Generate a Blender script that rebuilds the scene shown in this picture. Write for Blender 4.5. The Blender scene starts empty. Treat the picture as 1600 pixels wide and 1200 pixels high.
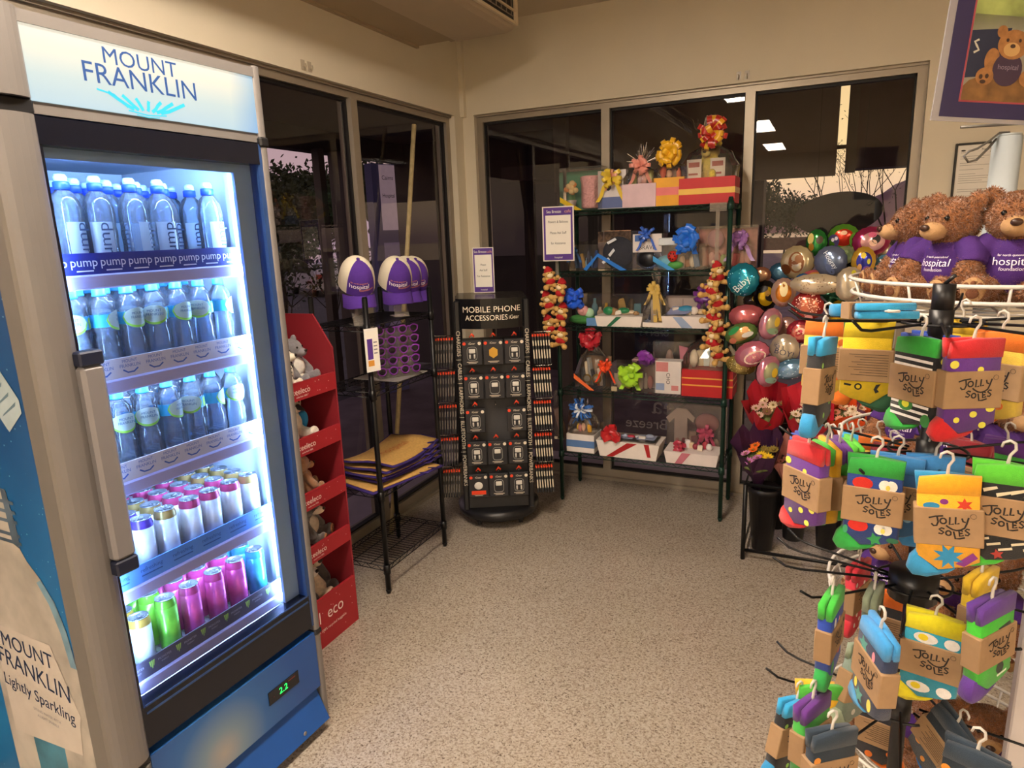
import bpy, bmesh, math, random
from mathutils import Vector, Matrix, Euler, noise
R = math.radians
PI = math.pi
V = Vector
rnd = random.Random(7)
sc = bpy.context.scene
COL = sc.collection

# ------------------------------------------------------------------ camera
YAW, PITCH, ROLL, FPX = R(-25.24), R(12.66), R(-2.08), 1047.0
CAM = V((0, 0, 1.65))
_f = V((math.sin(YAW) * math.cos(PITCH), math.cos(YAW) * math.cos(PITCH), -math.sin(PITCH)))
_r = V((math.cos(YAW), -math.sin(YAW), 0))
_u = _r.cross(_f)
CR = _r * math.cos(ROLL) + _u * math.sin(ROLL)
CU = _u * math.cos(ROLL) - _r * math.sin(ROLL)
CF = _f
cd = bpy.data.cameras.new('camera')
cam = bpy.data.objects.new('camera', cd)
COL.objects.link(cam)
cd.sensor_width = 36
cd.sensor_fit = 'HORIZONTAL'
cd.lens = FPX / 1600 * 36
cd.clip_start = 0.02
cd.clip_end = 900
mw = Matrix((CR, CU, -CF)).transposed().to_4x4()
mw.translation = CAM
cam.matrix_world = mw
sc.camera = cam

# ------------------------------------------------------------------ view
sc.view_settings.view_transform = 'Standard'
sc.view_settings.look = 'None'
sc.view_settings.gamma = 1
sc.view_settings.use_curve_mapping = False
sc.view_settings.exposure = 0.1
sc.cycles.use_denoising = True
sc.cycles.max_bounces = 8
sc.cycles.transparent_max_bounces = 24
sc.cycles.transmission_bounces = 6
sc.cycles.sample_clamp_indirect = 4
sc.cycles.caustics_reflective = False
sc.cycles.caustics_refractive = False

# ------------------------------------------------------------------ dusk sky
w = bpy.data.worlds.new('dusk')
sc.world = w
w.use_nodes = True
nt = w.node_tree
nt.nodes.clear()
wo = nt.nodes.new('ShaderNodeOutputWorld')
bg = nt.nodes.new('ShaderNodeBackground')
tc = nt.nodes.new('ShaderNodeTexCoord')
sx = nt.nodes.new('ShaderNodeSeparateXYZ')
nt.links.new(tc.outputs['Generated'], sx.inputs[0])
def ramp(tree, stops):
    n = tree.nodes.new('ShaderNodeValToRGB')
    e = n.color_ramp.elements
    while len(e) < len(stops):
        e.new(0.5)
    for k, (p, c) in enumerate(stops):
        e[k].position = p
        e[k].color = (*c, 1)
    return n
r1 = ramp(nt, [(0.0, (.55, .34, .30)), (0.03, (1.1, .74, .48)), (0.10, (1.25, .90, .42)), (0.22, (1.1, .76, .36)), (0.4, (.46, .36, .38)), (0.8, (.24, .21, .30))])
r2_ = ramp(nt, [(0.0, (.48, .33, .40)), (0.10, (.62, .42, .44)), (0.3, (.50, .36, .38)), (0.5, (.36, .29, .36)), (1.0, (.24, .21, .30))])
mx = nt.nodes.new('ShaderNodeMix')
mx.data_type = 'RGBA'
mr = nt.nodes.new('ShaderNodeMapRange')
mr.inputs[1].default_value = -0.6
mr.inputs[2].default_value = -0.3
nt.links.new(sx.outputs[2], r1.inputs[0])
nt.links.new(sx.outputs[2], r2_.inputs[0])
nt.links.new(sx.outputs[0], mr.inputs[0])
nt.links.new(mr.outputs[0], mx.inputs[0])
nt.links.new(r2_.outputs[0], mx.inputs[6])
nt.links.new(r1.outputs[0], mx.inputs[7])
nt.links.new(mx.outputs[2], bg.inputs[0])
bg.inputs[1].default_value = 1.0
nt.links.new(bg.outputs[0], wo.inputs[0])

# ------------------------------------------------------------------ helpers
def lin(c):
    if isinstance(c, str):
        c = [int(c[i:i + 2], 16) / 255 for i in (0, 2, 4)]
    return tuple(x / 12.92 if x <= .04045 else ((x + .055) / 1.055) ** 2.4 for x in c)
_mats = {}
def mat(name, color='808080', rough=.5, metal=0, var=.08, vs=14, emis=None, es=0, alpha=1, trans=0, coat=0, bump=0, bs=200, sheen=0, spec=.5, ior=1.45):
    """procedural principled material; var mottles the base colour with noise"""
    key = name
    if key in _mats:
        return _mats[key]
    m = bpy.data.materials.new(name)
    m.use_nodes = True
    t = m.node_tree
    p = t.nodes['Principled BSDF']
    c = lin(color)
    if var:
        n = t.nodes.new('ShaderNodeTexNoise')
        n.inputs['Scale'].default_value = vs
        n.inputs['Detail'].default_value = 3
        co = t.nodes.new('ShaderNodeTexCoord')
        t.links.new(co.outputs['Object'], n.inputs[0])
        rp = ramp(t, [(.3, tuple(x * (1 - var) for x in c)), (.7, tuple(min(1, x * (1 + var)) for x in c))])
        t.links.new(n.outputs[0], rp.inputs[0])
        t.links.new(rp.outputs[0], p.inputs['Base Color'])
    else:
        p.inputs['Base Color'].default_value = (*c, 1)
    p.inputs['Roughness'].default_value = rough
    p.inputs['Metallic'].default_value = metal
    p.inputs['Alpha'].default_value = alpha
    p.inputs['Transmission Weight'].default_value = trans
    p.inputs['Coat Weight'].default_value = coat
    p.inputs['Sheen Weight'].default_value = sheen
    p.inputs['Specular IOR Level'].default_value = spec
    p.inputs['IOR'].default_value = ior
    if emis:
        p.inputs['Emission Color'].default_value = (*lin(emis), 1)
        p.inputs['Emission Strength'].default_value = es
    if bump:
        n2 = t.nodes.new('ShaderNodeTexNoise')
        n2.inputs['Scale'].default_value = bs
        n2.inputs['Detail'].default_value = 2
        co2 = t.nodes.new('ShaderNodeTexCoord')
        t.links.new(co2.outputs['Object'], n2.inputs[0])
        b = t.nodes.new('ShaderNodeBump')
        b.inputs['Strength'].default_value = bump
        b.inputs['Distance'].default_value = .01
        t.links.new(n2.outputs[0], b.inputs['Height'])
        t.links.new(b.outputs[0], p.inputs['Normal'])
    _mats[key] = m
    return m
def glassy(name, tint='ffffff', ior=1.5, rough=.0, body=0.0, bodycol='ffffff'):
    """thin clear sheet: straight-through transparency plus a Fresnel reflection, optionally some milky body"""
    if name in _mats:
        return _mats[name]
    m = bpy.data.materials.new(name)
    m.use_nodes = True
    t = m.node_tree
    t.nodes.clear()
    o = t.nodes.new('ShaderNodeOutputMaterial')
    tr = t.nodes.new('ShaderNodeBsdfTransparent')
    tr.inputs[0].default_value = (*lin(tint), 1)
    gl = t.nodes.new('ShaderNodeBsdfGlossy')
    gl.inputs['Roughness'].default_value = rough
    fr = t.nodes.new('ShaderNodeFresnel')
    fr.inputs[0].default_value = ior
    mxs = t.nodes.new('ShaderNodeMixShader')
    t.links.new(fr.outputs[0], mxs.inputs[0])
    src = tr
    if body:
        df = t.nodes.new('ShaderNodeBsdfDiffuse')
        df.inputs[0].default_value = (*lin(bodycol), 1)
        tl = t.nodes.new('ShaderNodeBsdfTranslucent')
        tl.inputs[0].default_value = (*lin(bodycol), 1)
        ad = t.nodes.new('ShaderNodeMixShader')
        ad.inputs[0].default_value = .5
        t.links.new(df.outputs[0], ad.inputs[1])
        t.links.new(tl.outputs[0], ad.inputs[2])
        m2 = t.nodes.new('ShaderNodeMixShader')
        m2.inputs[0].default_value = body
        t.links.new(tr.outputs[0], m2.inputs[1])
        t.links.new(ad.outputs[0], m2.inputs[2])
        src = m2
    t.links.new(src.outputs[0], mxs.inputs[1])
    t.links.new(gl.outputs[0], mxs.inputs[2])
    t.links.new(mxs.outputs[0], o.inputs[0])
    _mats[name] = m
    return m
def frame(o, xd, yd):
    xd = V(xd).normalized(); yd = V(yd).normalized()
    zd = xd.cross(yd)
    m = Matrix((xd, yd, zd)).transposed().to_4x4()
    m.translation = V(o)
    return m
def T(x, y=0, z=0):
    return Matrix.Translation((x, y, z))
def RZ(a):
    return Matrix.Rotation(a, 4, 'Z')
def RX(a):
    return Matrix.Rotation(a, 4, 'X')
def RY(a):
    return Matrix.Rotation(a, 4, 'Y')
_txt = {}
def text_mesh(s):
    if s not in _txt:
        c = bpy.data.curves.new('t', 'FONT')
        c.body = s
        c.size = 1
        c.align_x = 'CENTER'
        c.align_y = 'CENTER'
        c.resolution_u = 3
        o = bpy.data.objects.new('t', c)
        COL.objects.link(o)
        dg = bpy.context.evaluated_depsgraph_get()
        me = bpy.data.meshes.new_from_object(o.evaluated_get(dg))
        bpy.data.objects.remove(o)
        bpy.data.curves.remove(c)
        _txt[s] = ([v.co.copy() for v in me.vertices], [tuple(p.vertices) for p in me.polygons])
        bpy.data.meshes.remove(me)
    return _txt[s]
class MB:
    def __init__(s):
        s.v, s.f, s.m, s.sm = [], [], [], []
    def add(s, vs, fs, mi=0, smooth=False, M=None):
        b = len(s.v)
        s.v += [tuple(M @ V(v)) if M is not None else tuple(v) for v in vs]
        flip = M is not None and M.to_3x3().determinant() < 0
        for f in fs:
            f = tuple(b + i for i in f)
            s.f.append(f[::-1] if flip else f)
            s.m.append(mi)
            s.sm.append(smooth)
        return s
    def box(s, c, d, mi=0, M=None, bev=0):
        x, y, z = d[0] / 2, d[1] / 2, d[2] / 2
        if bev:
            b = min(bev, x * .9, y * .9, z * .9)
            vs, idx = [], {}
            for sx_ in (-1, 1):
                for sy in (-1, 1):
                    for sz in (-1, 1):
                        for k in range(3):
                            p = [sx_ * (x - b), sy * (y - b), sz * (z - b)]
                            p[k] = (sx_ * x, sy * y, sz * z)[k]
                            idx[(sx_, sy, sz, k)] = len(vs)
                            vs.append((p[0] + c[0], p[1] + c[1], p[2] + c[2]))
            fs = []
            g = lambda a, b_, c_, k: idx[(a, b_, c_, k)]
            for sg in (-1, 1):
                q = [g(sg, -1, -1, 0), g(sg, 1, -1, 0), g(sg, 1, 1, 0), g(sg, -1, 1, 0)]; fs.append(q if sg > 0 else q[::-1])
                q = [g(-1, sg, -1, 1), g(-1, sg, 1, 1), g(1, sg, 1, 1), g(1, sg, -1, 1)]; fs.append(q if sg > 0 else q[::-1])
                q = [g(-1, -1, sg, 2), g(1, -1, sg, 2), g(1, 1, sg, 2), g(-1, 1, sg, 2)]; fs.append(q if sg > 0 else q[::-1])
            for a in (-1, 1):
                for b_ in (-1, 1):
                    q = [g(a, b_, -1, 0), g(a, b_, -1, 1), g(a, b_, 1, 1), g(a, b_, 1, 0)]; fs.append(q if a * b_ > 0 else q[::-1])
                    q = [g(a, -1, b_, 0), g(a, 1, b_, 0), g(a, 1, b_, 2), g(a, -1, b_, 2)]; fs.append(q if a * b_ > 0 else q[::-1])
                    q = [g(-1, a, b_, 2), g(1, a, b_, 2), g(1, a, b_, 1), g(-1, a, b_, 1)]; fs.append(q if a * b_ > 0 else q[::-1])
            for a in (-1, 1):
                for b_ in (-1, 1):
                    for c_ in (-1, 1):
                        q = [g(a, b_, c_, 0), g(a, b_, c_, 1), g(a, b_, c_, 2)]; fs.append(q if a * b_ * c_ > 0 else q[::-1])
            return s.add(vs, fs, mi, False, M)
        vs = [(c[0] + i * x, c[1] + j * y, c[2] + k * z) for i in (-1, 1) for j in (-1, 1) for k in (-1, 1)]
        fs = [(0, 1, 3, 2), (4, 6, 7, 5), (0, 4, 5, 1), (2, 3, 7, 6), (0, 2, 6, 4), (1, 5, 7, 3)]
        return s.add(vs, fs, mi, False, M)
    def b2(s, a, b, mi=0, M=None, bev=0):
        return s.box([(a[i] + b[i]) / 2 for i in range(3)], [abs(b[i] - a[i]) for i in range(3)], mi, M, bev)
    def tube(s, pts, r, seg=8, mi=0, closed=False, M=None, caps=True):
        pts = [V(p) for p in pts]
        n = len(pts)
        rs = r if isinstance(r, (list, tuple)) else [r] * n
        vs, fs = [], []
        up = None
        for i, p in enumerate(pts):
            if closed:
                d = (pts[(i + 1) % n] - pts[i - 1])
            else:
                d = pts[min(i + 1, n - 1)] - pts[max(i - 1, 0)]
            d = d.normalized() if d.length > 1e-9 else V((0, 0, 1))
            if up is None:
                up = d.orthogonal().normalized()
            else:
                up = up - d * up.dot(d)
                up = up.normalized() if up.length > 1e-6 else d.orthogonal().normalized()
            w_ = d.cross(up)
            for k in range(seg):
                a = 2 * PI * k / seg
                vs.append(p + (up * math.cos(a) + w_ * math.sin(a)) * rs[i])
        m = n if closed else n - 1
        for i in range(m):
            for k in range(seg):
                a, b = i * seg + k, i * seg + (k + 1) % seg
                c, d_ = ((i + 1) % n) * seg + (k + 1) % seg, ((i + 1) % n) * seg + k
                fs.append((a, b, c, d_))
        if caps and not closed:
            fs.append(tuple(range(seg))[::-1])
            fs.append(tuple((n - 1) * seg + k for k in range(seg)))
        return s.add(vs, fs, mi, seg > 5, M)
    def cyl(s, p0, p1, r0, r1=None, seg=12, mi=0, M=None):
        return s.tube([p0, p1], [r0, r0 if r1 is None else r1], seg, mi, False, M)
    def lathe(s, prof, seg=16, mi=0, M=None, caps=True, smooth=True):
        vs, fs, ms = [], [], []
        for r, z in prof:
            for k in range(seg):
                a = 2 * PI * k / seg
                vs.append((r * math.cos(a), r * math.sin(a), z))
        for i in range(len(prof) - 1):
            for k in range(seg):
                fs.append((i * seg + k, i * seg + (k + 1) % seg, (i + 1) * seg + (k + 1) % seg, (i + 1) * seg + k))
                ms.append(mi[i] if isinstance(mi, list) else mi)
        if caps:
            fs.append(tuple(range(seg))[::-1]); ms.append(ms[0])
            fs.append(tuple((len(prof) - 1) * seg + k for k in range(seg))); ms.append(ms[len(ms) - 2])
        b = len(s.m)
        s.add(vs, fs, 0, smooth, M)
        for i, q in enumerate(ms):
            s.m[b + i] = q
        return s
    def ell(s, c, r, mi=0, M=None, seg=14, rings=9, rot=None):
        if not isinstance(r, (tuple, list)):
            r = (r, r, r)
        L = T(*c) @ (rot if rot is not None else Matrix.Identity(4)) @ Matrix.Diagonal((*r, 1))
        if M is not None:
            L = M @ L
        vs = [(0, 0, -1)]
        for i in range(1, rings):
            a = -PI / 2 + PI * i / rings
            for k in range(seg):
                b = 2 * PI * k / seg
                vs.append((math.cos(a) * math.cos(b), math.cos(a) * math.sin(b), math.sin(a)))
        vs.append((0, 0, 1))
        fs = [(0, 1 + (k + 1) % seg, 1 + k) for k in range(seg)]
        for i in range(rings - 2):
            for k in range(seg):
                a, b = 1 + i * seg + k, 1 + i * seg + (k + 1) % seg
                fs.append((a, b, b + seg, a + seg))
        l = 1 + (rings - 2) * seg
        fs += [(l + k, l + (k + 1) % seg, len(vs) - 1) for k in range(seg)]
        return s.add(vs, fs, mi, True, L)
    def prism(s, poly, z0, z1, mi=0, M=None, smooth=False, top=None):
        """polygon in xy, extruded z0..z1; top = optional smaller top polygon"""
        n = len(poly)
        tp = top or poly
        vs = [(p[0], p[1], z0) for p in poly] + [(p[0], p[1], z1) for p in tp]
        fs = [tuple(range(n))[::-1], tuple(range(n, 2 * n))]
        for i in range(n):
            j = (i + 1) % n
            fs.append((i, j, n + j, n + i))
        return s.add(vs, fs, mi, smooth, M)
    def pillow(s, poly, t, mi=0, M=None, inset=.006):
        n = len(poly)
        P = [V((p[0], p[1])) for p in poly]
        if sum(P[i].x * P[(i + 1) % n].y - P[(i + 1) % n].x * P[i].y for i in range(n)) < 0:
            P = P[::-1]
        def ins(d):
            out = []
            for i in range(n):
                a, b, c = P[i - 1], P[i], P[(i + 1) % n]
                e1 = (b - a).normalized(); e2 = (c - b).normalized()
                nn = V((-e1.y - e2.y, e1.x + e2.x))
                nn = nn.normalized() if nn.length > 1e-6 else V((0, 0))
                out.append(b + nn * d)
            return out
        L = [(inset, -t / 2), (inset * .25, -t * .35), (0, 0), (inset * .25, t * .35), (inset, t / 2)]
        vs = []
        for d, z in L:
            vs += [(q.x, q.y, z) for q in ins(d)]
        fs = [tuple(range(n))[::-1], tuple(4 * n + k for k in range(n))]
        for l in range(4):
            for i in range(n):
                j = (i + 1) % n
                fs.append((l * n + i, l * n + j, (l + 1) * n + j, (l + 1) * n + i))
        return s.add(vs, fs, mi, True, M)
    def disc(s, c, rx, ry, mi=0, M=None, seg=16, rot=0):
        ca, sa = math.cos(rot), math.sin(rot)
        vs = []
        for k in range(seg):
            a = 2 * PI * k / seg
            x, y = rx * math.cos(a), ry * math.sin(a)
            vs.append((c[0] + x * ca - y * sa, c[1] + x * sa + y * ca, c[2]))
        return s.add(vs, [tuple(range(seg))], mi, False, M)
    def poly(s, pts, mi=0, M=None):
        return s.add(pts, [tuple(range(len(pts)))], mi, False, M)
    def strip(s, pts, w_, mi=0, M=None, z=0):
        """flat ribbon stroke in xy plane"""
        P = [V((p[0], p[1])) for p in pts]
        vs = []
        for i, p in enumerate(P):
            d = P[min(i + 1, len(P) - 1)] - P[max(i - 1, 0)]
            d = d.normalized() if d.length else V((1, 0))
            n = V((-d.y, d.x)) * w_ / 2
            vs += [(p.x + n.x, p.y + n.y, z), (p.x - n.x, p.y - n.y, z)]
        fs = [(2 * i, 2 * i + 1, 2 * i + 3, 2 * i + 2) for i in range(len(P) - 1)]
        return s.add(vs, fs, mi, False, M)
    def text(s, t, size, M, mi=0, sx=1.0):
        vs, fs = text_mesh(t)
        return s.add([(v.x * size * sx, v.y * size, v.z * size) for v in vs], fs, mi, False, M)
    def build(s, name, mats, parent=None, loc=None, smooth_angle=None):
        me = bpy.data.meshes.new(name)
        me.from_pydata(s.v, [], s.f)
        if not isinstance(mats, (list, tuple)):
            mats = [mats]
        for m in mats:
            me.materials.append(m)
        me.polygons.foreach_set('material_index', s.m)
        me.polygons.foreach_set('use_smooth', s.sm)
        me.update()
        o = bpy.data.objects.new(name, me)
        COL.objects.link(o)
        if parent is not None:
            o.parent = parent
        if loc is not None:
            o.location = loc
        return o
def remesh(o, vox, smooth=2, disp=0):
    """fuse the overlapping lumps of a mesh object into one continuous skin"""
    m = o.modifiers.new('r', 'REMESH'); m.mode = 'VOXEL'; m.voxel_size = vox; m.use_smooth_shade = True
    if smooth:
        m2 = o.modifiers.new('s', 'SMOOTH'); m2.iterations = smooth; m2.factor = .5
    dg = bpy.context.evaluated_depsgraph_get()
    me = bpy.data.meshes.new_from_object(o.evaluated_get(dg))
    o.modifiers.clear()
    old = o.data
    if disp:
        for v in me.vertices:
            v.co += v.normal * disp * noise.noise(v.co * 160)
    o.data = me
    if not me.materials:
        for mm in old.materials:
            me.materials.append(mm)
    bpy.data.meshes.remove(old)
    return o
def fur(o, n, ln, mi=0, seed=1):
    """short pile: n thin tufts standing on the skin of a plush toy, kept in the same mesh"""
    rr = random.Random(seed)
    me = o.data
    vs = [v.co.copy() for v in me.vertices]
    fs = [tuple(p.vertices) for p in me.polygons]
    pl = list(me.polygons)
    ar = [p.area for p in pl]
    pick = rr.choices(range(len(pl)), weights=ar, k=n)
    nv, nf = [], []
    for i in pick:
        p = pl[i]
        c = V((0, 0, 0)); ws = [rr.random() for _ in p.vertices]; sw = sum(ws)
        for q, k in zip(ws, p.vertices):
            c += vs[k] * (q / sw)
        nn = p.normal
        t1 = nn.orthogonal().normalized(); a = rr.random() * 2 * PI
        t = Matrix.Rotation(a, 3, nn) @ t1
        d = (nn + V((rr.uniform(-.6, .6), rr.uniform(-.6, .6), rr.uniform(-.9, .2)))).normalized() * ln * rr.uniform(.6, 1.2)
        wd = ln * .22
        b = len(vs) + len(nv)
        nv += [c - t * wd - nn * .001, c + t * wd - nn * .001, c + d]
        nf.append((b, b + 1, b + 2))
    me2 = bpy.data.meshes.new(me.name)
    me2.from_pydata([tuple(v) for v in vs + nv], [], fs + nf)
    for mm in me.materials:
        me2.materials.append(mm)
    me2.polygons.foreach_set('use_smooth', [True] * len(fs) + [False] * len(nf))
    me2.update()
    o.data = me2
    bpy.data.meshes.remove(me)
    return o
def tag(o, label=None, cat=None, group=None, kind=None):
    if label: o['label'] = label
    if cat: o['category'] = cat
    if group: o['group'] = group
    if kind: o['kind'] = kind
    return o
def empty(name, loc=(0, 0, 0), rz=0, label=None, cat=None, group=None, M=None):
    o = bpy.data.objects.new(name, None)
    COL.objects.link(o)
    o.empty_display_size = .05
    if M is not None:
        o.matrix_world = M
    else:
        o.location = loc
        o.rotation_euler = (0, 0, rz)
    return tag(o, label, cat, group)
def copy_tree(o, parent=None):
    kids = list(o.children)
    c = o.copy()
    COL.objects.link(c)
    if parent is not None:
        c.parent = parent
    for ch in kids:
        copy_tree(ch, c)
    return c
_used = {}
def place(proto, M, label=None, group=None):
    """first call uses the prototype itself, later calls copy it with its parts"""
    k = proto.name
    if _used.get(k):
        o = copy_tree(proto)
    else:
        o = proto
        _used[k] = True
    if not isinstance(M, Matrix):
        M = T(*M)
    o.matrix_world = M
    return tag(o, label, None, group)
def struct(name, mb, m):
    return tag(mb.build(name, m), kind='structure')
def ray(px, py):
    return CF + CR * ((px - 800) / FPX) - CU * ((py - 600) / FPX)
def at(px, py, ax, v):
    """where the sight line of a picture point meets the plane axis = v"""
    d = ray(px, py)
    return CAM + d * ((v - CAM[ax]) / d[ax])
def atd(px, py, dist):
    d = ray(px, py)
    return CAM + d * (dist / math.hypot(d.x, d.y))

# ------------------------------------------------------------------ shared materials
M_wall = mat('painted_wall', 'e2d8c2', .75, var=.03, vs=3, bump=.05, bs=120)
M_ceil = mat('ceiling_paint', 'cdbfa6', .85, var=.04, vs=2)
M_alu = mat('window_aluminium', 'a59b8c', .42, .55, var=.03)
M_rubber = mat('black_gasket', '141212', .6, var=0)
M_black = mat('black_plastic', '17171a', .38, var=.1)
M_blackmetal = mat('black_coated_wire', '121214', .35, .3, var=.1)
M_white = mat('white_plastic', 'e9e7e2', .4, var=.02)
M_chrome = mat('chrome', 'c8c8c8', .15, 1, var=0)
M_clear = glassy('clear_plastic_film', 'fafafa', 1.45, .08, .06, 'ffffff')
M_card = mat('kraft_card', 'b08a60', .85, var=.07, vs=60)
M_ink = mat('black_ink', '1c1614', .6, var=0)
M_paper = mat('white_paper', 'efeae0', .7, var=.02)
M_purple = mat('purple_print', '54328a', .6, var=.04)
M_glass = glassy('window_glass', 'e4e2e4', 1.62, .0)

# ------------------------------------------------------------------ room lamps: recessed fluorescent panels in the ceiling
CEIL = 2.94
M_lamp = mat('lit_diffuser', 'fff1dc', .5, var=0, emis='ffecd6', es=76.0)
def troffer(x, y, lab, es=None):
    t = empty('ceiling_light', (x, y, CEIL), 0, lab, 'ceiling light', 'ceiling light panels')
    MB().b2((-.15, -.6, -.012), (.15, .6, -.004)).build('diffuser', M_lamp, t)
    f = MB()
    for a, b in (((-.18, -.63), (-.15, .63)), ((.15, -.63), (.18, .63)), ((-.15, -.63), (.15, -.6)), ((-.15, .6), (.15, .63))):
        f.b2((a[0], a[1], -.02), (b[0], b[1], -.001))
    f.build('light_frame', M_white, t)
troffer(-.92, 1.07, 'long ceiling light panel above the middle of the floor, nearest the windows')
troffer(-.92, -1.67, 'long ceiling light panel behind the viewpoint, second from the windows')
troffer(-.93, -4.41, 'long ceiling light panel at the far rear of the shop on the left')
troffer(2.3, -1.67, 'long ceiling light panel to the rear right of the viewpoint')
troffer(2.3, -4.41, 'long ceiling light panel in the far rear right corner')

# ------------------------------------------------------------------ room shell
XL, YB, XR, YR = -2.23, 4.12, 3.4, -6.0
def granule():
    m = bpy.data.materials.new('speckled_vinyl_floor')
    m.use_nodes = True
    t = m.node_tree
    p = t.nodes['Principled BSDF']
    co = t.nodes.new('ShaderNodeTexCoord')
    v = t.nodes.new('ShaderNodeTexVoronoi'); v.inputs['Scale'].default_value = 190
    t.links.new(co.outputs['Object'], v.inputs[0])
    s = t.nodes.new('ShaderNodeSeparateColor')
    t.links.new(v.outputs['Color'], s.inputs[0])
    n = t.nodes.new('ShaderNodeTexNoise'); n.inputs['Scale'].default_value = 95; n.inputs['Detail'].default_value = 4; n.inputs['Roughness'].default_value = .7
    t.links.new(co.outputs['Object'], n.inputs[0])
    ad = t.nodes.new('ShaderNodeMath'); ad.operation = 'MULTIPLY_ADD'
    t.links.new(s.outputs[0], ad.inputs[0]); ad.inputs[1].default_value = .45
    t.links.new(n.outputs[0], ad.inputs[2])
    rp = ramp(t, [(.38, lin('4e4338')), (.47, lin('7d7065')), (.60, lin('998d7f')), (.9, lin('b2a89b'))])
    t.links.new(ad.outputs[0], rp.inputs[0])
    big = t.nodes.new('ShaderNodeTexNoise'); big.inputs['Scale'].default_value = 1.3; big.inputs['Detail'].default_value = 3
    t.links.new(co.outputs['Object'], big.inputs[0])
    br = ramp(t, [(.3, (.86, .84, .82)), (.7, (1.0, 1.0, 1.0))])
    t.links.new(big.outputs[0], br.inputs[0])
    mu = t.nodes.new('ShaderNodeMix'); mu.data_type = 'RGBA'; mu.blend_type = 'MULTIPLY'; mu.inputs[0].default_value = 1
    t.links.new(rp.outputs[0], mu.inputs[6]); t.links.new(br.outputs[0], mu.inputs[7])
    t.links.new(mu.outputs[2], p.inputs['Base Color'])
    rr = t.nodes.new('ShaderNodeMapRange'); rr.inputs[3].default_value = .16; rr.inputs[4].default_value = .3
    t.links.new(big.outputs[0], rr.inputs[0])
    t.links.new(rr.outputs[0], p.inputs['Roughness'])
    p.inputs['Specular IOR Level'].default_value = .55
    b = t.nodes.new('ShaderNodeBump'); b.inputs['Strength'].default_value = .04; b.inputs['Distance'].default_value = .002
    t.links.new(n.outputs[0], b.inputs['Height']); t.links.new(b.outputs[0], p.inputs['Normal'])
    return m
struct('floor', MB().b2((XL - .14, YR, -.1), (XR, YB + .14, 0)), granule())
struct('ceiling', MB().b2((XL - .14, YR, CEIL), (XR, YB + .14, CEIL + .1)), M_ceil)
HD = 2.40
w_ = MB()
w_.b2((XL - .14, 4.01, 0), (XL, YB + .14, CEIL))           # corner pillar
w_.b2((XL - .14, .4, HD), (XL, 4.01, CEIL))                # above the windows
w_.b2((XL - .14, YR, 0), (XL, .4, CEIL))
struct('wall_left', w_, M_wall)
w_ = MB()
w_.b2((XL, YB, 0), (-2.15, YB + .14, CEIL))
w_.b2((-2.15, YB, HD + .01), (.40, YB + .14, CEIL))
w_.b2((.40, YB, 0), (XR, YB + .14, CEIL))
struct('wall_back', w_, M_wall)
struct('wall_right', MB().b2((XR, YR, 0), (XR + .1, YB + .14, CEIL)), M_wall)
struct('wall_rear', MB().b2((XL, YR - .1, 0), (XR, YR, CEIL)), M_wall)
# pipe-like cover strip up the corner
struct('trim_1', MB().b2((XL + .0, YB - .035, HD + .0), (XL + .03, YB, CEIL)).b2((-2.155, YB - .012, 0), (-2.14, YB, HD)), M_wall)

def window(name, org, xd, L, H, mull, M_side=M_alu):
    """aluminium shopfront frame in local x along the wall, y up, z towards the room; mullions at the given x"""
    M = frame(org, xd, (0, 0, 1))
    root = empty(name, M=M)
    root['kind'] = 'structure'
    fr = MB()
    fr.b2((0, 0, -.05), (.045, H, .03)); fr.b2((L - .045, 0, -.05), (L, H, .03))
    fr.b2((.045, H - .045, -.05), (L - .045, H, .03)); fr.b2((.045, 0, -.05), (L - .045, .07, .03))
    fr.b2((.0, H - .012, .03), (L, H, .045)); fr.b2((0, 0, .03), (L, .02, .06))
    for x in mull:
        fr.b2((x - .026, .07, -.05), (x + .026, H - .045, .04))
    tag(fr.build('window_frame', M_side, root), kind='structure')
    xs = [.045] + [q for x in mull for q in (x - .026, x + .026)] + [L - .045]
    g, k = MB(), MB()
    for i in range(0, len(xs), 2):
        a, b = xs[i], xs[i + 1]
        k.b2((a, .07, -.02), (a + .008, H - .045, .012)); k.b2((b - .008, .07, -.02), (b, H - .045, .012))
        k.b2((a, H - .06, -.02), (b, H - .045, .012)); k.b2((a, .07, -.02), (b, .08, .012))
        g.b2((a + .008, .08, -.003), (b - .008, H - .06, 0))
        # the sheet is one pane deep; both faces kept so it reads the same from either side
    tag(k.build('gasket', M_rubber, root), kind='structure')
    g2 = MB()
    for i in range(0, len(xs), 2):
        a, b = xs[i] + .004, xs[i + 1] - .004
        g2.poly([(a, .075, 0), (b, .075, 0), (b, H - .05, 0), (a, H - .05, 0)])
    tag(g2.build('pane', M_glass, root), kind='structure')
    return root
# left wall: local x runs towards the back wall (+y), normal +x
window('window_1', (XL - .07, .4, 0), (0, 1, 0), 3.61, HD, [.90, 1.75, 2.61])
window('window_2', (-2.15, YB + .07, 0), (1, 0, 0), 2.55, HD + .01, [.88, 1.71])
# plastered reveals around the openings are the wall thickness itself

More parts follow.
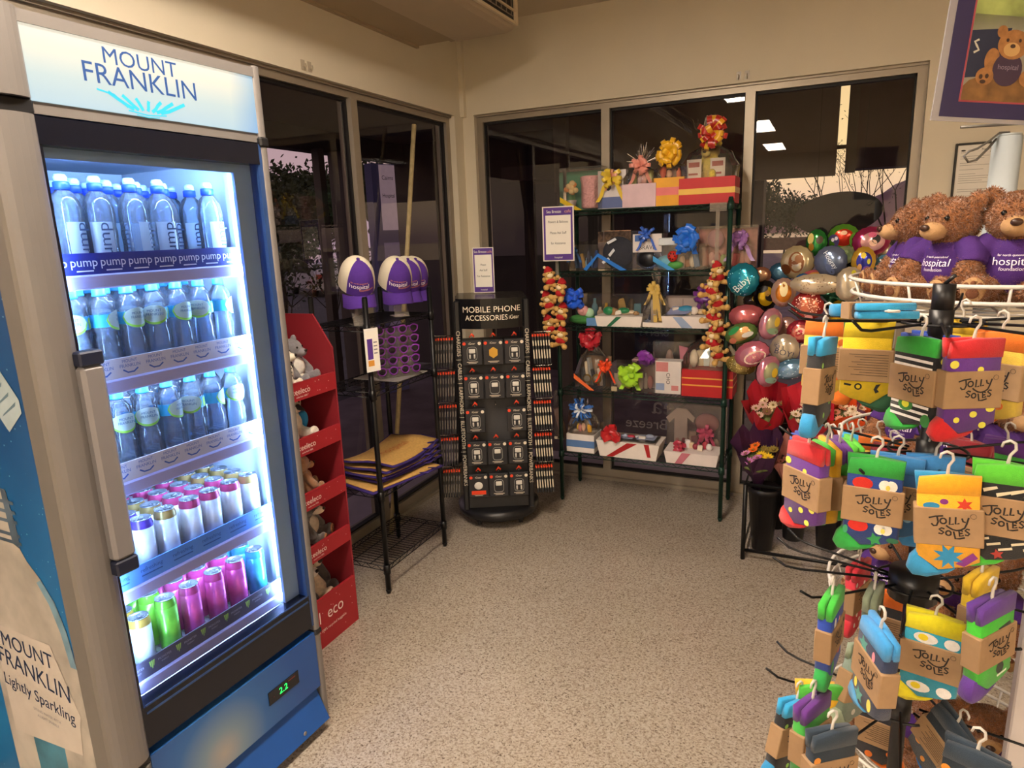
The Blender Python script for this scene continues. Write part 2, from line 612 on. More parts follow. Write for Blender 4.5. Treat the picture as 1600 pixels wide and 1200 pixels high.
# ------------------------------------------------------------------ ceiling air conditioner and its boxing
ac = empty('air_conditioner', (-1.78, 3.6, 2.71), 0, 'under-ceiling air conditioner with long louvred outlet above the left windows', 'air conditioner')
M_ac = mat('warm_white_casing', 'c9b79a', .5, var=.04, vs=3)
b = MB()
prof = [(-.18, 0), (.13, 0), (.165, .012), (.185, .035), (.195, .20), (-.18, .20)]
b.prism(prof, 0, 4.0, M=frame((0, 0, 0), (1, 0, 0), (0, 0, 1)))
b.build('casing', M_ac, ac)
l = MB()
l.b2((.162, -3.9, .03), (.1985, -.05, .165))
l.build('outlet_recess', M_black, ac)
lou = MB()
lou.box((.198, -1.98, .055), (.004, 3.84, .006))
for k in range(64):
    lou.b2((.196, -.093 - k * .06, .052), (.201, -.087 - k * .06, .152))
lou.build('louvre', mat('louvre_grey', '8c7f70', .5), ac)
l = MB()
l.box((.204, -1.98, .082), (.012, 3.88, .008)); l.box((.206, -1.98, .166), (.014, 3.9, .010)); l.box((.197, -1.98, .026), (.016, 3.92, .014)); l.box((.203, -.045, .098), (.014, .03, .15))
l.build('louvre_frame', mat('casing_cream', 'e6d3b0', .45, var=.03), ac)
bx = MB().b2((XL, -2.0, 2.722), (-1.962, 3.6, CEIL)).b2((-2.0, -2.0, 2.714), (-1.962, 3.6, 2.722)).b2((XL, -2, 2.71), (XL + .02, 3.6, 2.722))
struct('trim_2', bx, mat('ceiling_boxing', 'b3a184', .7, var=.04, vs=3))

# small clear hooks stuck to the walls above the windows
for nm, p, nrm in (('clear double sign hook stuck above the left window', at(478, 103, 0, XL), 0), ('clear double sign hook stuck above the back window', at(1161, 118, 1, YB), 1)):
    h = MB()
    F_ = frame(p, (0, 1, 0) if nrm == 0 else (1, 0, 0), (0, 0, 1))
    for s_ in (-.022, .022):
        h.b2((s_ - .012, -.022, .0), (s_ + .012, .022, .003), M=F_)
        h.tube([(s_, -.01, .003), (s_, -.018, .014), (s_, -.006, .02), (s_, .004, .018)], .003, 6, M=F_)
    tag(h.build('wall_hook', mat('hook_plastic', 'b9ad98', .3)), nm, 'wall hook')

# ------------------------------------------------------------------ outside at dusk
M_pave = mat('wet_paving', '7a6870', .75, var=.25, vs=3, bump=.3, bs=30)
M_road = mat('asphalt', '3e383f', .8, var=.2, vs=2)
g = MB()
g.poly([(-140, -60, -.75), (-9, -60, -.75), (-9, 140, -.75), (-140, 140, -.75)])
g.poly([(-9, -60, -.75), (-4.6, -60, -.02), (-4.6, 140, -.02), (-9, 140, -.75)])
struct('road', g, M_road)
g = MB()
g.poly([(-4.6, -60, -.02), (-2.37, -60, -.02), (-2.37, 4.26, -.02), (-4.6, 4.26, -.02)])
g.poly([(-4.6, 4.26, -.02), (60, 4.26, -.02), (60, 140, -.02), (-4.6, 140, -.02)])
struct('pavement', g, M_pave)
g = MB()
g.b2((-3.2, 4.27, -.02), (3, 4.6, .0)); g.b2((-2.75, -3, -.02), (-2.38, 4.27, .0))
struct('window_sill', g, mat('pale_concrete_edge', 'd8c8d8', .7, var=.1, vs=5))
# veranda roofs with deep edge beams and posts
M_soffit = mat('painted_soffit', '6c6060', .8, var=.05)
M_beam = mat('dark_fascia', '4a4242', .7, var=.05)
g = MB()
g.b2((-5.1, -3, 2.80), (-2.38, 9, 2.9), 0); g.b2((-5.15, -3, 2.57), (-5.0, 9, 2.9), 1)
g.b2((-5.0, 4.3, 2.98), (2.6, 6.5, 3.06), 0)
struct('veranda_roof', g, [M_soffit, M_beam])
a_, b_ = at(1150, 281, 1, 6.5), at(1305, 277, 1, 6.5)
g = MB().b2((-2.5, 6.45, 2.03), (b_.x, 6.55, 3.02))
struct('veranda_fascia', g, mat('grey_fascia_board', '6a5c58', .7, var=.05))
c_, d_ = at(1322, 262, 1, 6.7), at(1440, 256, 1, 6.7)
g = MB().b2((c_.x, 6.6, 2.08), (2.6, 6.9, 3.3), 0).b2((at(1320, 262, 1, 6.6).x - .0, 6.55, 2.05), (at(1336, 262, 1, 6.6).x, 6.62, 3.3), 1)
struct('roller_housing', g, [mat('dark_roller_housing', '443036', .6, var=.1), M_beam])
struct('tie_bar', MB().box(((at(1306, 229, 1, 6.6).x + at(1323, 229, 1, 6.6).x) / 2, 6.6, at(1310, 230, 1, 6.6).z), (.16, .04, .03)), M_beam)
# a wing of the building facing the left and middle panes
g = MB()
g.b2((-5.2, 7.6, -.02), (-.64, 7.9, 3.4), 0)
g.b2((-3.2, 7.57, .5), (-2.3, 7.6, 2.2), 1); g.b2((-1.9, 7.57, .0), (-1.1, 7.6, 2.1), 1)
g.b2((-3.6, 7.55, 2.25), (-.64, 7.6, 2.42), 2)
struct('building_wing', g, [mat('dark_rendered_wall', '3c3236', .8, var=.2, vs=2), mat('dark_doorway', '15131a', .3), mat('wall_band', '50434a', .8)])
for i, (px, py, ax, v, wd, h) in enumerate([(497, 250, 0, -4.9, .09, 2.6), (534, 240, 0, -4.9, .22, 2.6), (880, 300, 1, 6.2, .10, 3.0)]):
    p = at(px, py, ax, v)
    struct('veranda_post', MB().box((p.x, p.y, h / 2 - .02), (wd, wd, h)), mat('post_paint', '5e5350', .6, var=.05))

# ------------------------------------------------------------------ drinks cooler
FA = R(1.86)
FM = T(-1.5, 1.545, 0) @ RZ(-FA)          # local: +x out of the door, y = -u (u runs left along the front), z up
fridge = empty('drinks_fridge', M=FM, label='tall glass-door drinks fridge with lit header sign and blue sides, full of bottles and cans', cat='fridge')
def fr_mat(name, fn):
    m = bpy.data.materials.new(name); m.use_nodes = True
    fn(m.node_tree, m.node_tree.nodes['Principled BSDF'])
    return m
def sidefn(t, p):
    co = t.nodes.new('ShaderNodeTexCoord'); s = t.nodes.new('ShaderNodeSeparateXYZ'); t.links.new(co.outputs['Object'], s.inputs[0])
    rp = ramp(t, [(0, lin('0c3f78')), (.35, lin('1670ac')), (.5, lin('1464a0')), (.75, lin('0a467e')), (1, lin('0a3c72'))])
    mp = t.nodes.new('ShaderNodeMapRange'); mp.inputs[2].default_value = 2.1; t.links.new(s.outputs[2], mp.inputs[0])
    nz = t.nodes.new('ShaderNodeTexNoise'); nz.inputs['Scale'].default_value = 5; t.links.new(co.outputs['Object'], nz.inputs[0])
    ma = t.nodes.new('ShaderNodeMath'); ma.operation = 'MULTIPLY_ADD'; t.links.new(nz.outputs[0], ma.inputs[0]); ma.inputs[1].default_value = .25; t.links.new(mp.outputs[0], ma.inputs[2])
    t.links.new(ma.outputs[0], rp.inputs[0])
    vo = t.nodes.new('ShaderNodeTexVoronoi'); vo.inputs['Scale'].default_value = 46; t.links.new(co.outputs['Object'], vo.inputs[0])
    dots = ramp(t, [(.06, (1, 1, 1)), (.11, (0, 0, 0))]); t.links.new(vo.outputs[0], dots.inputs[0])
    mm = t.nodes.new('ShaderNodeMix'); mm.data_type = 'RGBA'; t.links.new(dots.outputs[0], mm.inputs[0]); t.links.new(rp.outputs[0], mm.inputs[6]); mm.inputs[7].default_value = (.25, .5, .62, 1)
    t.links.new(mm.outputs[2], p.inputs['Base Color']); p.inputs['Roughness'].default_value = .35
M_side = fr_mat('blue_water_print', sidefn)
def kickfn(t, p):
    co = t.nodes.new('ShaderNodeTexCoord'); mp = t.nodes.new('ShaderNodeMapping'); t.links.new(co.outputs['Object'], mp.inputs[0])
    mp.inputs['Location'].default_value = (0, .40, -.20)
    ln = t.nodes.new('ShaderNodeVectorMath'); ln.operation = 'LENGTH'; t.links.new(mp.outputs[0], ln.inputs[0])
    rp = ramp(t, [(0, lin('9c948c')), (.07, lin('6f8496')), (.16, lin('2c5c98')), (.30, lin('1c4a90')), (1, lin('18428a'))])
    t.links.new(ln.outputs[1], rp.inputs[0]); t.links.new(rp.outputs[0], p.inputs['Base Color']); p.inputs['Roughness'].default_value = .3
M_kick = fr_mat('blue_sunburst_print', kickfn)
M_kickblue = mat('blue_powder_coat', '1c4a90', .35, var=.05)
M_silver = mat('silver_trim', '787472', .38, .35, var=.03)
M_silver2 = mat('silver_handle', '7d7a7c', .42, .3, var=.03)
M_liner = mat('white_liner', 'c8d8e6', .4, var=.02)
M_blackgl = mat('gloss_black_frame', '10121c', .18, var=.05)
W_, D_ = .70, .66
def fb(mb, u0, u1, d0, d1, z0, z1, mi=0, bev=0):
    """box from fridge coordinates: u to the left along the front, d back from the front, z up"""
    return mb.b2((-d1, -u1, z0), (-d0, -u0, z1), mi, None, bev)
c = MB()
fb(c, -.005, .015, .05, D_, .13, 2.125); fb(c, .015, .69, .05, D_, 1.90, 2.125); fb(c, .015, .69, D_ - .02, D_, .13, 1.90)
fb(c, .015, .69, .06, D_, .13, .42)
c.build('cabinet', mat('cabinet_shell', '39506e', .4), fridge)
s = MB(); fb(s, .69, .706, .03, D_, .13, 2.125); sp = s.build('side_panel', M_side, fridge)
# printed bottle on the side panel: thin vinyl shapes with their own outline
def sd(d, z):
    return (-d, z)
SF = frame((0, -.7065, 0), (1, 0, 0), (0, 0, 1))   # local: x = -d, y = z, faces -y
def decal(name, polys, mats_, dz=0.0):
    m = MB()
    for i, (pts, mi) in enumerate(polys):
        m.poly([(-d, z, .0006 + dz + i * .0003) for d, z in pts], mi, SF)
    return m
glassbody = [(.215, 1.10), (.205, 1.03), (.20, .99), (.205, .95), (.185, .92), (.14, .88), (.10, .83), (.075, .76), (.06, .66), (.058, .50), (.06, .40), (.07, .14), (.45, .14), (.452, .40), (.45, .66), (.43, .76), (.40, .83), (.36, .88), (.31, .92), (.295, .95), (.30, .99), (.295, 1.03), (.29, 1.10)]
m = decal('x', [(glassbody, 0), ([(.20, .14), (.19, .45), (.22, .62), (.30, .68), (.34, .5), (.33, .14)], 1)], None)
for z in (.965, .985, 1.02, 1.045, 1.07):
    m.poly([(-.325, z - .006, .0016), (-.325, z + .003, .0016), (-.19, z + .003, .0016), (-.19, z - .006, .0016)], 2, SF)
m.poly([(-d, z, .0014) for d, z in [(.215, 1.10), (.205, 1.03), (.20, .99), (.205, .95), (.23, .96), (.235, 1.1)]], 2, SF)
m.poly([(-d, z, .0014) for d, z in [(.14, .88), (.10, .83), (.075, .76), (.06, .66), (.085, .66), (.10, .75), (.125, .82), (.16, .87)]], 3, SF)
m.build('bottle_print', [mat('print_pale_body', 'a8a29a', .4, var=.3, vs=8), mat('print_teal', '3f7a94', .4, var=.4, vs=9), mat('print_ring', '49596a', .4, var=.3), mat('print_shoulder_blue', '6a8ba0', .4, var=.2, vs=20)], sp)
m = decal('x', [([(.42, .70), (.16, .70), (.12, .60), (.085, .52), (.095, .49), (.11, .40), (.42, .37)], 0)], None, .0012)
m.text('MOUNT', .062, frame((-.275, -.7092, .655), (1, 0, -.05), (.05, 0, 1)), 1)
m.text('FRANKLIN', .072, frame((-.265, -.7092, .590), (1, 0, -.12), (.12, 0, 1)), 1, .93)
m.text('Lightly Sparkling', .05, frame((-.265, -.7092, .520), (1, 0, -.10), (.10, 0, 1)), 1, .95)
m.text('SPRING WATER WITH', .012, frame((-.24, -.7092, .475), (1, 0, -.05), (.05, 0, 1)), 2)
m.text('A LIGHT SPARKLE', .012, frame((-.24, -.7092, .458), (1, 0, -.05), (.05, 0, 1)), 2)
m.build('label_print', [mat('print_label', 'beb6ae', .5, var=.05), mat('print_navy', '1e3050', .5, var=0), mat('print_grey', '8a8c94', .5, var=0)], sp)
m = decal('x', [([(.42, 1.66), (.30, 1.60), (.16, 1.43), (.075, 1.33), (.075, 1.30), (.14, 1.25), (.15, 1.26), (.25, 1.38), (.42, 1.48)], 0)], None, .0006)
for k in range(12):
    a = k * .02
    m.poly([(-.155 - a * 1.1, 1.285 + a * 1.0, .0018), (-.148 - a * 1.1, 1.292 + a, .0018), (-.09 - a, 1.325 + a * 1.05, .0018), (-.094 - a, 1.315 + a * 1.05, .0018)], 1, SF)
m.build('leaf_print', [mat('print_leaf', '9fb0b8', .5, var=.1), mat('print_leaf_line', '5c7686', .5)], sp)
# header
h = MB(); fb(h, .0, .69, .0, .06, 1.955, 2.105); fb(h, -.02, .69, .004, .06, 1.93, 1.955, 1); fb(h, -.01, .7, -.004, .06, 2.105, 2.13, 1)
def hdrfn(t, p):
    co = t.nodes.new('ShaderNodeTexCoord'); s = t.nodes.new('ShaderNodeSeparateXYZ'); t.links.new(co.outputs['Object'], s.inputs[0])
    mp = t.nodes.new('ShaderNodeMapRange'); mp.inputs[1].default_value = 1.94; mp.inputs[2].default_value = 2.10; t.links.new(s.outputs[2], mp.inputs[0])
    rp = ramp(t, [(0, (.42, .66, .80)), (.45, (.60, .74, .72)), (.8, (.95, .88, .68)), (1, (1.0, .92, .74))])
    t.links.new(mp.outputs[0], rp.inputs[0])
    rb = ramp(t, [(.0, (.45, .75, 1.0)), (.13, (1, 1, 1)), (.87, (1, 1, 1)), (1, (.3, .6, 1.0))])
    my = t.nodes.new('ShaderNodeMapRange'); my.inputs[1].default_value = -.69; my.inputs[2].default_value = 0; t.links.new(s.outputs[1], my.inputs[0]); t.links.new(my.outputs[0], rb.inputs[0])
    mu = t.nodes.new('ShaderNodeMix'); mu.data_type = 'RGBA'; mu.blend_type = 'MULTIPLY'; mu.inputs[0].default_value = 1; t.links.new(rp.outputs[0], mu.inputs[6]); t.links.new(rb.outputs[0], mu.inputs[7])
    t.links.new(mu.outputs[2], p.inputs['Emission Color']); p.inputs['Emission Strength'].default_value = .78
    p.inputs['Base Color'].default_value = (.08, .09, .10, 1); p.inputs['Roughness'].default_value = .25
hd = h.build('header_sign', [fr_mat('backlit_header', hdrfn), M_silver], fridge)
m = MB()
FX = .0008
def ft(u, z, d=FX, yd=(0, 0, 1), xd=(0, 1, 0)):
    return frame((d, -u, z), xd, yd)
m.text('MOUNT', .050, ft(.345, 2.075), 0, 1.05)
m.text('FRANKLIN', .062, ft(.345, 2.032), 0, 1.03)
for k in range(7):
    a = (k - 3) / 3
    p = [(a * .035, 1.968), (a * .055 + .003, 1.975), (a * .075 + .004, 1.985), (a * .10 + .006, 1.992 + .006 * abs(a))]
    m.strip([(x, z - 2.0) for x, z in p], .008, 1, frame((FX, -.345, 2.0), (0, 1, 0), (0, 0, 1)))
m.strip([(-.05, -.036), (0, -.041), (.05, -.036)], .003, 1, frame((FX, -.345, 2.0), (0, 1, 0), (0, 0, 1)))
m.strip([(-.03, -.043), (0, -.046), (.03, -.043)], .002, 1, frame((FX, -.345, 2.0), (0, 1, 0), (0, 0, 1)))
m.strip([(-.12, .0), (-.08, -.006), (-.05, -.03)], .004, 1, frame((FX, -.345, 2.0), (0, 1, 0), (0, 0, 1)))
m.build('lettering', [mat('backlit_blue', '14305c', .5, var=0, emis='2458a0', es=.42), mat('backlit_cyan', '187080', .5, var=0, emis='38c4e0', es=.75)], hd)
# rounded corner columns
def column(u0, u1, z0, z1, bulge, name='corner_trim', m_=None):
    k = MB()
    n = 10
    pts = [(-.06, -u1), (-.06, -u0)]
    for i in range(n + 1):
        a = PI * i / n
        pts.append((-.005 + bulge * math.sin(a) ** .7 if 0 < i < n else -.005, -((u0 + u1) / 2 - (u1 - u0) / 2 * math.cos(a))))
    k.prism(pts[::-1] if False else pts, z0, z1, smooth=False)
    return k.build(name, m_ or M_silver, fridge)
column(.612, .708, 1.957, 2.13, .03); column(.612, .708, .155, .35, .03)
column(-.022, .004, 1.945, 2.135, .012); column(-.022, .004, .02, .345, .012)
for q_ in ((.612, .708, -.012, .05, 1.925, 1.957), (.612, .708, -.012, .05, .35, .372), (-.026, .008, -.010, .05, 1.917, 1.945), (-.026, .008, -.010, .05, .345, .365)):
    k = MB(); fb(k, *q_, 0, .005); k.build('hinge_block', M_black, fridge)
# door: stiles, black rails, clear pane, handle
door = MB()
fb(door, .014, .615, -.004, .045, 1.868, 1.925, 0); fb(door, .014, .615, -.004, .045, .385, .50, 0)
fb(door, .002, .018, -.002, .045, .385, 1.925, 1); fb(door, .605, .622, -.002, .045, .385, 1.925, 0)
fb(door, .018, .078, .034, .045, .50, 1.868, 2); fb(door, .585, .61, .034, .045, .50, 1.868, 2); fb(door, .078, .585, .034, .045, 1.845, 1.868, 2)
fb(door, .02, .60, -.006, -.004, .50, .505, 1); fb(door, .02, .60, -.006, -.004, .478, .484, 1)
dr = door.build('door', [M_blackgl, mat('dark_blue_gasket', '26406e', .3, var=.1), mat('light_blue_gasket', 'a9c6e6', .4, var=.03)], fridge)
q = MB(); n = 10
for u0, u1, bl in ((.612, .708, .03), (-.022, .004, .012)):
    pts = [(-.06, -u1), (-.06, -u0)]
    for i in range(n + 1):
        a = PI * i / n
        pts.append((-.005 + bl * math.sin(a) ** .7 if 0 < i < n else -.005, -((u0 + u1) / 2 - (u1 - u0) / 2 * math.cos(a))))
    q.prism(pts, .372 if u0 > 0 else .365, 1.925 if u0 > 0 else 1.917)
q.build('door_stile', M_silver, dr)
q = MB(); q.poly([(-.01, -.605, .50), (-.01, -.018, .50), (-.01, -.018, 1.868), (-.01, -.605, 1.868)]); q.build('door_glass', glassy('fridge_glass', 'eef4ff', 1.35, 0), dr)
q = MB(); fb(q, .578, .632, -.045, -.012, .925, 1.395, 0, .008); 
q.build('handle', M_silver2, dr)
for z0, z1 in ((1.395, 1.428), (.888, .925)):
    q = MB(); fb(q, .577, .633, -.046, -.004, z0, z1, 0, .004); q.build('handle_cap', mat('navy_cap', '161c30', .4), dr)
# liner
l = MB()
fb(l, .022, .028, .06, .60, .46, 1.88); fb(l, .655, .665, .06, .60, .46, 1.88); fb(l, .022, .665, .60, .61, .46, 1.88); fb(l, .022, .665, .06, .61, 1.88, 1.89); fb(l, .022, .665, .05, .61, .44, .46)
l.build('liner', M_liner, fridge)
# slotted shelf uprights in the back corners and at the front
l = MB()
for u in (.032, .645):
    for d in (.56, .10):
        fb(l, u, u + .012, d, d + .018, .48, 1.86)
l.build('shelf_upright', mat('pale_steel', 'b8c4d4', .3, .5), fridge)
# lamps of the cooler: upright LED tubes behind both door stiles and one under the top
M_led = mat('cooler_led', 'ffffff', .5, var=0, emis='a4caff', es=150)
l = MB(); fb(l, .048, .074, .0455, .0475, .52, 1.84); l.build('led_tube', M_led, fridge)
l = MB(); fb(l, .589, .605, .0455, .0475, .52, 1.84); l.build('led_tube', M_led, fridge)
l = MB(); fb(l, .08, .58, .0455, .0475, 1.848, 1.865); l.build('led_tube', M_led, fridge)
# kick panel, controller, tray, castors
k = MB(); fb(k, .006, .61, -.004, .05, .155, .36); kp = k.build('kick_panel', M_kick, fridge)
k = MB(); fb(k, .098, .225, -.007, -.004, .232, .276, 0)
k.text('2.2', .03, ft(.165, .254, .0075, ), 1); k.text('o', .008, ft(.205, .252, .0075), 2)
k.strip([(-.018, 0), (.012, 0)], .004, 2, ft(.125, .266, .0075))
k.build('controller', [M_black, mat('green_digits', '20ff60', .5, var=0, emis='20ff60', es=2.2), mat('dim_red', '803028', .5)], kp)
k = MB()
k.add([(-.02, -.61, .155), (-.02, -.01, .155), (.035, -.01, .04), (.035, -.61, .04), (-.06, -.61, .155), (-.06, -.01, .155), (-.06, -.01, .03), (-.06, -.61, .03)], [(0, 3, 2, 1), (3, 7, 6, 2), (0, 4, 7, 3), (1, 2, 6, 5), (0, 1, 5, 4)], 0)
k.ell((.028, -.36, .07), (.003, .008, .008), 1); k.ell((.022, -.35, .085), (.003, .004, .004), 1); k.ell((.03, -.12, .06), (.003, .007, .007), 1)
k.build('base_tray', [M_kickblue, M_silver], fridge)
def castor(x, y, par, r=.028, z=0, wheelmat=M_black):
    k = MB(); k.cyl((x, y - .011, z + r), (x, y + .011, z + r), r, seg=16, mi=0); k.cyl((x, y - .013, z + r), (x, y + .013, z + r), r * .45, seg=10, mi=1); k.b2((x - .014, y - .016, z + r * 1.0), (x + .014, y - .0125, z + r * 2.4), 2); k.b2((x - .014, y + .0125, z + r * 1.0), (x + .014, y + .016, z + r * 2.4), 2); k.b2((x - .02, y - .02, z + r * 2.35), (x + .02, y + .02, z + r * 2.6), 2)
    return k.build('castor', [wheelmat, M_silver, M_black], par)
for u, d in ((.06, .05), (.64, .05), (.06, .6), (.64, .6)):
    castor(-d, -u, fridge, .03)
f = MB(); fb(f, .0, .69, .03, D_, .075, .135); f.build('chassis', M_black, fridge)
# shelves with printed price strips
M_lav = mat('lavender_rail', 'b9b2dc', .35, var=.02)
strips = [(1.64, 'pump'), (1.382, 'mf'), (1.118, 'mf'), (.838, 'blue'), (.574, 'dark')]
M_shelf_fill = mat('shelf_fill_glow', 'ffffff', .5, var=0, emis='b4d4ff', es=170)  # added fill glow to brighten the bottles, no known lamp of the cooler
M_slate = mat('dark_strip', '4a4656', .5); M_navy = mat('navy_strip', '2c3486', .45, var=.03)
for z, kind in strips:
    sh = MB()
    fb(sh, .035, .648, .095, .58, z - .052, z - .048, 1)
    for k_ in range(30):
        u = .045 + k_ * .0204
        fb(sh, u, u + .003, .1, .58, z - .048, z - .044, 1)
    fb(sh, .035, .648, .060, .095, z - .085 if kind != 'pump' else z - .085, z - .050, 0, .004)
    fb(sh, .06, .62, .100, .106, z - .060, z - .054, 2)  # added fill strip, hidden behind the front rail
    sh_o = sh.build('shelf', [M_lav, mat('shelf_wire', 'd8dce6', .3, .3), M_shelf_fill], fridge)
    st = MB(); fb(st, .038, .645, .068, .072, z - .050, z, 0)
    n_ = {'pump': 8, 'mf': 8, 'blue': 6, 'dark': 7}[kind]
    for i in range(n_):
        u = .07 + (i + .3) * (.57 / n_)
        if kind == 'pump':
            st.text('pump', .029, frame((-.0672, -u, z - .022), (0, 1, 0), (0, 0, 1)), 1)
            st.b2((-.0674, -u - .02, z - .043), (-.0670, -u + .02, z - .040), 1)
        elif kind == 'mf':
            st.text('MOUNT', .011, frame((-.0672, -u, z - .010), (0, 1, 0), (0, 0, 1)), 1)
            st.text('FRANKLIN', .012, frame((-.0672, -u, z - .022), (0, 1, 0), (0, 0, 1)), 1)
            st.strip([(-.02, 0), (-.008, -.008), (.008, -.008), (.02, 0)], .004, 1, frame((-.0671, -u, z - .031), (0, 1, 0), (0, 0, 1)))
        elif kind == 'blue':
            st.text('refreshing', .016, frame((-.0672, -u, z - .018), (0, 1, .0), (0, 0, 1)), 1)
            st.b2((-.0674, -u - .03, z - .034), (-.0670, -u + .03, z - .031), 1)
        else:
            for j in (-1, 0, 1):
                st.poly([(j * .006 - .002, .012), (j * .006 + .003, .012), (j * .004 + .001, -.012 + abs(j) * .006), (j * .004 - .001, -.008)] and [(j * .006 - .0025, .012, 0), (j * .004 - .001, -.012 + abs(j) * .006, 0), (j * .004 + .001, -.010 + abs(j) * .006, 0), (j * .006 + .0025, .012, 0)], 2, frame((-.0672, -u - .02, z - .022), (0, 1, 0), (0, 0, 1)))
            st.text('MONSTER', .009, frame((-.0672, -u + .018, z - .018), (0, 1, 0), (0, 0, 1)), 1)
            st.text('ENERGY', .006, frame((-.0672, -u + .018, z - .028), (0, 1, 0), (0, 0, 1)), 1)
    base = {'pump': M_navy, 'mf': mat('pale_strip', 'd8d0d8', .4, var=.02), 'blue': mat('blue_strip', '5f95e0', .4, var=.1, vs=8), 'dark': M_slate}[kind]
    ink = {'pump': mat('strip_white', 'f0f0ff', .5, var=0), 'mf': mat('strip_blueink', '4a68b4', .5, var=0), 'blue': mat('strip_navyink', '2a5aa8', .5, var=0), 'dark': mat('strip_greyink', 'a4a0b0', .5, var=0)}[kind]
    st.build('price_strip', [base, ink, mat('claw_green', 'a0c860', .5, var=0)], sh_o)
# temperature notice inside, on the back wall
k = MB(); k.poly([(-.598, -.155, 1.68), (-.598, -.065, 1.68), (-.598, -.065, 1.82), (-.598, -.155, 1.82)], 0)
for i in range(12):
    k.poly([(-.5975, -.148, 1.80 - i * .0095), (-.5975, -.075 - (i % 3) * .01, 1.80 - i * .0095), (-.5975, -.075 - (i % 3) * .01, 1.803 - i * .0095), (-.5975, -.148, 1.803 - i * .0095)], 1)
k.build('notice', [M_paper, mat('notice_ink', '6a7a90', .6, var=0)], fridge)

# ---- bottles and cans
M_pet = glassy('bottle_plastic', 'dcedfb', 1.42, .04, .19, 'f0f8ff')
M_cap_blue = mat('royal_cap', '2a50d0', .35, var=.02); M_cap_sky = mat('sky_cap', '3f9fd2', .35, var=.02)
M_clearcap = mat('frosted_nozzle', 'b4d2f4', .3, var=0)
M_labw = glassy('white_label', 'f4faff', 1.3, .2, .75, 'e8f4fa'); M_labg = mat('green_label', '8cc63f', .5); M_labb = mat('label_water', '2f9fd8', .4, var=.15)
def bottle_pump():
    t = empty('water_bottle', cat='bottle')
    b = MB(); b.lathe([(.030, 0), (.0345, .006), (.035, .03), (.0335, .06), (.035, .09), (.0335, .105), (.035, .12), (.035, .145), (.031, .165), (.022, .182), (.0135, .190), (.0135, .196)], 16)
    b.build('bottle_body', M_pet, t)
    c = MB(); c.lathe([(.0175, .190), (.0175, .207), (.015, .209)], 14, 0); c.build('cap', M_cap_blue, t)
    c = MB(); c.lathe([(.0145, .2085), (.0145, .219), (.011, .225), (.003, .226)], 12, 0); c.build('nozzle', M_clearcap, t)
    l = MB(); n = 8; r = .0356
    vs = []; 
    for i in range(n + 1):
        a = -R(42) + R(84) * i / n
        vs += [(r * math.cos(a), r * math.sin(a), .012), (r * math.cos(a), r * math.sin(a), .115)]
    l.add(vs, [(2 * i, 2 * i + 2, 2 * i + 3, 2 * i + 1) for i in range(n)], 0, True)
    l.text('pump', .036, frame((.0375, .004, .062), (0, .0, 1), (0, -1, 0)), 1, 1.3)
    l.build('label', [M_labw, mat('pump_outline', '2c3c58', .5, var=0)], t)
    return t
def bottle_mf():
    t = empty('water_bottle', cat='bottle')
    b = MB(); b.lathe([(.027, 0), (.031, .005), (.032, .02), (.0305, .035), (.032, .05), (.0305, .065), (.0315, .08), (.0275, .098), (.0275, .104), (.0315, .118), (.032, .15), (.028, .172), (.018, .188), (.0125, .195), (.0125, .200)], 16)
    b.build('bottle_body', M_pet, t)
    c = MB(); c.lathe([(.015, .193), (.0165, .1945), (.0165, .198), (.0155, .199), (.0155, .213), (.013, .215)], 14, 0); c.build('cap', M_cap_sky, t)
    l = MB(); n = 12; r = .0325
    def arc(a0, a1, z0, z1, mi, r, fn=None):
        vs = []
        for i in range(n + 1):
            a = a0 + (a1 - a0) * i / n
            lo, hi = (z0, z1) if fn is None else fn((i / n - .5) * 2)
            vs += [(r * math.cos(a), r * math.sin(a), lo), (r * math.cos(a), r * math.sin(a), hi)]
        l.add(vs, [(2 * i, 2 * i + 2, 2 * i + 3, 2 * i + 1) for i in range(n)], mi, True)
    arc(-R(150), R(150), .118, .150, 3, r)
    arc(-R(66), R(66), .11, .155, 1, r + .0003, lambda x: (.135 - .028 * math.sqrt(max(0, 1 - x * x)), .135 + .022 * math.sqrt(max(0, 1 - x * x))))
    arc(-R(60), R(60), .115, .15, 0, r + .0008, lambda x: (.137 - .024 * math.sqrt(max(0, 1 - x * x)), .137 + .021 * math.sqrt(max(0, 1 - x * x))))
    arc(R(72), R(110), .12, .146, 1, r + .0006)
    l.text('MOUNT', .0095, frame((.0342, 0, .144), (0, 1, 0), (0, 0, 1)), 2, 1.0)
    l.text('FRANKLIN', .0105, frame((.0342, 0, .134), (0, 1, 0), (0, 0, 1)), 2, .85)
    l.build('label', [M_labw, M_labg, mat('label_navy', '3a5a96', .5, var=0), M_labb], t)
    return t
def can(name, prof, rimcol, bodymat, H):
    t = empty(name, cat='can')
    b = MB(); r = .0285
    b.lathe([(.022, 0), (r, .006), (r, H - .024)], 16, 0); b.build('can_body', bodymat, t)
    c = MB(); c.lathe([(r + .0001, H - .0245), (r, H - .014), (.0255, H - .004), (.0252, H - .002)], 16, 0, caps=False); c.build('shoulder', rimcol, t)
    c = MB(); c.lathe([(.0252, H - .003), (.0262, H), (.0248, H + .0005), (.0235, H - .003), (.001, H - .003)], 16, 0); c.tube([(.004 * math.cos(a) + .004, .006 * math.sin(a), H - .001) for a in [i * PI / 4 for i in range(8)]], .0014, 5, 1, True); c.cyl((.008, 0, H - .003), (.016, 0, H - .0028), .004, seg=6, mi=1)
    c.build('lid', [mat('can_lid', 'c4ccd4', .22, .8, var=.02), mat('ring_pull', '8d95a0', .3, .8)], t)
    return t
M_whitecan = mat('pale_seltzer_can', 'dfe8ee', .3, .2, var=.12, vs=30)
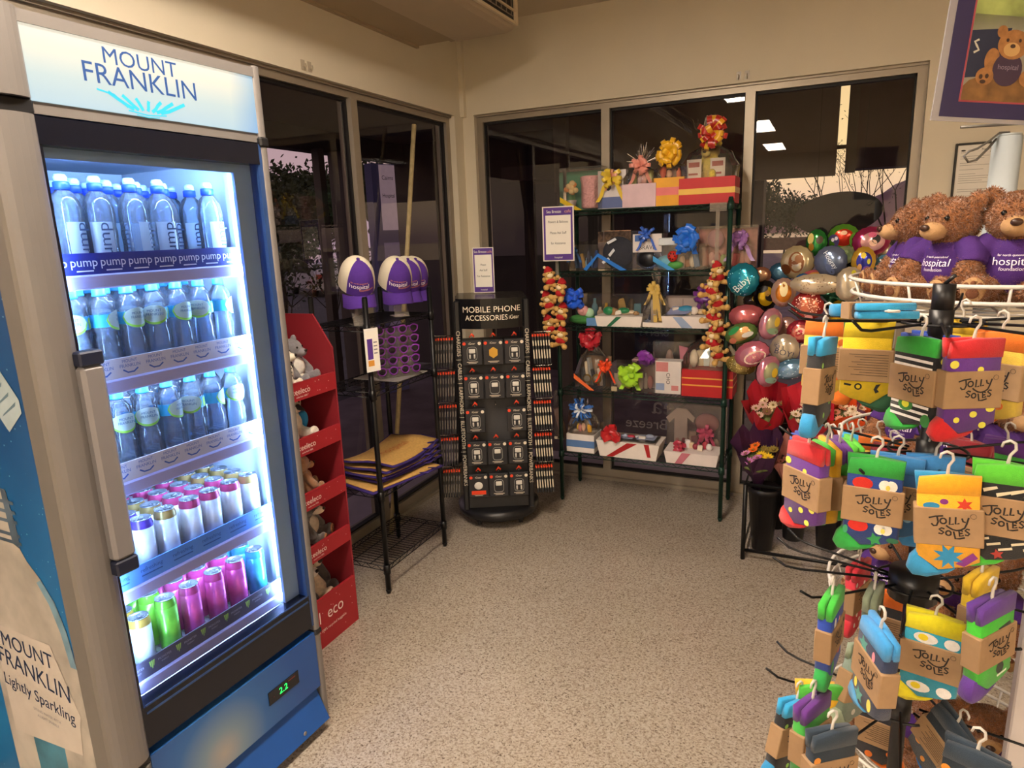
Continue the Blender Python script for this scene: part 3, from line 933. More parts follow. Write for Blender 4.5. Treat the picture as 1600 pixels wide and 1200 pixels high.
def fpos(u, d, z):
    return FM @ T(-d, -u, z)
ordn = ['first', 'second', 'third', 'fourth', 'fifth', 'sixth', 'seventh', 'eighth', 'ninth']
rowname = ['front row', 'second row', 'third row', 'back row']
bp, bm = bottle_pump(), bottle_mf()
bp.name = 'water_bottle'; bm.name = 'spring_water_bottle'
rb = random.Random(3)
for r_ in range(4):
    for i in range(7):
        if (r_, i) in ((0, 5), (3, 5)): continue
        u = .585 - i * .083 + rb.uniform(-.006, .006)
        place(bp, fpos(u, .135 + r_ * .085, 1.598) @ RZ(R(rb.uniform(-35, 35))), 'bottle with royal blue sports cap on top fridge shelf, %s, %s from left' % (rowname[r_], ordn[i]), 'sports cap water bottles on the top fridge shelf')
for sh_i, z, nm in ((0, 1.340, 'second'), (1, 1.076, 'third')):
    for r_ in range(4):
        for i in range(8):
            if sh_i == 1 and r_ == 0 and i == 7: pass
            u = .600 - i * .0715 + rb.uniform(-.002, .002) + (.01 if r_ % 2 else 0)
            place(bm, fpos(u, .13 + r_ * .078, z) @ RZ(R(rb.uniform(-60, 50))), 'bottle with sky blue cap on %s fridge shelf, %s, %s from left' % (nm, rowname[r_], ordn[i]), 'spring water bottles on the %s fridge shelf' % nm)
cols4 = ['purple', 'purple', 'gold', 'gold', 'pink', 'pink', 'pink', 'gold']
cc = {'purple': mat('can_purple', '5c48b8', .3, .4), 'gold': mat('can_gold', 'a8935a', .3, .4), 'pink': mat('can_pink', 'c04c80', .3, .4), 'green': mat('can_green', '3f8a5c', .3, .4), 'blue': mat('can_teal', '6cbcd8', .3, .4)}
pr4 = {k: can('slim_can', None, cc[k], M_whitecan, .145) for k in ('purple', 'gold', 'pink', 'green')}
for k in pr4: pr4[k].name = 'slim_can_' + k if False else 'slim_can'
protos_n = {}
def placec(p, M, lab, grp):
    key = id(p)
    if protos_n.get(key):
        o = copy_tree(p)
    else:
        o = p; protos_n[key] = True
    o.matrix_world = M
    return tag(o, lab, None, grp)
plan4 = [[None, 'purple', 'purple', 'gold', 'pink', 'pink', 'gold', 'gold'], ['purple', 'purple', 'gold', 'gold', 'pink', 'pink', 'gold', 'gold'], ['purple', 'gold', 'gold', 'pink', 'pink', 'gold', 'gold', 'gold'], ['gold', 'gold', 'pink', 'pink', 'pink', 'gold', 'gold', 'gold'], ['gold', 'pink', 'pink', 'pink', 'gold', 'gold', 'gold', 'gold']]
plan4 = [[None, 'purple', 'gold', 'pink', 'pink', 'gold'], ['purple', 'gold', 'pink', 'pink', 'gold'], ['purple', 'gold', 'pink', 'pink', 'gold']]
plan4 = [[None, None, 'purple', 'gold', 'pink', 'pink', 'pink', 'gold'], ['purple', 'purple', 'purple', 'gold', 'pink', 'pink', 'pink', 'gold'], ['purple', 'purple', 'gold', 'gold', 'pink', 'pink', 'gold', 'gold'], ['purple', 'gold', 'gold', 'pink', 'pink', 'pink', 'gold', 'gold'], ['gold', 'gold', 'gold', 'pink', 'pink', 'gold', 'gold', 'gold']]
for r_, row in enumerate(plan4):
    rn = (rowname[:3] + ['fourth row', 'back row'])[r_]
    for i, cn in enumerate(row):
        if cn is None: continue
        u = .602 - i * .073 + rb.uniform(-.003, .003) 
        placec(pr4[cn], fpos(u, .118 + r_ * .066, .796) @ RZ(rb.uniform(0, 6)), 'white slim can with %s rim on fourth fridge shelf, %s, %s from left' % (cn, rn, ordn[i]), 'seltzer cans on the fourth fridge shelf')
# a carton of drinks at the left of the fourth shelf
t = empty('drink_carton', M=fpos(.575, .125, .796), label='pale carton with orange fruit print at left of fourth fridge shelf', cat='carton')
k = MB(); k.b2((-.03, -.06, 0), (.035, .055, .095), 0, bev=.003); k.b2((-.03, -.06, .0955), (.033, .055, .0965), 1); k.ell((.0355, 0, .03), (.001, .022, .012), 2); k.ell((.0355, .01, .065), (.001, .012, .016), 3)
k.build('box', [mat('carton_white', 'e4e0d4', .5), mat('carton_top', 'b8b090', .5, var=.2, vs=40), mat('fruit_orange', 'f0a040', .5), mat('leaf_green', '6fae6a', .5)], t)
en = {'green': (mat('energy_green', '74c840', .25, .35, var=.25, vs=25), cc['green']), 'magenta': (mat('energy_magenta', 'd0509a', .25, .35, var=.25, vs=25), cc['pink']), 'teal': (mat('energy_teal', '48b4d8', .25, .35, var=.25, vs=25), cc['blue'])}
pr5 = {k: can('energy_can', None, en[k][0], en[k][0], .158) for k in en}
plan5 = [['wg', 'wy', 'green', 'magenta', 'magenta', 'magenta', 'teal'], ['wg', 'wy', 'green', 'magenta', 'magenta', 'magenta', 'teal'], ['wy', 'wy', 'green', 'magenta', 'magenta', 'magenta', 'teal'], ['wy', 'green', 'green', 'magenta', 'magenta', 'magenta', 'teal'], ['wy', 'green', 'green', 'magenta', 'magenta', 'teal', 'teal']]
g4 = can('slim_can', None, cc['green'], M_whitecan, .145); y4 = can('slim_can', None, mat('can_yellow', 'c0a048', .3, .4), M_whitecan, .145)
for r_, row in enumerate(plan5):
    rn = (rowname[:3] + ['fourth row', 'back row'])[r_]
    for i, cn in enumerate(row):
        u = .59 - i * .081 + rb.uniform(-.003, .003)
        p = {'wg': g4, 'wy': y4}.get(cn) or pr5[cn]
        lab = {'wg': 'white can with green rim', 'wy': 'white can with yellow rim'}.get(cn) or '%s energy drink can with silver lid' % cn
        placec(p, fpos(u, .118 + r_ * .068, .532) @ RZ(rb.uniform(0, 6)), lab + ' on bottom fridge shelf, %s, %s from left' % (rn, ordn[i]), 'cans on the bottom fridge shelf')
for p_ in list(pr4.values()):
    if not protos_n.get(id(p_)):
        for ch in list(p_.children): bpy.data.objects.remove(ch)
        bpy.data.objects.remove(p_)

# ------------------------------------------------------------------ plush toys: one fused body, coloured parts on it
def plush(name, cat, col, belly=None, muzzle=None, ears='round', pad=None, shirt=None, scale=1.0, vox=.006, furn=0, furl=.008, arms='down', snout=1.0, hat=None, nose='2a1c18', furcol_var=.14, lettering=None, furmat=None):
    """sitting soft toy about 0.30 high at scale 1, facing +x"""
    t = empty(name, cat=cat)
    S = Matrix.Diagonal((scale, scale, scale, 1))
    m = furmat or mat('plush_' + col, col, .9, var=furcol_var, vs=70, bump=.5, bs=350, sheen=.4)
    b = MB()
    b.ell((0, 0, .075), (.062, .068, .075), M=S); b.ell((0, 0, .12), (.052, .058, .06), M=S)
    b.ell((.005, 0, .205), (.062, .070, .058), M=S)
    for s_ in (-1, 1):
        if arms == 'down':
            b.tube([(.01, s_ * .05, .145), (.03, s_ * .078, .11), (.055, s_ * .082, .075)], [.024, .025, .027], 10, M=S); b.ell((.058, s_ * .083, .07), .027, M=S)
        b.tube([(.02, s_ * .04, .04), (.075, s_ * .058, .032), (.11, s_ * .065, .036)], [.036, .032, .03], 10, M=S); b.ell((.113, s_ * .066, .042), (.022, .032, .036), M=S)
        if ears == 'round':
            b.ell((-.005, s_ * .058, .252), (.014, .026, .026), M=S)
        elif ears == 'point':
            b.tube([(-.005, s_ * .042, .245), (-.005, s_ * .05, .285)], [.022, .005], 8, M=S)
        elif ears == 'koala':
            b.ell((-.005, s_ * .075, .24), (.016, .036, .036), M=S)
        elif ears == 'long':
            b.tube([(-.01, s_ * .04, .24), (-.015, s_ * .052, .30), (-.01, s_ * .05, .33)], [.014, .02, .006], 8, M=S)
    b.ell((.055, 0, .19), (.03 * snout, .034, .026), M=S)
    if ears == 'point': b.tube([(-.05, 0, .04), (-.11, .03, .04), (-.13, .06, .07)], [.02, .024, .012], 8, M=S)
    body = b.build('body', m, t)
    remesh(body, vox * scale)
    if furn: fur(body, furn, furl * scale)
    if belly:
        k = MB(); k.ell((.03, 0, .10), (.045, .048, .06), M=S); k.build('belly', mat('plush_' + belly, belly, .9, var=.1, vs=60, bump=.5, bs=300), t)
    k = MB(); k.ell((.066, 0, .186), (.030 * snout, .033, .025), M=S)
    mz = k.build('muzzle', mat('plush_' + (muzzle or col), muzzle or col, .85, var=.06, vs=50, bump=.2, bs=400), t)
    k = MB(); k.ell((.066 + .029 * snout, 0, .196), (.008, .013, .009), M=S); k.build('nose', mat('nose_' + nose, nose, .35), t)
    for s_ in (-1, 1):
        k = MB(); k.ell((.058, s_ * .028, .216), .0068, M=S, seg=10, rings=7); k.build('eye', mat('bead_eye', '0c0a0a', .08, var=0), t)
        if pad:
            k = MB(); k.ell((.128, s_ * .067, .042), (.007, .026, .030), M=S)
            k2 = MB(); k2.ell((.1345, s_ * .067, .034), (.0025, .014, .012), M=S)
            for j in (-1, 0, 1): k2.ell((.134, s_ * .067 + j * .014, .058 - abs(j) * .004), (.0025, .006, .007), M=S)
            pd = k.build('foot_pad', mat('plush_' + pad, pad, .85, var=.05, bump=.2), t); k2.build('paw_print', mat('paw_brown', '6b4026', .85), pd)
    if shirt:
        k = MB()
        k.ell((0, 0, .078), (.068, .075, .070), M=S, seg=20, rings=12); k.ell((0, 0, .122), (.058, .066, .050), M=S, seg=18, rings=10)
        for s_ in (-1, 1):
            k.tube([(.008, s_ * .045, .148), (.025, s_ * .078, .118), (.033, s_ * .082, .10)], [.030, .033, .034], 12, M=S)
        sh = k.build('shirt', mat('shirt_' + shirt, shirt, .85, var=.08, vs=30, bump=.3, bs=500), t)
        remesh(sh, .005 * scale)
        if lettering:
            k = MB()
            for i, (tx, sz, z) in enumerate(lettering):
                vs, fs = text_mesh(tx)
                out = []
                for v in vs:
                    yy = v.x * sz; zz = z + v.y * sz
                    # wrap on the chest ellipsoid
                    e = 1 - (yy / .076) ** 2 - ((zz - .080) / .071) ** 2
                    xx = .069 * math.sqrt(max(e, .02)) + .0018
                    out.append((xx, yy, zz))
                k.add(out, fs, 0, False, S)
            k.build('shirt_lettering', mat('shirt_print', 'e8e0ee', .7, var=0), sh)
    if hat:
        k = MB(); k.lathe([(.06, 0), (.058, .02), (.04, .045), (.018, .06)], 14, 0, M=S @ T(0, 0, .225)); k.ell((-.01, -.03, .29), .014, 1, M=S)
        k.build('hat', [mat('santa_red', 'c01824', .8), mat('plush_white', 'f0e8e0', .9)], t)
    return t

# ------------------------------------------------------------------ red floor display of plush toys
M_red = mat('red_card', '9c1e28', .55, var=.05, vs=6)
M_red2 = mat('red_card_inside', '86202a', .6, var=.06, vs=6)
RB = empty('toy_display', (-1.80, 2.12, 0), label='red cardboard floor display with slanted top holding plush animals beside the fridge', cat='display stand')
# local: x towards the room, y along the wall; far side panel at y=0, near one at y=-.42
side = [(0, 0), (0, 1.225), (-.085, 1.36), (-.26, 1.36), (-.34, 1.36), (-.34, 0)]
for y in (-.008, -.42):
    k = MB(); k.prism([(-x, z) for x, z in side], 0, .008, 0, frame((0, y + .008, 0), (-1, 0, 0), (0, 0, 1)))
    k.build('side_panel', M_red2, RB)
k = MB(); k.b2((-.345, -.42, 0), (-.338, 0, 1.45)); k.b2((-.33, -.415, .17), (-.012, -.008, .178)) if 0 else None
k.build('back_panel', M_red2, RB)
spk = random.Random(5)
lips = [(1.055, 1.125), (.835, .905), (.61, .68), (.385, .455), (.0, .215)]
for i, (z0, z1) in enumerate(lips):
    s_ = MB(); s_.b2((-.33, -.415, z0 + .012 if i < 4 else .10), (-.012, -.009, z0 + .018 if i < 4 else .106), 0)
    so = s_.build('shelf', M_red2, RB) if i < 4 else s_.build('shelf', M_red2, RB)
    k = MB(); k.b2((-.010, -.416, z0), (.002, 0.004, z1), 0)
    FF = lambda y, z: frame((.0028, y, z), (0, 1, 0), (0, 0, 1))
    if i < 4:
        k.text('keeleco', .032, FF(-.20, (z0 + z1) / 2), 1); k.text('made from 100%', .009, FF(-.2, z0 + .014), 1)
    else:
        k.text('keel', .075, FF(-.275, .135), 2, .8); k.text('eco', .075, FF(-.135, .135), 1, .95)
        k.text('made from 100% recycled huggable', .0165, FF(-.19, .075), 1)
    for _ in range(14 if i < 4 else 26):
        k.disc((spk.uniform(-.4, -.02), spk.uniform(z0 + .01, z1 - .01), 0), .0016, .0016, 1, FF(0, 0), 6)
    k.build('front_lip', [M_red, mat('white_print', 'f2dcd4', .6, var=0), mat('white_print_bold', 'fff4ee', .6, var=0)], RB if i == 4 else so)
def toy(p, x, y, z, rz, sc_, lab, grp=None, tilt=0):
    sc_ *= 1.15
    p.matrix_world = T(x - .01, y + .005, z + .008) @ RZ(rz) @ RY(tilt) @ Matrix.Diagonal((sc_, sc_, sc_, 1))
    return tag(p, lab, None, grp)
GR = 'plush animals in the red display'
z1 = 1.075
toy(plush('plush_koala', 'soft toy', '7d7a80', belly='e9e4dc', ears='round', muzzle='8a868c', vox=.007), -1.93, 2.03, z1, R(15), .62, 'grey and white plush possum seated at the top of the red display', GR)
tg = toy(plush('plush_tiger', 'soft toy', 'e6dccb', belly='f2ece0', ears='round', muzzle='f2e8da', vox=.007), -1.90, 1.93, z1, R(35), .60, 'cream plush tiger with black stripes beside the grey possum on top tier', GR)
k = MB()
for i in range(5):
    for s_ in (-1, 1):
        k.tube([(.03 + .03 * math.sin(i), s_ * .07, .05 + i * .025), (.062, s_ * .045, .055 + i * .024), (.068, s_ * .02, .06 + i * .022)], .004, 5)
k.build('stripe', mat('tiger_black', '1c1816', .9), tg)
z2 = .852
kb = toy(plush('plush_kookaburra', 'soft toy', 'efe6d6', belly='f4eee2', ears='none', muzzle='f0e8da', vox=.007, arms='none', snout=1.0), -1.935, 1.99, z2, R(-10), .64, 'plush kingfisher with brown cap and bright blue wing on second tier', GR)
k = MB(); k.ell((-.005, 0, .228), (.066, .072, .045)); k.build('brown_cap', mat('plush_rust', '8a4428', .9, var=.1, bump=.4), kb)
k = MB(); k.tube([(.08, 0, .195), (.14, 0, .185)], [.018, .004], 10); k.build('beak', mat('beak_grey', '3c3836', .6), kb)
for s_ in (-1, 1):
    k = MB(); k.ell((.01, s_ * .07, .09), (.045, .02, .07), rot=RY(.6)); k.build('wing', mat('plush_blue', '3a9ad8', .9, var=.1, bump=.4), kb)
toy(plush('plush_raccoon', 'soft toy', '4a4448', belly='8a8078', ears='round', muzzle='6a6260', vox=.007), -1.97, 1.87, z2, R(30), .62, 'dark grey plush animal behind the blue-winged bird on second tier', GR)
z3 = .627
toy(plush('plush_kangaroo', 'soft toy', 'a87a58', belly='c49a78', ears='long', muzzle='b08460', vox=.007), -1.90, 1.98, z3, R(60), .54, 'tan plush kangaroo facing sideways on third tier of the red display', GR)
toy(plush('plush_wombat', 'soft toy', '8e6a50', belly='a8846a', ears='round', muzzle='94705a', vox=.007), -1.93, 1.86, z3, R(20), .62, 'mid brown plush wombat left of the kangaroo on third tier', GR)
z4 = .402
toy(plush('plush_wolf', 'soft toy', '574e4c', belly='d8c8b4', ears='point', muzzle='e2cfb8', pad='a5714a', vox=.007, snout=1.6), -1.92, 2.0, z4, R(25), .64, 'dark brown plush wolf with pale muzzle on fourth tier', GR)
toy(plush('plush_deer', 'soft toy', 'b98a64', belly='d6b492', ears='round', muzzle='caa27c', vox=.007), -1.96, 1.87, z4, R(10), .58, 'light tan plush deer left of the wolf on fourth tier', GR)
toy(plush('plush_wolf', 'soft toy', '4e4644', belly='8d8078', ears='point', muzzle='c8b49c', vox=.007, snout=1.7), -2.0, 2.025, .108, R(0), .86, 'charcoal plush wolf at the back of the bottom tier', GR)
toy(plush('plush_dog', 'soft toy', 'e0c8ac', belly='ecd9c2', ears='round', muzzle='f4ece0', pad='9a5c38', vox=.007), -1.95, 1.965, .108, R(12), .76, 'cream plush dog with brown paws leaning over the bottom lip', GR)
toy(plush('plush_horse', 'soft toy', '3a3436', belly='6a605c', ears='point', muzzle='5a504c', vox=.007), -1.93, 1.80, .108, R(15), .7, 'near-black plush animal in the left corner of the bottom tier', GR)

# ------------------------------------------------------------------ black wire rack
def wire_shelf(mb, x0, x1, y0, y1, z, pitch=.022, r=.0018, ri=.0028, drop=.022, along='x'):
    for zz in (z, z - drop):
        mb.tube([(x0, y0, zz), (x1, y0, zz), (x1, y1, zz), (x0, y1, zz)], ri, 6, closed=True)
    # zigzag truss round the rim
    def zig(a, b):
        a, b = V(a), V(b); n = max(4, int((b - a).length / .03)); pts = []
        for i in range(n + 1):
            q = a.lerp(b, i / n); pts.append((q.x, q.y, z - (drop if i % 2 else 0)))
        mb.tube(pts, r, 4)
    zig((x0, y0, 0), (x1, y0, 0)); zig((x1, y0, 0), (x1, y1, 0)); zig((x1, y1, 0), (x0, y1, 0)); zig((x0, y1, 0), (x0, y0, 0))
    if along == 'x':
        n = int((y1 - y0) / pitch)
        for i in range(1, n): mb.tube([(x0, y0 + (y1 - y0) * i / n, z + .001), (x1, y0 + (y1 - y0) * i / n, z + .001)], r, 4)
        for f in (.33, .67): mb.tube([(x0 + (x1 - x0) * f, y0, z - .003), (x0 + (x1 - x0) * f, y1, z - .003)], ri, 5)
    else:
        n = int((x1 - x0) / pitch)
        for i in range(1, n): mb.tube([(x0 + (x1 - x0) * i / n, y0, z + .001), (x0 + (x1 - x0) * i / n, y1, z + .001)], r, 4)
        for f in (.33, .67): mb.tube([(x0, y0 + (y1 - y0) * f, z - .003), (x1, y0 + (y1 - y0) * f, z - .003)], ri, 5)
def rack(name, lab, x0, x1, y0, y1, H, zs, m, rp, along='x', collars=True):
    t = empty(name, ((x0 + x1) / 2, (y0 + y1) / 2, 0), label=lab, cat='shelving rack')
    ox, oy = (x0 + x1) / 2, (y0 + y1) / 2
    a, b, c, d = x0 - ox, x1 - ox, y0 - oy, y1 - oy
    for px, py in ((a, c), (b, c), (a, d), (b, d)):
        k = MB(); k.cyl((px, py, .02), (px, py, H), rp, seg=12); k.cyl((px, py, H), (px, py, H + .006), rp * .8, seg=12)
        k.cyl((px, py, 0), (px, py, .02), rp * .75, seg=10); k.cyl((px, py, .012), (px, py, .02), rp * 1.1, seg=10)
        k.build('post', m, t)
    for z in zs:
        k = MB(); wire_shelf(k, a, b, c, d, z, along=along)
        for px, py in ((a, c), (b, c), (a, d), (b, d)):
            k.cyl((px, py, z - .032), (px, py, z + .012), rp * 1.45, rp * 1.3, seg=12)
        k.build('wire_shelf', m, t)
    return t
RX0, RX1, RY0, RY1 = -2.10, -1.80, 2.36, 2.885
BZ = [.135, .50, .98, 1.275]
rack('wire_rack', 'black wire rack by the left window holding caps, sunglasses and bags', RX0, RX1, RY0, RY1, 1.40, BZ, M_blackmetal, .0125)

# caps on the top shelf
M_capp = mat('purple_twill', '4c2888', .85, var=.06, vs=60, bump=.3, bs=500); M_capw = mat('cream_mesh', 'e6dcc6', .9, var=.03, bump=.4, bs=600)
def cap_():
    t = empty('trucker_cap', cat='cap')
    # crown as half ellipsoid; front third purple
    n, rg = 28, 10
    def shell(a0, a1, nm, m):
        vs, fs = [], []; N = 14
        for j in range(rg + 1):
            e = PI / 2 * j / rg
            for i in range(N + 1):
                a = a0 + (a1 - a0) * i / N
                rr_ = math.cos(e) ** .75 if j < rg else .02
                vs.append((.095 * rr_ * math.cos(a), .080 * rr_ * math.sin(a), .125 * math.sin(e) ** .9 if j else -.006))
        for j in range(rg):
            for i in range(N):
                q = j * (N + 1) + i; fs.append((q, q + 1, q + N + 2, q + N + 1))
        k = MB().add(vs, fs, 0, True)
        return k.build(nm, m, t)
    fp = shell(-R(50), R(50), 'front_panel', M_capp); shell(R(50), R(310), 'mesh_back', M_capw)
    k = MB(); vs, fs = [], []; N = 16
    for j in range(6):
        for i in range(N + 1):
            a = -R(66) + R(132) * i / N
            f = j / 5
            L = .07 * math.cos(a * 1.05) ** .6 if abs(a * 1.05) < PI / 2 else 0
            x = .093 * math.cos(a) + L * f; y = .078 * math.sin(a) * (1 + .06 * f)
            z = -.004 - .012 * f - 9 * (y * y) * (.4 + .6 * f)
            vs.append((x, y, z))
    for j in range(5):
        for i in range(N): q = j * (N + 1) + i; fs.append((q, q + N + 1, q + N + 2, q + 1))
    b0 = len(vs); vs2 = vs + [(x, y, z - .003) for x, y, z in vs]; fs2 = fs + [tuple(b0 + q for q in f[::-1]) for f in fs]
    k.add(vs2, fs2, 0, True)
    k.build('brim', M_capp, t)
    k = MB(); k.ell((0, 0, .126), (.008, .008, .005)); k.build('top_button', M_capp, t)
    def on(tx, sz, y0, z0, mi, k):
        vs, fs = text_mesh(tx); out = []
        for v in vs:
            y = y0 + v.x * sz; z = z0 + v.y * sz
            e = math.asin(min(.98, max(0.0, (z / .125)) ** (1 / .9))); rr_ = math.cos(e) ** .75
            x = .0975 * math.sqrt(max(.05, rr_ ** 2 - (y / .080) ** 2)) + .001
            out.append((x, y, z))
        k.add(out, fs, mi)
    k = MB(); on('far north queensland', .0085, -.012, .056, 1, k); on('hospital', .027, -.012, .041, 0, k); on('foundation', .015, .018, .026, 1, k)
    k.build('cap_lettering', [mat('cap_white', 'f4ecf4', .7, var=0), mat('cap_orange', 'e08a50', .7, var=0)], fp)
    return t
cp = cap_()
tl = RY(R(-8)) if 0 else RY(R(14))
stand = lambda x, y, lab: None
def cap_at(px, py, x, rz, lab):
    p = at(px, py, 0, x)
    place(cp, T(p.x, p.y, p.z) @ RZ(rz) @ RY(R(30)), lab, 'purple and cream caps on the wire rack')
cap_at(557, 443, -1.90, R(-38), 'purple and cream cap nearest the fridge on the wire rack top')
cap_at(617, 440, -1.90, R(-38), 'front purple and cream cap of the nested trio on the rack')
cap_at(632, 439, -1.915, R(-34), 'middle cap of the nested trio of purple and cream caps')
cap_at(643, 438, -1.93, R(-32), 'rearmost cap of the nested trio, beside the window mullion')
for i, (px, py, lab) in enumerate(((558, 465, 'clear angled cap stand under the single cap on the left'), (622, 465, 'clear angled cap stand under the three nested caps'))):
    p = at(px, py, 0, -1.87)
    t = empty('cap_stand', (p.x, p.y, BZ[3] + .004), R(-38), lab, 'display stand', 'clear cap stands')
    k = MB(); k.b2((-.05, -.035, 0), (.05, .035, .003)); k.add([(.05, -.035, 0), (.05, .035, 0), (.02, .035, .055), (.02, -.035, .055), (-.05, -.035, .075), (-.05, .035, .075)], [(0, 1, 2, 3), (3, 2, 5, 4)])
    k.build('stand_sheet', glassy('clear_acrylic', 'f4f0ea', 1.5, .02, .25, 'f0e8dc'), t)

# sunglasses on a clear column
sx_, sy_ = -1.90, 2.70
t = empty('sunglasses_stand', (sx_, sy_, BZ[2] + .009), R(-35), 'clear upright sunglasses stand with purple prongs on the wire rack', 'display stand')
k = MB(); k.b2((-.012, -.10, 0), (-.009, .10, .235), 0); k.b2((-.06, -.11, 0), (.06, .11, .004)); k.build('clear_panel', glassy('clear_acrylic', 'f4f0ea'), t)
def shades():
    t = empty('sunglasses', cat='sunglasses')
    k = MB()
    for s_ in (-1, 1):
        pts = [(.0, s_ * .033 + .025 * math.cos(a) * (1 if math.sin(a) > 0 else .88), .020 * math.sin(a)) for a in [2 * PI * i / 14 for i in range(14)]]
        k.tube(pts, .0042, 6, closed=True)
        k.tube([(0, s_ * .058, .012), (-.03, s_ * .066, .010), (-.09, s_ * .060, .004)], .0035, 6)
    k.tube([(0, -.010, .010), (.003, 0, .013), (0, .010, .010)], .004, 6)
    k.build('sunglasses_frame', mat('purple_plastic', '7a2c9a', .3), t)
    for s_ in (-1, 1):
        k = MB(); k.ell((.0, s_ * .033, 0), (.003, .024, .019)); k.build('lens', mat('dark_lens', '1c1420', .12, var=0), t)
    return t
shp = shades()
for r_ in range(5):
    for c_ in range(2):
        y = -.055 + c_ * .118
        M_ = T(sx_, sy_, BZ[2]) @ RZ(R(-35)) @ T(.03, y, .036 + r_ * .050) @ RZ(R(2 * ((r_ + c_) % 3 - 1))) @ Matrix.Diagonal((.8, .87, .9, 1))
        place(shp, M_, 'purple framed sunglasses, %s column, %s from top of the clear stand' % (('left', 'right')[c_], ordn[4 - r_]), 'purple sunglasses on the clear stand')
p = at(582, 547, 0, -1.775)
t = empty('price_sign', M=frame(p, V((.30, .95, 0)), (0, 0, 1)), label='small white framed price sign clipped to the near post of wire rack', cat='sign')
k = MB(); k.box((0, 0, -.002), (.072, .19, .003), 0); k.b2((-.030, -.085, -.0004), (.030, .085, .0002), 1)
k.b2((-.026, -.04, .0003), (.002, .05, .0008), 2); k.b2((-.026, -.07, .0003), (.005, -.045, .0008), 3)
for i in range(4): k.b2((.008, .03 - i * .016, .0003), (.026, .036 - i * .016, .0008), 4)
k.build('sign_card', [M_white, M_paper, M_purple, mat('amber_print', 'd8963c', .6), mat('grey_print', '8a8490', .6, var=0)], t)

# folded bags and the stack
def bag(i, z, rz, lab, dx=0, dy=0, bow=.02):
    t = empty('jute_bag', (-1.935 + dx, 2.63 + dy, z), rz, lab, 'bag', 'folded jute and purple bags on the wire rack')
    def sheet(w_, l_, th, z0, name, m, rim=0):
        k = MB(); nx, ny = 6, 10; vs = []
        for s_ in (0, 1):
            for a in range(nx + 1):
                for b in range(ny + 1):
                    x = -w_ / 2 + w_ * a / nx; y = -l_ / 2 + l_ * b / ny
                    zz = z0 + th * s_ + bow * ((y / .24) ** 2) + .25 * bow * math.sin(a * 1.1 + i)
                    vs.append((x, y, zz))
        n_ = (nx + 1) * (ny + 1); fs = []
        for a in range(nx):
            for b in range(ny):
                q = a * (ny + 1) + b; fs.append((q, q + 1, q + ny + 2, q + ny + 1)); fs.append((n_ + q, n_ + q + ny + 1, n_ + q + ny + 2, n_ + q + 1))
        ed = [a * (ny + 1) for a in range(nx + 1)] + [nx * (ny + 1) + b for b in range(1, ny + 1)] + [a * (ny + 1) + ny for a in range(nx - 1, -1, -1)] + [b for b in range(ny - 1, 0, -1)]
        for j in range(len(ed)):
            a, b = ed[j], ed[(j + 1) % len(ed)]; fs.append((a, b, n_ + b, n_ + a))
        k.add(vs, fs, 0, True)
        return k.build(name, m, t)
    sheet(.30, .46, .008, 0, 'purple_gusset', mat('purple_cloth', '35246e', .9, var=.1, bump=.3))
    sheet(.275, .43, .004, .0085, 'jute_face', mat('jute_weave', 'c49a55', .9, var=.12, vs=90, bump=.4, bs=400))
    k = MB(); k.tube([(.12, .15, .012 + bow * .3), (.16, .17, .016 + bow * .4), (.17, .10, .014), (.13, .08, .01)], .005, 6); k.build('handle', mat('purple_strap', '3a2a74', .9), t)
    return t
z = BZ[1] + .006
for i in range(5):
    b_ = bag(i, z, R([-14, -9, -5, -2, 3][i]), ['lowest folded jute bag lying flat across the wire rack shelf', 'second folded jute bag from the bottom of the stack', 'middle folded jute and purple bag in the stack', 'fourth folded bag, just under the top one', 'topmost jute bag with orange lettering and purple edges'][i], dx=[.03, -.01, 0, .0, .005][i], dy=[-.05, .02, .0, .01, .02][i], bow=[.002, .006, .012, .018, .026][i])
    z += [.018, .02, .022, .024, 0][i]
k = MB(); k.text('hospital', .07, frame((0, .02, .026), (.10, 1, .0), (-1, .1, 0)), 0); 
k.build('bag_lettering', mat('bag_ink', 'b0662c', .8, var=0), [c for c in b_.children if c.name.startswith('jute_face')][0])
# clear sheet on the third shelf and leaning pole
t = tag(MB().b2((-.13, -.13, 0), (.13, .13, .004)).build('acrylic_tray', glassy('white_acrylic', 'f4f0ea', 1.5, .02, .7, 'ece6e0'), loc=(-1.935, 2.70, BZ[2] - .0165 if 0 else BZ[2] + .0035)), 'white acrylic sheet under the sunglasses stand', 'tray')
p0, p1 = at(647, 195, 0, -2.20), at(612, 660, 0, -2.19)
tag(MB().tube([p0, V((-2.165, p1.y - .12, .002))], .0135, 10).build('broom_handle', mat('pale_wood_pole', 'b3a27a', .6, var=.15, vs=30)), 'long pale wooden pole leaning in the left window behind the wire rack', 'pole')

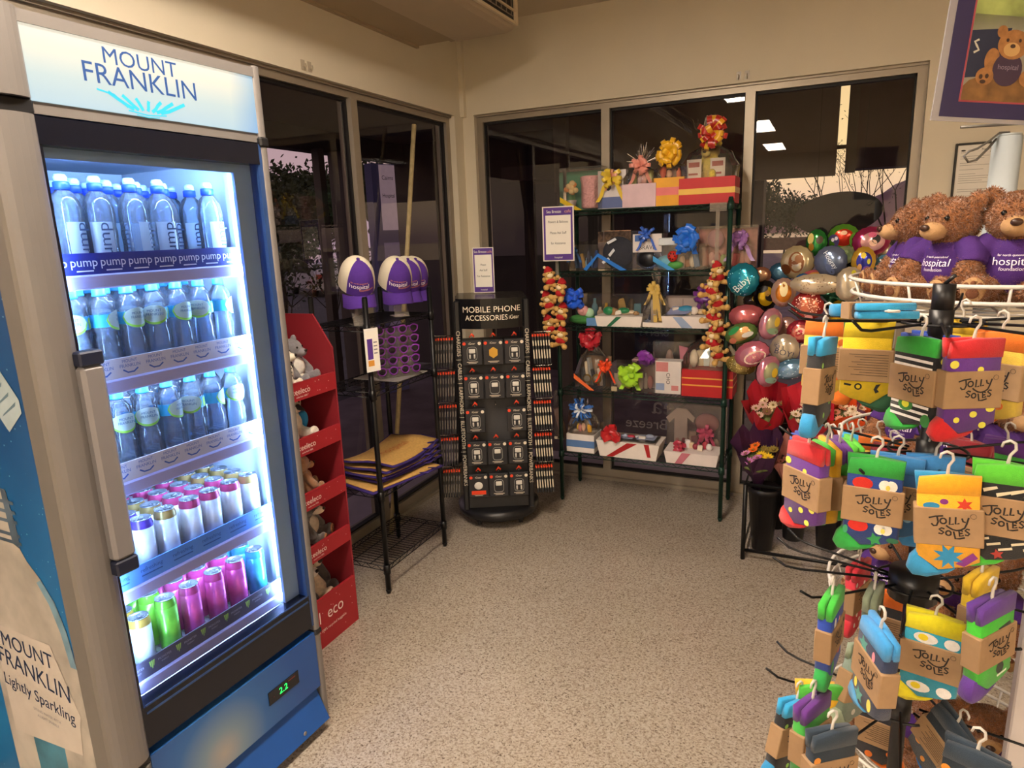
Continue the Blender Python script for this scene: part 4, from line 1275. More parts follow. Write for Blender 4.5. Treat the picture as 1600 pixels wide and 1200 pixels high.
# ------------------------------------------------------------------ revolving phone accessories stand
PX, PY, PA = -1.70, 3.36, R(-62)
PS = T(PX, PY, 0) @ RZ(PA)      # local +x = front face towards the viewer
ph = empty('phone_accessory_stand', M=PS, label='black revolving stand of phone accessories on castors near the corner', cat='display stand')
k = MB(); k.lathe([(.20, .045), (.235, .06), (.24, .10), (.20, .115)], 28); k.build('base', M_black, ph)
for a in range(4):
    castor(.17 * math.cos(a * PI / 2 + .8), .17 * math.sin(a * PI / 2 + .8), ph, .021, 0, mat('caster_grey', '2a2a2c', .4))
k = MB(); k.b2((-.145, -.17, .115), (.145, .17, 1.06)); k.build('core', mat('dark_grey_panel', '3a3a3c', .5), ph)
k = MB()
for s1 in (-1, 1):
    for s2 in (-1, 1):
        k2 = MB(); k2.box((s1 * .175, s2 * .185, .715), (.03, .03, 1.19), 0, bev=.006)
        W1 = ['CHARGERS', 'CABLES', 'EARPHONES', 'BLUETOOTH', 'POWERBANKS']
        if s1 > 0:
            txt = '  |  '.join(W1)
            k2.text(txt, .030, frame((.1906, s2 * .185, .71), (0, 0, -1), (0, 1, 0)), 1, .92)
            k2.text(txt, .030, frame((.175, s2 * .2006, .71), (0, 0, -1), (-s2, 0, 0) if 1 else 0), 1, .92)
        k2.build('corner_post', [M_black, mat('post_lettering', 'd8ccb8', .5, var=0)], ph)
# curved header
hd_ = MB(); vs, fs = [], []; n = 14; Rr = .30
cx = .19 + .045 - Rr
a1 = math.asin(.19 / Rr)
for i in range(n + 1):
    a = -a1 + 2 * a1 * i / n
    x, y = cx + Rr * math.cos(a), Rr * math.sin(a)
    vs += [(x, y, 1.16), (x, y, 1.32)]
fs = [(2 * i, 2 * i + 2, 2 * i + 3, 2 * i + 1) for i in range(n)]
vs += [(-.19, .19, 1.16), (-.19, .19, 1.32), (-.19, -.19, 1.16), (-.19, -.19, 1.32)]
m_ = 2 * (n + 1)
fs += [(2 * n, m_, m_ + 1, 2 * n + 1), (m_, m_ + 2, m_ + 3, m_ + 1), (m_ + 2, 0, 1, m_ + 3)]
fs += [tuple([2 * i + 1 for i in range(n + 1)] + [m_ + 1, m_ + 3]), tuple(([2 * i for i in range(n + 1)] + [m_, m_ + 2])[::-1])]
hd_.add(vs, fs, 0)
def curved(tx, sz, z, y0=0, sxx=1):
    v_, f_ = text_mesh(tx)
    o = []
    for v in v_:
        y = y0 + v.x * sz * sxx; a = y / Rr
        o.append((cx + (Rr + .0012) * math.cos(a), Rr * math.sin(a), z + v.y * sz))
    hd_.add(o, f_, 1)
curved('MOBILE PHONE', .044, 1.262, .0, 1.05); curved('ACCESSORIES', .040, 1.218, -.03, .95); curved('iGear', .030, 1.217, .122, .9)
hd_.build('header', [mat('gloss_black_header', '141416', .22, var=.05), mat('header_lettering', 'e4d8c4', .5, var=0)], ph)
# hanging packs, each a thing of its own
M_pk = mat('pack_black', '222226', .45, var=.08); M_win = mat('blister_white', 'd8d4cc', .3, var=.05); M_or = mat('orange_tag', 'd8401e', .5); M_cream = mat('pack_cream', 'e0d4c0', .5, var=0)
def pack(w_=.106, h=.135, kind='buds'):
    t = empty('accessory_pack', cat='boxed accessory')
    k = MB(); k.box((0, 0, -h / 2), (.022, w_, h), 0, bev=.002); k.disc((.0115, 0, 0), .001, .001, 0)
    k.text('iGear', .016, frame((.0118, 0, -.018), (0, 1, 0), (0, 0, 1)), 1)
    k.disc((w_ * .38, -.018, .0), .009, .009, 1, frame((.0116, 0, 0), (0, 1, 0), (0, 0, 1)), 14); k.disc((-w_ * .38, -.018, .0), .009, .009, 2, frame((.0116, 0, 0), (0, 1, 0), (0, 0, 1)), 14)
    k.b2((.0112, -w_ * .28, -h + .016), (.0118, w_ * .28, -h + .019), 1); k.b2((.0112, -w_ * .2, -h + .010), (.0118, w_ * .2, -h + .012), 1)
    k.build('carton', [M_pk, M_cream, M_or], t)
    f = MB()
    if kind == 'gold':
        f.prism([(.026 * math.cos(a), .030 * math.sin(a)) for a in [PI / 6 + i * PI / 3 for i in range(6)]], 0, .004, 0, frame((.0112, 0, -.070), (0, 1, 0), (0, 0, 1))); f.build('product', mat('gold_pack', 'c89a3a', .35, .3), t)
    elif kind == 'ring':
        f.ell((.0115, 0, -.066), (.005, .024, .022)); f.build('product', M_win, t); f = MB(); f.b2((.0112, -.04, -.118), (.0122, .04, -.096)); f.build('product_band', M_or, t)
    else:
        pts = [(.0125, .026 * math.copysign(abs(math.cos(a)) ** .5, math.cos(a)), -.072 + .036 * math.copysign(abs(math.sin(a)) ** .5, math.sin(a))) for a in [2 * PI * i / 20 for i in range(20)]]
        f.tube(pts, .0016, 5, closed=True); f.build('window_outline', mat('outline_silver', '9a9a98', .3, .4), t)
        f = MB(); f.box((.013, 0, -.058), (.006, .034, .024), 0, bev=.003)
        if kind != 'single':
            for s_ in (-1, 1): f.tube([(.013, s_ * .012, -.076), (.013, s_ * .012, -.098)], .0045, 6)
        f.build('product', M_win, t)
    return t
pk = {k_: pack(kind=k_) for k_ in ('buds', 'single', 'gold', 'ring')}
for k_ in pk: pk[k_].name = 'accessory_pack'
kinds = [['buds', 'gold', 'buds'], ['buds', 'single', 'buds'], ['buds', None, 'buds'], ['buds', 'single', 'buds'], ['ring', 'single', 'buds']]
names = {'buds': 'black box with white earbuds in a window', 'single': 'black box with a single white charger plug', 'gold': 'black box with a golden hexagon', 'ring': 'black box with round product and orange band'}
usedp = {}
def place2(d, key, M, lab, grp):
    if usedp.get(id(d[key])): o = copy_tree(d[key])
    else: o = d[key]; usedp[id(o)] = True
    o.matrix_world = M
    return tag(o, lab, None, grp)
cn_ = ('left', 'middle', 'right')
pegs = MB()
for r_, row in enumerate(kinds):
    z = 1.105 - r_ * .188
    for c_, kd in enumerate(row):
        y = -.113 + c_ * .113
        pegs_ = MB(); pegs_.tube([(.145, y, z + .012), (.20, y, z + .014), (.245, y, z + .014), (.250, y, z + .022)], .0022, 6, 0)
        pegs_.build('peg', M_chrome, ph)
        if kd is None: continue
        lab = '%s, %s column, %s row, phone stand' % (names[kd], cn_[c_], ordn[r_])
        place2(pk, kd, PS @ T(.232, y, z), lab, 'accessory boxes on the front of the phone stand')
        g = MB()
        for q in range(3): g.tube([(0, -.012 + .004 * q, .010 + .004 * q), (.006, 0, .026 + .003 * q), (.002, .014, .012 + .003 * q)], .003, 6)
        o = g.build('security_tag', M_or); o.matrix_world = PS @ T(.226, y - .006 * (r_ % 2), z + .003)
        tag(o, 'orange coil above %s, %s row %s column of phone stand' % ({'buds': 'earbuds box', 'single': 'charger box', 'gold': 'golden hexagon box', 'ring': 'round product box'}[kd], ordn[r_], cn_[c_]), 'security tag', 'orange security coils on the phone stand')
        
# thin blister packs hanging edge-on from the two side faces
def slim(mcol):
    t = empty('cable_pack', cat='hanging pack')
    k = MB(); k.box((0, 0, -.08), (.075, .008, .158), 0); k.box((.0376, 0, -.045), (.0015, .007, .03), 1); k.box((.0376, 0, -.105), (.0015, .007, .05), 1); k.box((.030, 0, -.002), (.022, .0095, .012), 2)
    k.build('blister', [M_pk, mcol, M_or], t)
    return t
sl = {'a': slim(mat('slim_grey', '6a6460', .5)), 'b': slim(mat('slim_cream', 'cabfa8', .5))}
for side_, sg, key, tn in (('left', -1, 'a', 5), ('right', 1, 'b', 5)):
    for r_ in range(tn):
        z = 1.115 - r_ * .188
        pg = MB(); pg.tube([(.13, sg * .17, z + .004), (.13, sg * .32, z + .004), (.13, sg * .325, z + .014)], .0022, 6); pg.build('peg', M_chrome, ph)
        for c_ in range(7):
            place2(sl, key, PS @ T(.13, sg * (.218 + c_ * .0145), z - .008) @ RX(R(sg * 3)), 'slim black pack on %s face of phone stand, %s row, %s from %s' % (side_, ordn[r_], ordn[c_], 'inner end'), 'slim packs on the %s side of the phone stand' % side_)
# sign on the stand
p = at(757, 458, 2, 1.322)
def shop_sign(name, M, lab, lines, w_, h, cat='sign'):
    t = empty(name, M=M, label=lab, cat=cat)
    k = MB(); k.box((0, h / 2, -.003), (w_, h, .004), 0); k.build('acrylic_holder', mat('holder_white', 'e6ddd4', .3, var=.02), t)
    k = MB(); k.b2((-w_ * .46, h * .02, -.0008), (w_ * .46, h * .98, -.0002), 1); k.b2((-w_ * .40, h * .13, .0), (w_ * .40, h * .84, .0006), 0)
    k.text('Sea Breeze', h * .075, frame((-w_ * .13, h * .905, .0008), (1, 0, 0), (0, 1, 0)), 0, .85); k.text('cafe', h * .08, frame((w_ * .31, h * .905, .0008), (1, 0, 0), (0, 1, 0)), 3)
    k.text('hospital', h * .05, frame((0, h * .07, .0008), (1, 0, 0), (0, 1, 0)), 0)
    for tx, y in lines: k.text(tx, h * .062, frame((0, h * y, .0010), (1, 0, 0), (0, 1, 0)), 2, .8)
    k.build('printed_sheet', [M_paper, M_purple, M_ink, mat('salmon_print', 'd89a88', .6, var=0)], t)
    return t
shop_sign('counter_sign', frame(V((p.x, p.y, 1.324)), (math.cos(R(15)) , math.sin(R(15)), 0), (0, 0, 1)), 'white and purple ask staff sign standing on top of the phone stand', [('Please', .62), ('Ask Staff', .5), ('For Assistance', .37)], .122, .255)

# ------------------------------------------------------------------ green wire shelving by the back window
GX0, GX1, GY0, GY1 = -1.43, -.47, 3.72, 4.06
GZ = [.315, .708, 1.100, 1.417, 1.762]
M_green = mat('dark_green_epoxy', '1c3a30', .35, .25, var=.1)
rack('green_wire_shelving', 'dark green five-tier wire shelving full of gift hampers in front of back window', GX0, GX1, GY0, GY1, 1.79, GZ, M_green, .0125, along='y')
M_cello = glassy('cellophane', 'fbf7f0', 1.75, .12, .05, 'ffffff')
def colm(c, rough=.5):
    return mat('col_' + c, c, rough, var=.06)
def satin(c):
    return mat('ribbon_' + c, c, .28, var=.06, sheen=.2)
def bow(par, c, M, r=.05, n=14, name='bow', tails=2, tl=.07, seed=1, lw=.014, c2=None):
    """ribbon loops fanned about a knot, facing local +z of M"""
    rr = random.Random(seed); k = MB()
    for i in range(n):
        th = 2 * PI * i / n + rr.uniform(-.2, .2); el = rr.uniform(.15, 1.25)
        d = V((math.cos(th) * math.cos(el), math.sin(th) * math.cos(el), math.sin(el))); L = r * rr.uniform(.8, 1.05)
        side_ = d.cross(V((0, 0, 1))); side_ = side_.normalized() if side_.length > .01 else V((1, 0, 0)); up = side_.cross(d)
        vs = []; m_ = 9
        for j in range(m_):
            t_ = 2 * PI * j / (m_ - 1); q = d * (L * .5 * (1 - math.cos(t_))) + up * (L * .26 * math.sin(t_))
            vs += [q - side_ * lw / 2, q + side_ * lw / 2]
        k.add(vs, [(2 * j, 2 * j + 1, 2 * j + 3, 2 * j + 2) for j in range(m_ - 1)], 1 if (c2 and i % 3 == 0) else 0, True, M)
    k.ell((0, 0, r * .1), r * .16, 0, M, 8, 6)
    for i in range(tails):
        s_ = -1 if i % 2 else 1
        pts = [(0, 0, 0), (s_ * tl * .3, -tl * .35, r * .15), (s_ * tl * .45, -tl * .75, r * .05), (s_ * tl * .6, -tl, r * .18)]
        vs = []
        for q in pts: vs += [(q[0] - lw * .5, q[1], q[2]), (q[0] + lw * .5, q[1], q[2])]
        k.add(vs, [(2 * j, 2 * j + 1, 2 * j + 3, 2 * j + 2) for j in range(3)], 0, True, M)
    return k.build(name, [satin(c)] + ([satin(c2)] if c2 else []), par)
UPF = frame((0, 0, 0), (1, 0, 0), (0, 0, 1))       # local x right, y up, z towards the viewer (-y world)
def FV(x, y, z):
    return frame((x, y, z), (1, 0, 0), (0, 0, 1))
def sack(par, w, d, h0, h1, neck, top, seed=1):
    """cellophane gathered above a box: skirt, neck and flared crinkled top"""
    rr = random.Random(seed); k = MB(); n = 20; L = [(1, h0), (1.02, h0 + (h1 - h0) * .35), (.82, h0 + (h1 - h0) * .7), (neck, h1), (neck * 2.2, h1 + top * .5), (neck * 3.0, h1 + top)]
    vs = []
    for li, (f, z) in enumerate(L):
        for i in range(n):
            a = 2 * PI * i / n; sq = 1 / max(abs(math.cos(a)), abs(math.sin(a)))
            q = f * (sq if li < 2 else (1 + (sq - 1) * .4 if li == 2 else 1)) * (1 + (.10 if li > 2 else .02) * rr.uniform(-1, 1) * (1 if li < 3 else 2))
            s_ = w / 2 if li < 3 else (w + d) / 4 if li == 3 else (w + d) / 4
            s2 = d / 2 if li < 3 else (w + d) / 4
            vs.append((s_ * q * math.cos(a), s2 * q * math.sin(a), z + (rr.uniform(-.3, .3) * top if li == len(L) - 1 else 0)))
    fs = [(l * n + i, l * n + (i + 1) % n, (l + 1) * n + (i + 1) % n, (l + 1) * n + i) for l in range(len(L) - 1) for i in range(n)]
    k.add(vs, fs, 0, False)
    return k.build('cellophane_wrap', M_cello, par)
def items(par, w, d, z, cols, seed=1, n=7, hmax=.07):
    """assorted small gifts standing in the box"""
    rr = random.Random(seed); z += .008
    for i in range(n):
        c = cols[i % len(cols)]; x = (-.5 + (i + .5) / n) * w * .85; y = rr.uniform(-.25, .25) * d; h = rr.uniform(.45, 1) * hmax
        k = MB(); t_ = rr.random()
        if t_ < .4: k.ell((x, y, z + h * .5), (w / n * .6, w / n * .5, h * .55), seg=10, rings=7)
        elif t_ < .75: k.box((0, 0, h / 2), (w / n * .95, .03, h), bev=.004, M=T(x, y, z) @ RZ(rr.uniform(-.5, .5)) @ RY(rr.uniform(-.25, .25)))
        else: k.lathe([(w / n * .4, 0), (w / n * .45, h * .6), (w / n * .2, h * .8), (w / n * .2, h)], 10, 0, M=T(x, y, z))
        k.build('gift_item', colm(c), par)
def gbox(par, w, d, h, c, band=None, bz=(.4, .6), name='box', flare=1.0, top=True):
    k = MB()
    a = flare
    vs = [(-w / 2, -d / 2, 0), (w / 2, -d / 2, 0), (w / 2, d / 2, 0), (-w / 2, d / 2, 0), (-w / 2 * a, -d / 2 * a, h), (w / 2 * a, -d / 2 * a, h), (w / 2 * a, d / 2 * a, h), (-w / 2 * a, d / 2 * a, h)]
    k.add(vs, [(3, 2, 1, 0), (0, 1, 5, 4), (1, 2, 6, 5), (2, 3, 7, 6), (3, 0, 4, 7)] + ([(4, 5, 6, 7)] if top else []))
    o = k.build(name, colm(c), par)
    if band:
        bb = band if isinstance(band, list) else [(band, bz)]
        for cc_, (z0, z1) in bb:
            k = MB(); k.b2((-w / 2 - .0015, -d / 2 - .0015, h * z0), (w / 2 + .0015, d / 2 + .0015, h * z1)); k.build('band', satin(cc_), o)
    return o
def hamper(px, py, shelf, y, lab, cat='gift hamper', name='gift_hamper', rz=0):
    p = at(px, py, 1, y)
    return empty(name, (p.x, y, GZ[shelf] + .0035), rz, lab, cat)
def W(px):                                   # picture width at the shelf front to metres
    return px / 1047 * 4.05
# -- top shelf
t = hamper(911, 320, 4, 3.84, 'clear gift bag with pink knitted roll and artificial flowers, leftmost on top shelf')
k = MB(); k.box((0, .01, .12), (W(66), .11, .24)); k.build('clear_bag', M_cello, t)
k = MB(); k.box((0, .05, .115), (W(60), .004, .22)); k.build('backing_card', colm('4c8a70'), t)
k = MB(); k.lathe([(.05, .01), (.056, .02), (.056, .15), (.062, .17), (.062, .185), (.05, .19)], 20, M=T(.05, .0, 0)); k.build('knitted_roll', mat('pink_knit', 'd8a4a4', .95, var=.1, vs=90, bump=1, bs=120), t)
k = MB()
for i in range(9): a = i * .7; k.ell((-.06 + .025 * math.cos(a) * (i % 3) / 1.5, -.03 + .008 * (i % 2), .13 + .025 * math.sin(a)), (.018, .012, .016), 0 if i % 2 else 1, seg=8, rings=6)
for i in range(4): k.cyl((-.075 + i * .01, -.02, .06), (-.07 + i * .008, -.02, .12), .002, seg=5, mi=2)
k.lathe([(.02, .02), (.028, .06)], 12, 3, M=T(-.06, -.02, 0)); k.build('flower_pot', [colm('f0a060'), colm('f2d6a0'), colm('6a9a4a'), colm('c0b4b0')], t)
k = MB(); k.add([(-.125, -.047, .08), (-.125, -.047, .05), (-.03, -.047, .002), (.01, -.047, .002)], [(0, 1, 2, 3)]); k.build('ribbon', satin('d8b82a'), t)
t = hamper(958, 322, 4, 3.83, 'white and blue gift card bag tied with a yellow ribbon bow on top shelf')
k = MB(); k.box((0, 0, .105), (W(42), .05, .21), 0); k.box((0, -.026, .035), (W(42), .002, .06), 1); k.disc((-.02, .12, 0), .016, .02, 2, FV(0, -.0262, 0)); k.build('box', [colm('d8d2d4'), colm('5a6a9c'), colm('2c3040')], t)
bow(t, 'e0c23c', FV(.0, -.035, .17), .075, 9, tl=.13, seed=4, lw=.022); bow(t, 'eeaf94', FV(.01, -.03, .18), .05, 5, tl=.08, seed=5, lw=.016)
t = hamper(1003, 323, 4, 3.83, 'pale pink gift box in sparkly cellophane with a coral bow on top shelf')
gbox(t, W(48), .14, .125, 'd9bcc4'); sack(t, W(47), .14, .125, .225, .12, .09, 3); items(t, .15, .10, .12, ['b8c86a', 'f0d0c8', 'e8b8b0', 'c8d890'], 5, 4, .08)
bow(t, 'e89484', FV(0, -.03, .225), .065, 12, tl=.10, seed=7, lw=.02)
k = MB(); rr_ = random.Random(8)
for i in range(26): a = rr_.uniform(0, PI); L_ = rr_.uniform(.06, .12); k.tube([(0, 0, .235), (math.cos(a) * L_ * .8, rr_.uniform(-.03, .03), .235 + math.sin(a) * L_)], .0016, 4)
k.build('sparkle_strand', mat('silver_foil', 'd8d0cc', .2, .8), t)
t = hamper(1048, 322, 4, 3.84, 'yellow gift box with pink band and big yellow bow on top shelf')
gbox(t, W(46), .14, .148, 'e8a828', [('e67a78', (.38, .66))]); sack(t, W(44), .13, .148, .24, .14, .05, 9); items(t, .13, .10, .145, ['d85838', 'f0c8a8', '6a3c28', 'e8704a'], 8, 4, .08)
bow(t, 'f0b81c', FV(0, -.03, .27), .085, 22, tl=.05, seed=10, lw=.026)
t = hamper(1108, 315, 4, 3.85, 'large red gift box with gold band and yellow teddy in cellophane on top shelf')
gbox(t, W(74), .20, .135, 'c02024', [('e4b84c', (.38, .60))]); sack(t, W(72), .19, .135, .32, .10, .11, 12)
tb = plush('teddy', 'soft toy', 'e4cc58', belly='ecd870', muzzle='ecd880', vox=.009); tb['category'] = ''; del tb['category']; 
for ch in list(tb.children): ch.parent = t; ch.matrix_basis = T(.0, .01, .12) @ RZ(-PI / 2 - .3) @ Matrix.Diagonal((.75, .75, .75, 1))
bpy.data.objects.remove(tb)
k = MB()
for i, (x, c_) in enumerate(((-.07, 0), (.05, 0))):
    k.box((x, -.075, .18), (.075, .006, .10), 0, M=None); k.b2((x - .028, -.0795, .19), (x + .028, -.0785, .215), 1); k.b2((x - .028, -.0795, .15), (x + .02, -.0785, .16), 1)
k.build('gift_card', [colm('e8ddd4'), colm('a85048')], t)
bow(t, 'b4281c', FV(.015, -.03, .355), .10, 26, tl=.04, seed=14, lw=.026, c2='e8ac28')
# -- second shelf
t = hamper(917, 415, 3, 3.86, 'small clear hamper with blue tins and gold sachet, left end of second shelf')
k = MB(); k.box((0, 0, .075), (W(46), .12, .15)); k.build('clear_box', M_cello, t); items(t, .15, .09, .005, ['4a7ec0', '2a4c90', 'c09848', '88b0d0', '3a3c58'], 12, 7, .11)
bow(t, '3c7cd0', FV(-.06, -.05, .12), .04, 6, seed=3)
t = hamper(968, 414, 3, 3.85, 'clear gift pack holding a round navy wrapped blanket with a blue ribbon')
k = MB(); k.box((0, .01, .11), (W(58), .13, .22)); k.build('clear_box', M_cello, t)
k = MB(); k.ell((-.005, -.0, .098), (.096, .05, .092), seg=20, rings=12); k.build('navy_roll', mat('navy_fleece', '20263c', .8, var=.2, vs=20, bump=.6, bs=60), t)
k = MB()
for a, b_ in (((-.06, .16), (-.01, .185)), ((-.05, .09), (-.02, .125)), ((-.09, .05), (-.05, .075))): k.add([(a[0], -.058, a[1]), (a[0] + .01, -.058, a[1] - .012), (b_[0] + .01, -.058, b_[1] - .012), (b_[0], -.058, b_[1])], [(0, 1, 2, 3)])
k.build('sticker', mat('foil_white', 'd8dce4', .3), t)
k = MB(); k.add([(-.11, -.062, .10), (-.115, -.062, .08), (.02, -.062, .0), (.06, -.062, .002)], [(0, 1, 2, 3)]); k.add([(-.11, -.063, .085), (-.11, -.063, .10), (-.20, -.063, .01), (-.18, -.063, .0)], [(3, 2, 1, 0)]); k.build('ribbon', satin('2e7ad8'), t)
k = MB(); k.b2((-.11, .06, .16), (.05, .064, .225)); k.build('photo_card', mat('photo_card', 'b08868', .5, var=.5, vs=60), t)
t = hamper(1014, 414, 3, 3.84, 'black gift pack with a white lettered card and blue bow on second shelf')
k = MB(); k.box((0, .02, .10), (W(46), .10, .20)); k.build('clear_box', M_cello, t); k = MB(); k.ell((0, 0, .06), (.075, .045, .06)); k.build('black_pouch', mat('black_satin', '15151a', .35), t)
k = MB(); k.box((0, -.047, .15), (W(42), .003, .10), 0); k.text('BRAVE', .032, FV(-.0, -.0492, .125), 1); k.b2((-.07, -.0492, .16), (.0, -.0488, .195), 2); k.build('card', [colm('dcd4d0'), M_ink, colm('3c64a8')], t)
bow(t, '2a5cc0', FV(.0, -.055, .20), .055, 9, seed=6, tl=.09)
t = hamper(1047, 412, 3, 3.82, 'small white box with a red spotted ladybird and green leaf, below a pale blue lid')
k = MB(); k.box((0, .02, .07), (W(44), .09, .14)); k.build('clear_box', M_cello, t); k = MB(); k.ell((-.02, -.0, .04), (.06, .03, .04)); k.ell((.03, -.01, .025), (.05, .03, .025), 1); k.build('leaf_toy', [colm('6ab0c8'), colm('4c9848')], t)
k = MB(); k.ell((.02, -.035, .075), (.028, .018, .030)); k.build('ladybird', colm('c8281c'), t); k = MB()
for i in range(6): k.ell((.02 + .015 * math.cos(i), -.052, .075 + .016 * math.sin(i)), .0045, seg=7, rings=5)
k.build('spot', M_ink, t)
k = MB(); k.box((-.0, -.0, .155), (W(30), .08, .04), 0, bev=.004); k.build('lid_box', colm('d4dce0'), t)
k = MB(); k.add([(-.085, -.05, .08), (-.085, -.05, .05), (.0, -.05, .0), (.04, -.05, .0)], [(0, 1, 2, 3)]); k.build('ribbon', satin('3a94d4'), t)
t = hamper(1078, 412, 3, 3.83, 'clear hamper topped with the largest shiny blue bow on second shelf')
k = MB(); k.box((0, .02, .07), (W(44), .09, .14)); k.build('clear_box', M_cello, t); items(t, .13, .07, .005, ['d8b898', 'a87850', 'e8dcc8', '5878a0'], 9, 4, .09)
bow(t, '1f6fe0', FV(-.01, -.04, .165), .09, 26, tl=.08, seed=16, lw=.03)
t = hamper(1135, 412, 3, 3.90, 'flat clear gift box of pink baby things with mauve bow, right end of second shelf')
k = MB(); k.box((0, .0, .115), (W(82), .07, .23)); k.build('clear_box', M_cello, t); k = MB(); k.box((0, .03, .11), (W(80), .004, .21)); k.build('pink_tray', mat('pink_tray', 'b88078', .6, var=.25, vs=20), t)
items(t, .30, .04, .005, ['d09088', 'e0b0a8', 'b87070', 'a8b870', 'e8c8c0', 'c85858'], 19, 8, .12)
k = MB(); k.ell((-.06, -.005, .16), (.045, .02, .05)); k.build('pink_cap', colm('b08088'), t); bow(t, '9a6ab0', FV(.07, -.035, .16), .07, 12, tl=.12, seed=18, lw=.022)
# -- third shelf
t = hamper(913, 505, 2, 3.80, 'green leaf tray with pink plush and large blue bow, left end of third shelf')
k = MB(); k.ell((.0, 0, .03), (.10, .05, .028), 0); k.ell((-.03, -.02, .04), (.05, .03, .02), 0); k.build('leaf_tray', mat('leaf_green_felt', '3c7a3c', .9, var=.2), t)
k = MB(); k.ell((.0, -.02, .085), (.035, .028, .032), 0, rot=RZ(0)); k.ell((.035, -.01, .07), (.03, .025, .03), 1); k.ell((-.03, -.02, .10), (.012, .01, .02), 0); k.ell((.0, -.045, .085), (.014, .01, .012), 0); k.build('small_plush', [colm('dca0a0'), colm('a8d0b0')], t)
bow(t, '1f5ce0', FV(-.05, -.03, .17), .085, 22, tl=.05, seed=22, lw=.028)
k = MB(); k.b2((.03, -.05, .0), (.11, -.03, .045)); k.build('blue_box', colm('5a86b8'), t)
t = hamper(972, 503, 2, 3.81, 'white tray hamper with diagonal green ribbon and green eye mask on third shelf')
gbox(t, W(66), .15, .06, 'e6ddd6', flare=1.1); k = MB(); k.add([(-.07, -.0795, .002), (-.045, -.0795, .002), (.02, -.084, .058), (-.012, -.084, .058)], [(0, 1, 2, 3)]); k.build('ribbon', satin('2a6a4c'), t)
k = MB(); k.ell((-.075, -.02, .085), (.035, .02, .025), 0); k.ell((.01, -.0, .085), (.035, .02, .018), 0); k.build('eye_mask', satin('1f7a4c'), t)
items(t, .24, .10, .055, ['d8c4a8', 'a8845c', 'e4dcd0', 'c8b898'], 25, 6, .04)
t = hamper(962, 500, 2, 3.97, 'wide clear box of blue and gold sachets behind the green-ribboned tray')
k = MB(); k.box((0, 0, .085), (W(100), .09, .17)); k.build('clear_box', M_cello, t)
items(t, .36, .06, .005, ['6aa0b8', 'e8d4c0', 'd8a828', '3c2c20', 'a87c48', 'd4b068', '52402c'], 27, 8, .15)
t = hamper(1025, 503, 2, 3.80, 'tall cellophane gift with white candle and trailing gold ribbon on third shelf')
gbox(t, .13, .10, .028, 'e8ded4'); k = MB(); k.lathe([(.028, .028), (.030, .03), (.030, .15), (.012, .155), (.010, .19)], 16); k.build('candle', colm('d4c8b8'), t)
sack(t, .13, .11, .028, .21, .16, .10, 31); bow(t, 'd4b45c', FV(0, -.03, .215), .05, 8, tl=.09, seed=33, lw=.018)
k = MB(); k.add([(-.012, -.05, .21), (.012, -.05, .21), (.020, -.058, .03), (.0, -.058, .03)], [(3, 2, 1, 0)]); k.add([(.0, -.052, .21), (.02, -.052, .21), (.045, -.058, .04), (.03, -.058, .04)], [(3, 2, 1, 0)]); k.build('ribbon', satin('c8a850'), t)
k = MB(); k.ell((.035, -.035, .04), (.025, .018, .014)); k.build('gold_ornament', mat('gold', 'c8a040', .3, .7), t)
t = hamper(1075, 503, 2, 3.82, 'white tray hamper with pale blue ribbon and blue cap on third shelf')
gbox(t, W(64), .15, .065, 'e6dcd6', flare=1.08); k = MB(); k.add([(-.02, -.0795, .002), (.04, -.0795, .002), (-.02, -.083, .062), (-.07, -.083, .062)], [(0, 1, 2, 3)]); k.build('ribbon', satin('94a8c8'), t)
k = MB(); k.ell((-.01, -.0, .09), (.05, .03, .028)); k.build('blue_cap', colm('3c8ab0'), t); k = MB(); k.poly([(-.12, -.05, .07), (.0, -.06, .075), (.05, .0, .11), (-.09, .02, .11)]); k.build('folded_cloth', colm('8a90b4'), t); items(t, .20, .10, .06, ['e8dcd0', 'd0b890', 'e0d8c8'], 35, 5, .045)
t = hamper(1068, 500, 2, 3.98, 'small framed wooden box behind the blue-ribboned tray on third shelf')
k = MB(); k.box((0, 0, .08), (.20, .05, .155), 0); k.box((0, -.026, .085), (.17, .003, .12), 1); k.b2((-.002, -.029, .03), (.002, -.027, .14), 0); k.build('box', [colm('8c7c78'), colm('b4a49c')], t)
t = hamper(1118, 500, 2, 3.93, 'cellophane bag with dark purple bow, right end of third shelf')
k = MB(); k.box((0, 0, .075), (W(40), .10, .15)); k.build('clear_box', M_cello, t); bow(t, '6c2a80', FV(-.04, -.04, .18), .085, 18, tl=.12, seed=38, lw=.024); items(t, .12, .07, .005, ['c89888', 'e0c8b8', '887080'], 37, 4, .1)
# -- fourth shelf
t = hamper(928, 608, 1, 3.83, 'tall cellophane hamper of beers and snacks with red bow, left on fourth shelf')
gbox(t, W(50), .14, .185, 'b8906a', top=False) if 0 else None
k = MB(); k.b2((-W(25), .05, 0), (W(25), .054, .19)); k.build('backing', mat('brown_backing', '8c6c50', .6, var=.3), t)
items(t, .17, .10, .005, ['3c3c40', 'e8dcc8', 'c8a860', 'a0a4a8', '242428', 'd86838', 'e8e0d8'], 41, 8, .19); sack(t, W(52), .15, .0, .27, .15, .05, 43)
for i, x in enumerate((-.02, .04)): k = MB(); k.cyl((x, -.062, .07), (x, -.070, .07), .026 + .004 * i, seg=18, mi=0); k.cyl((x, -.070, .07), (x, -.071, .07), .019, seg=18, mi=1); k.build('round_tin', [mat('tin_gold', 'c8a048', .3, .6), colm('ece4d4')], t)
bow(t, 'b01c2c', FV(.0, -.03, .31), .085, 20, tl=.03, seed=44, lw=.03)
bow(t, 'e4481c', FV(.10, -.08, .155), .055, 16, tl=.10, seed=45, lw=.012)
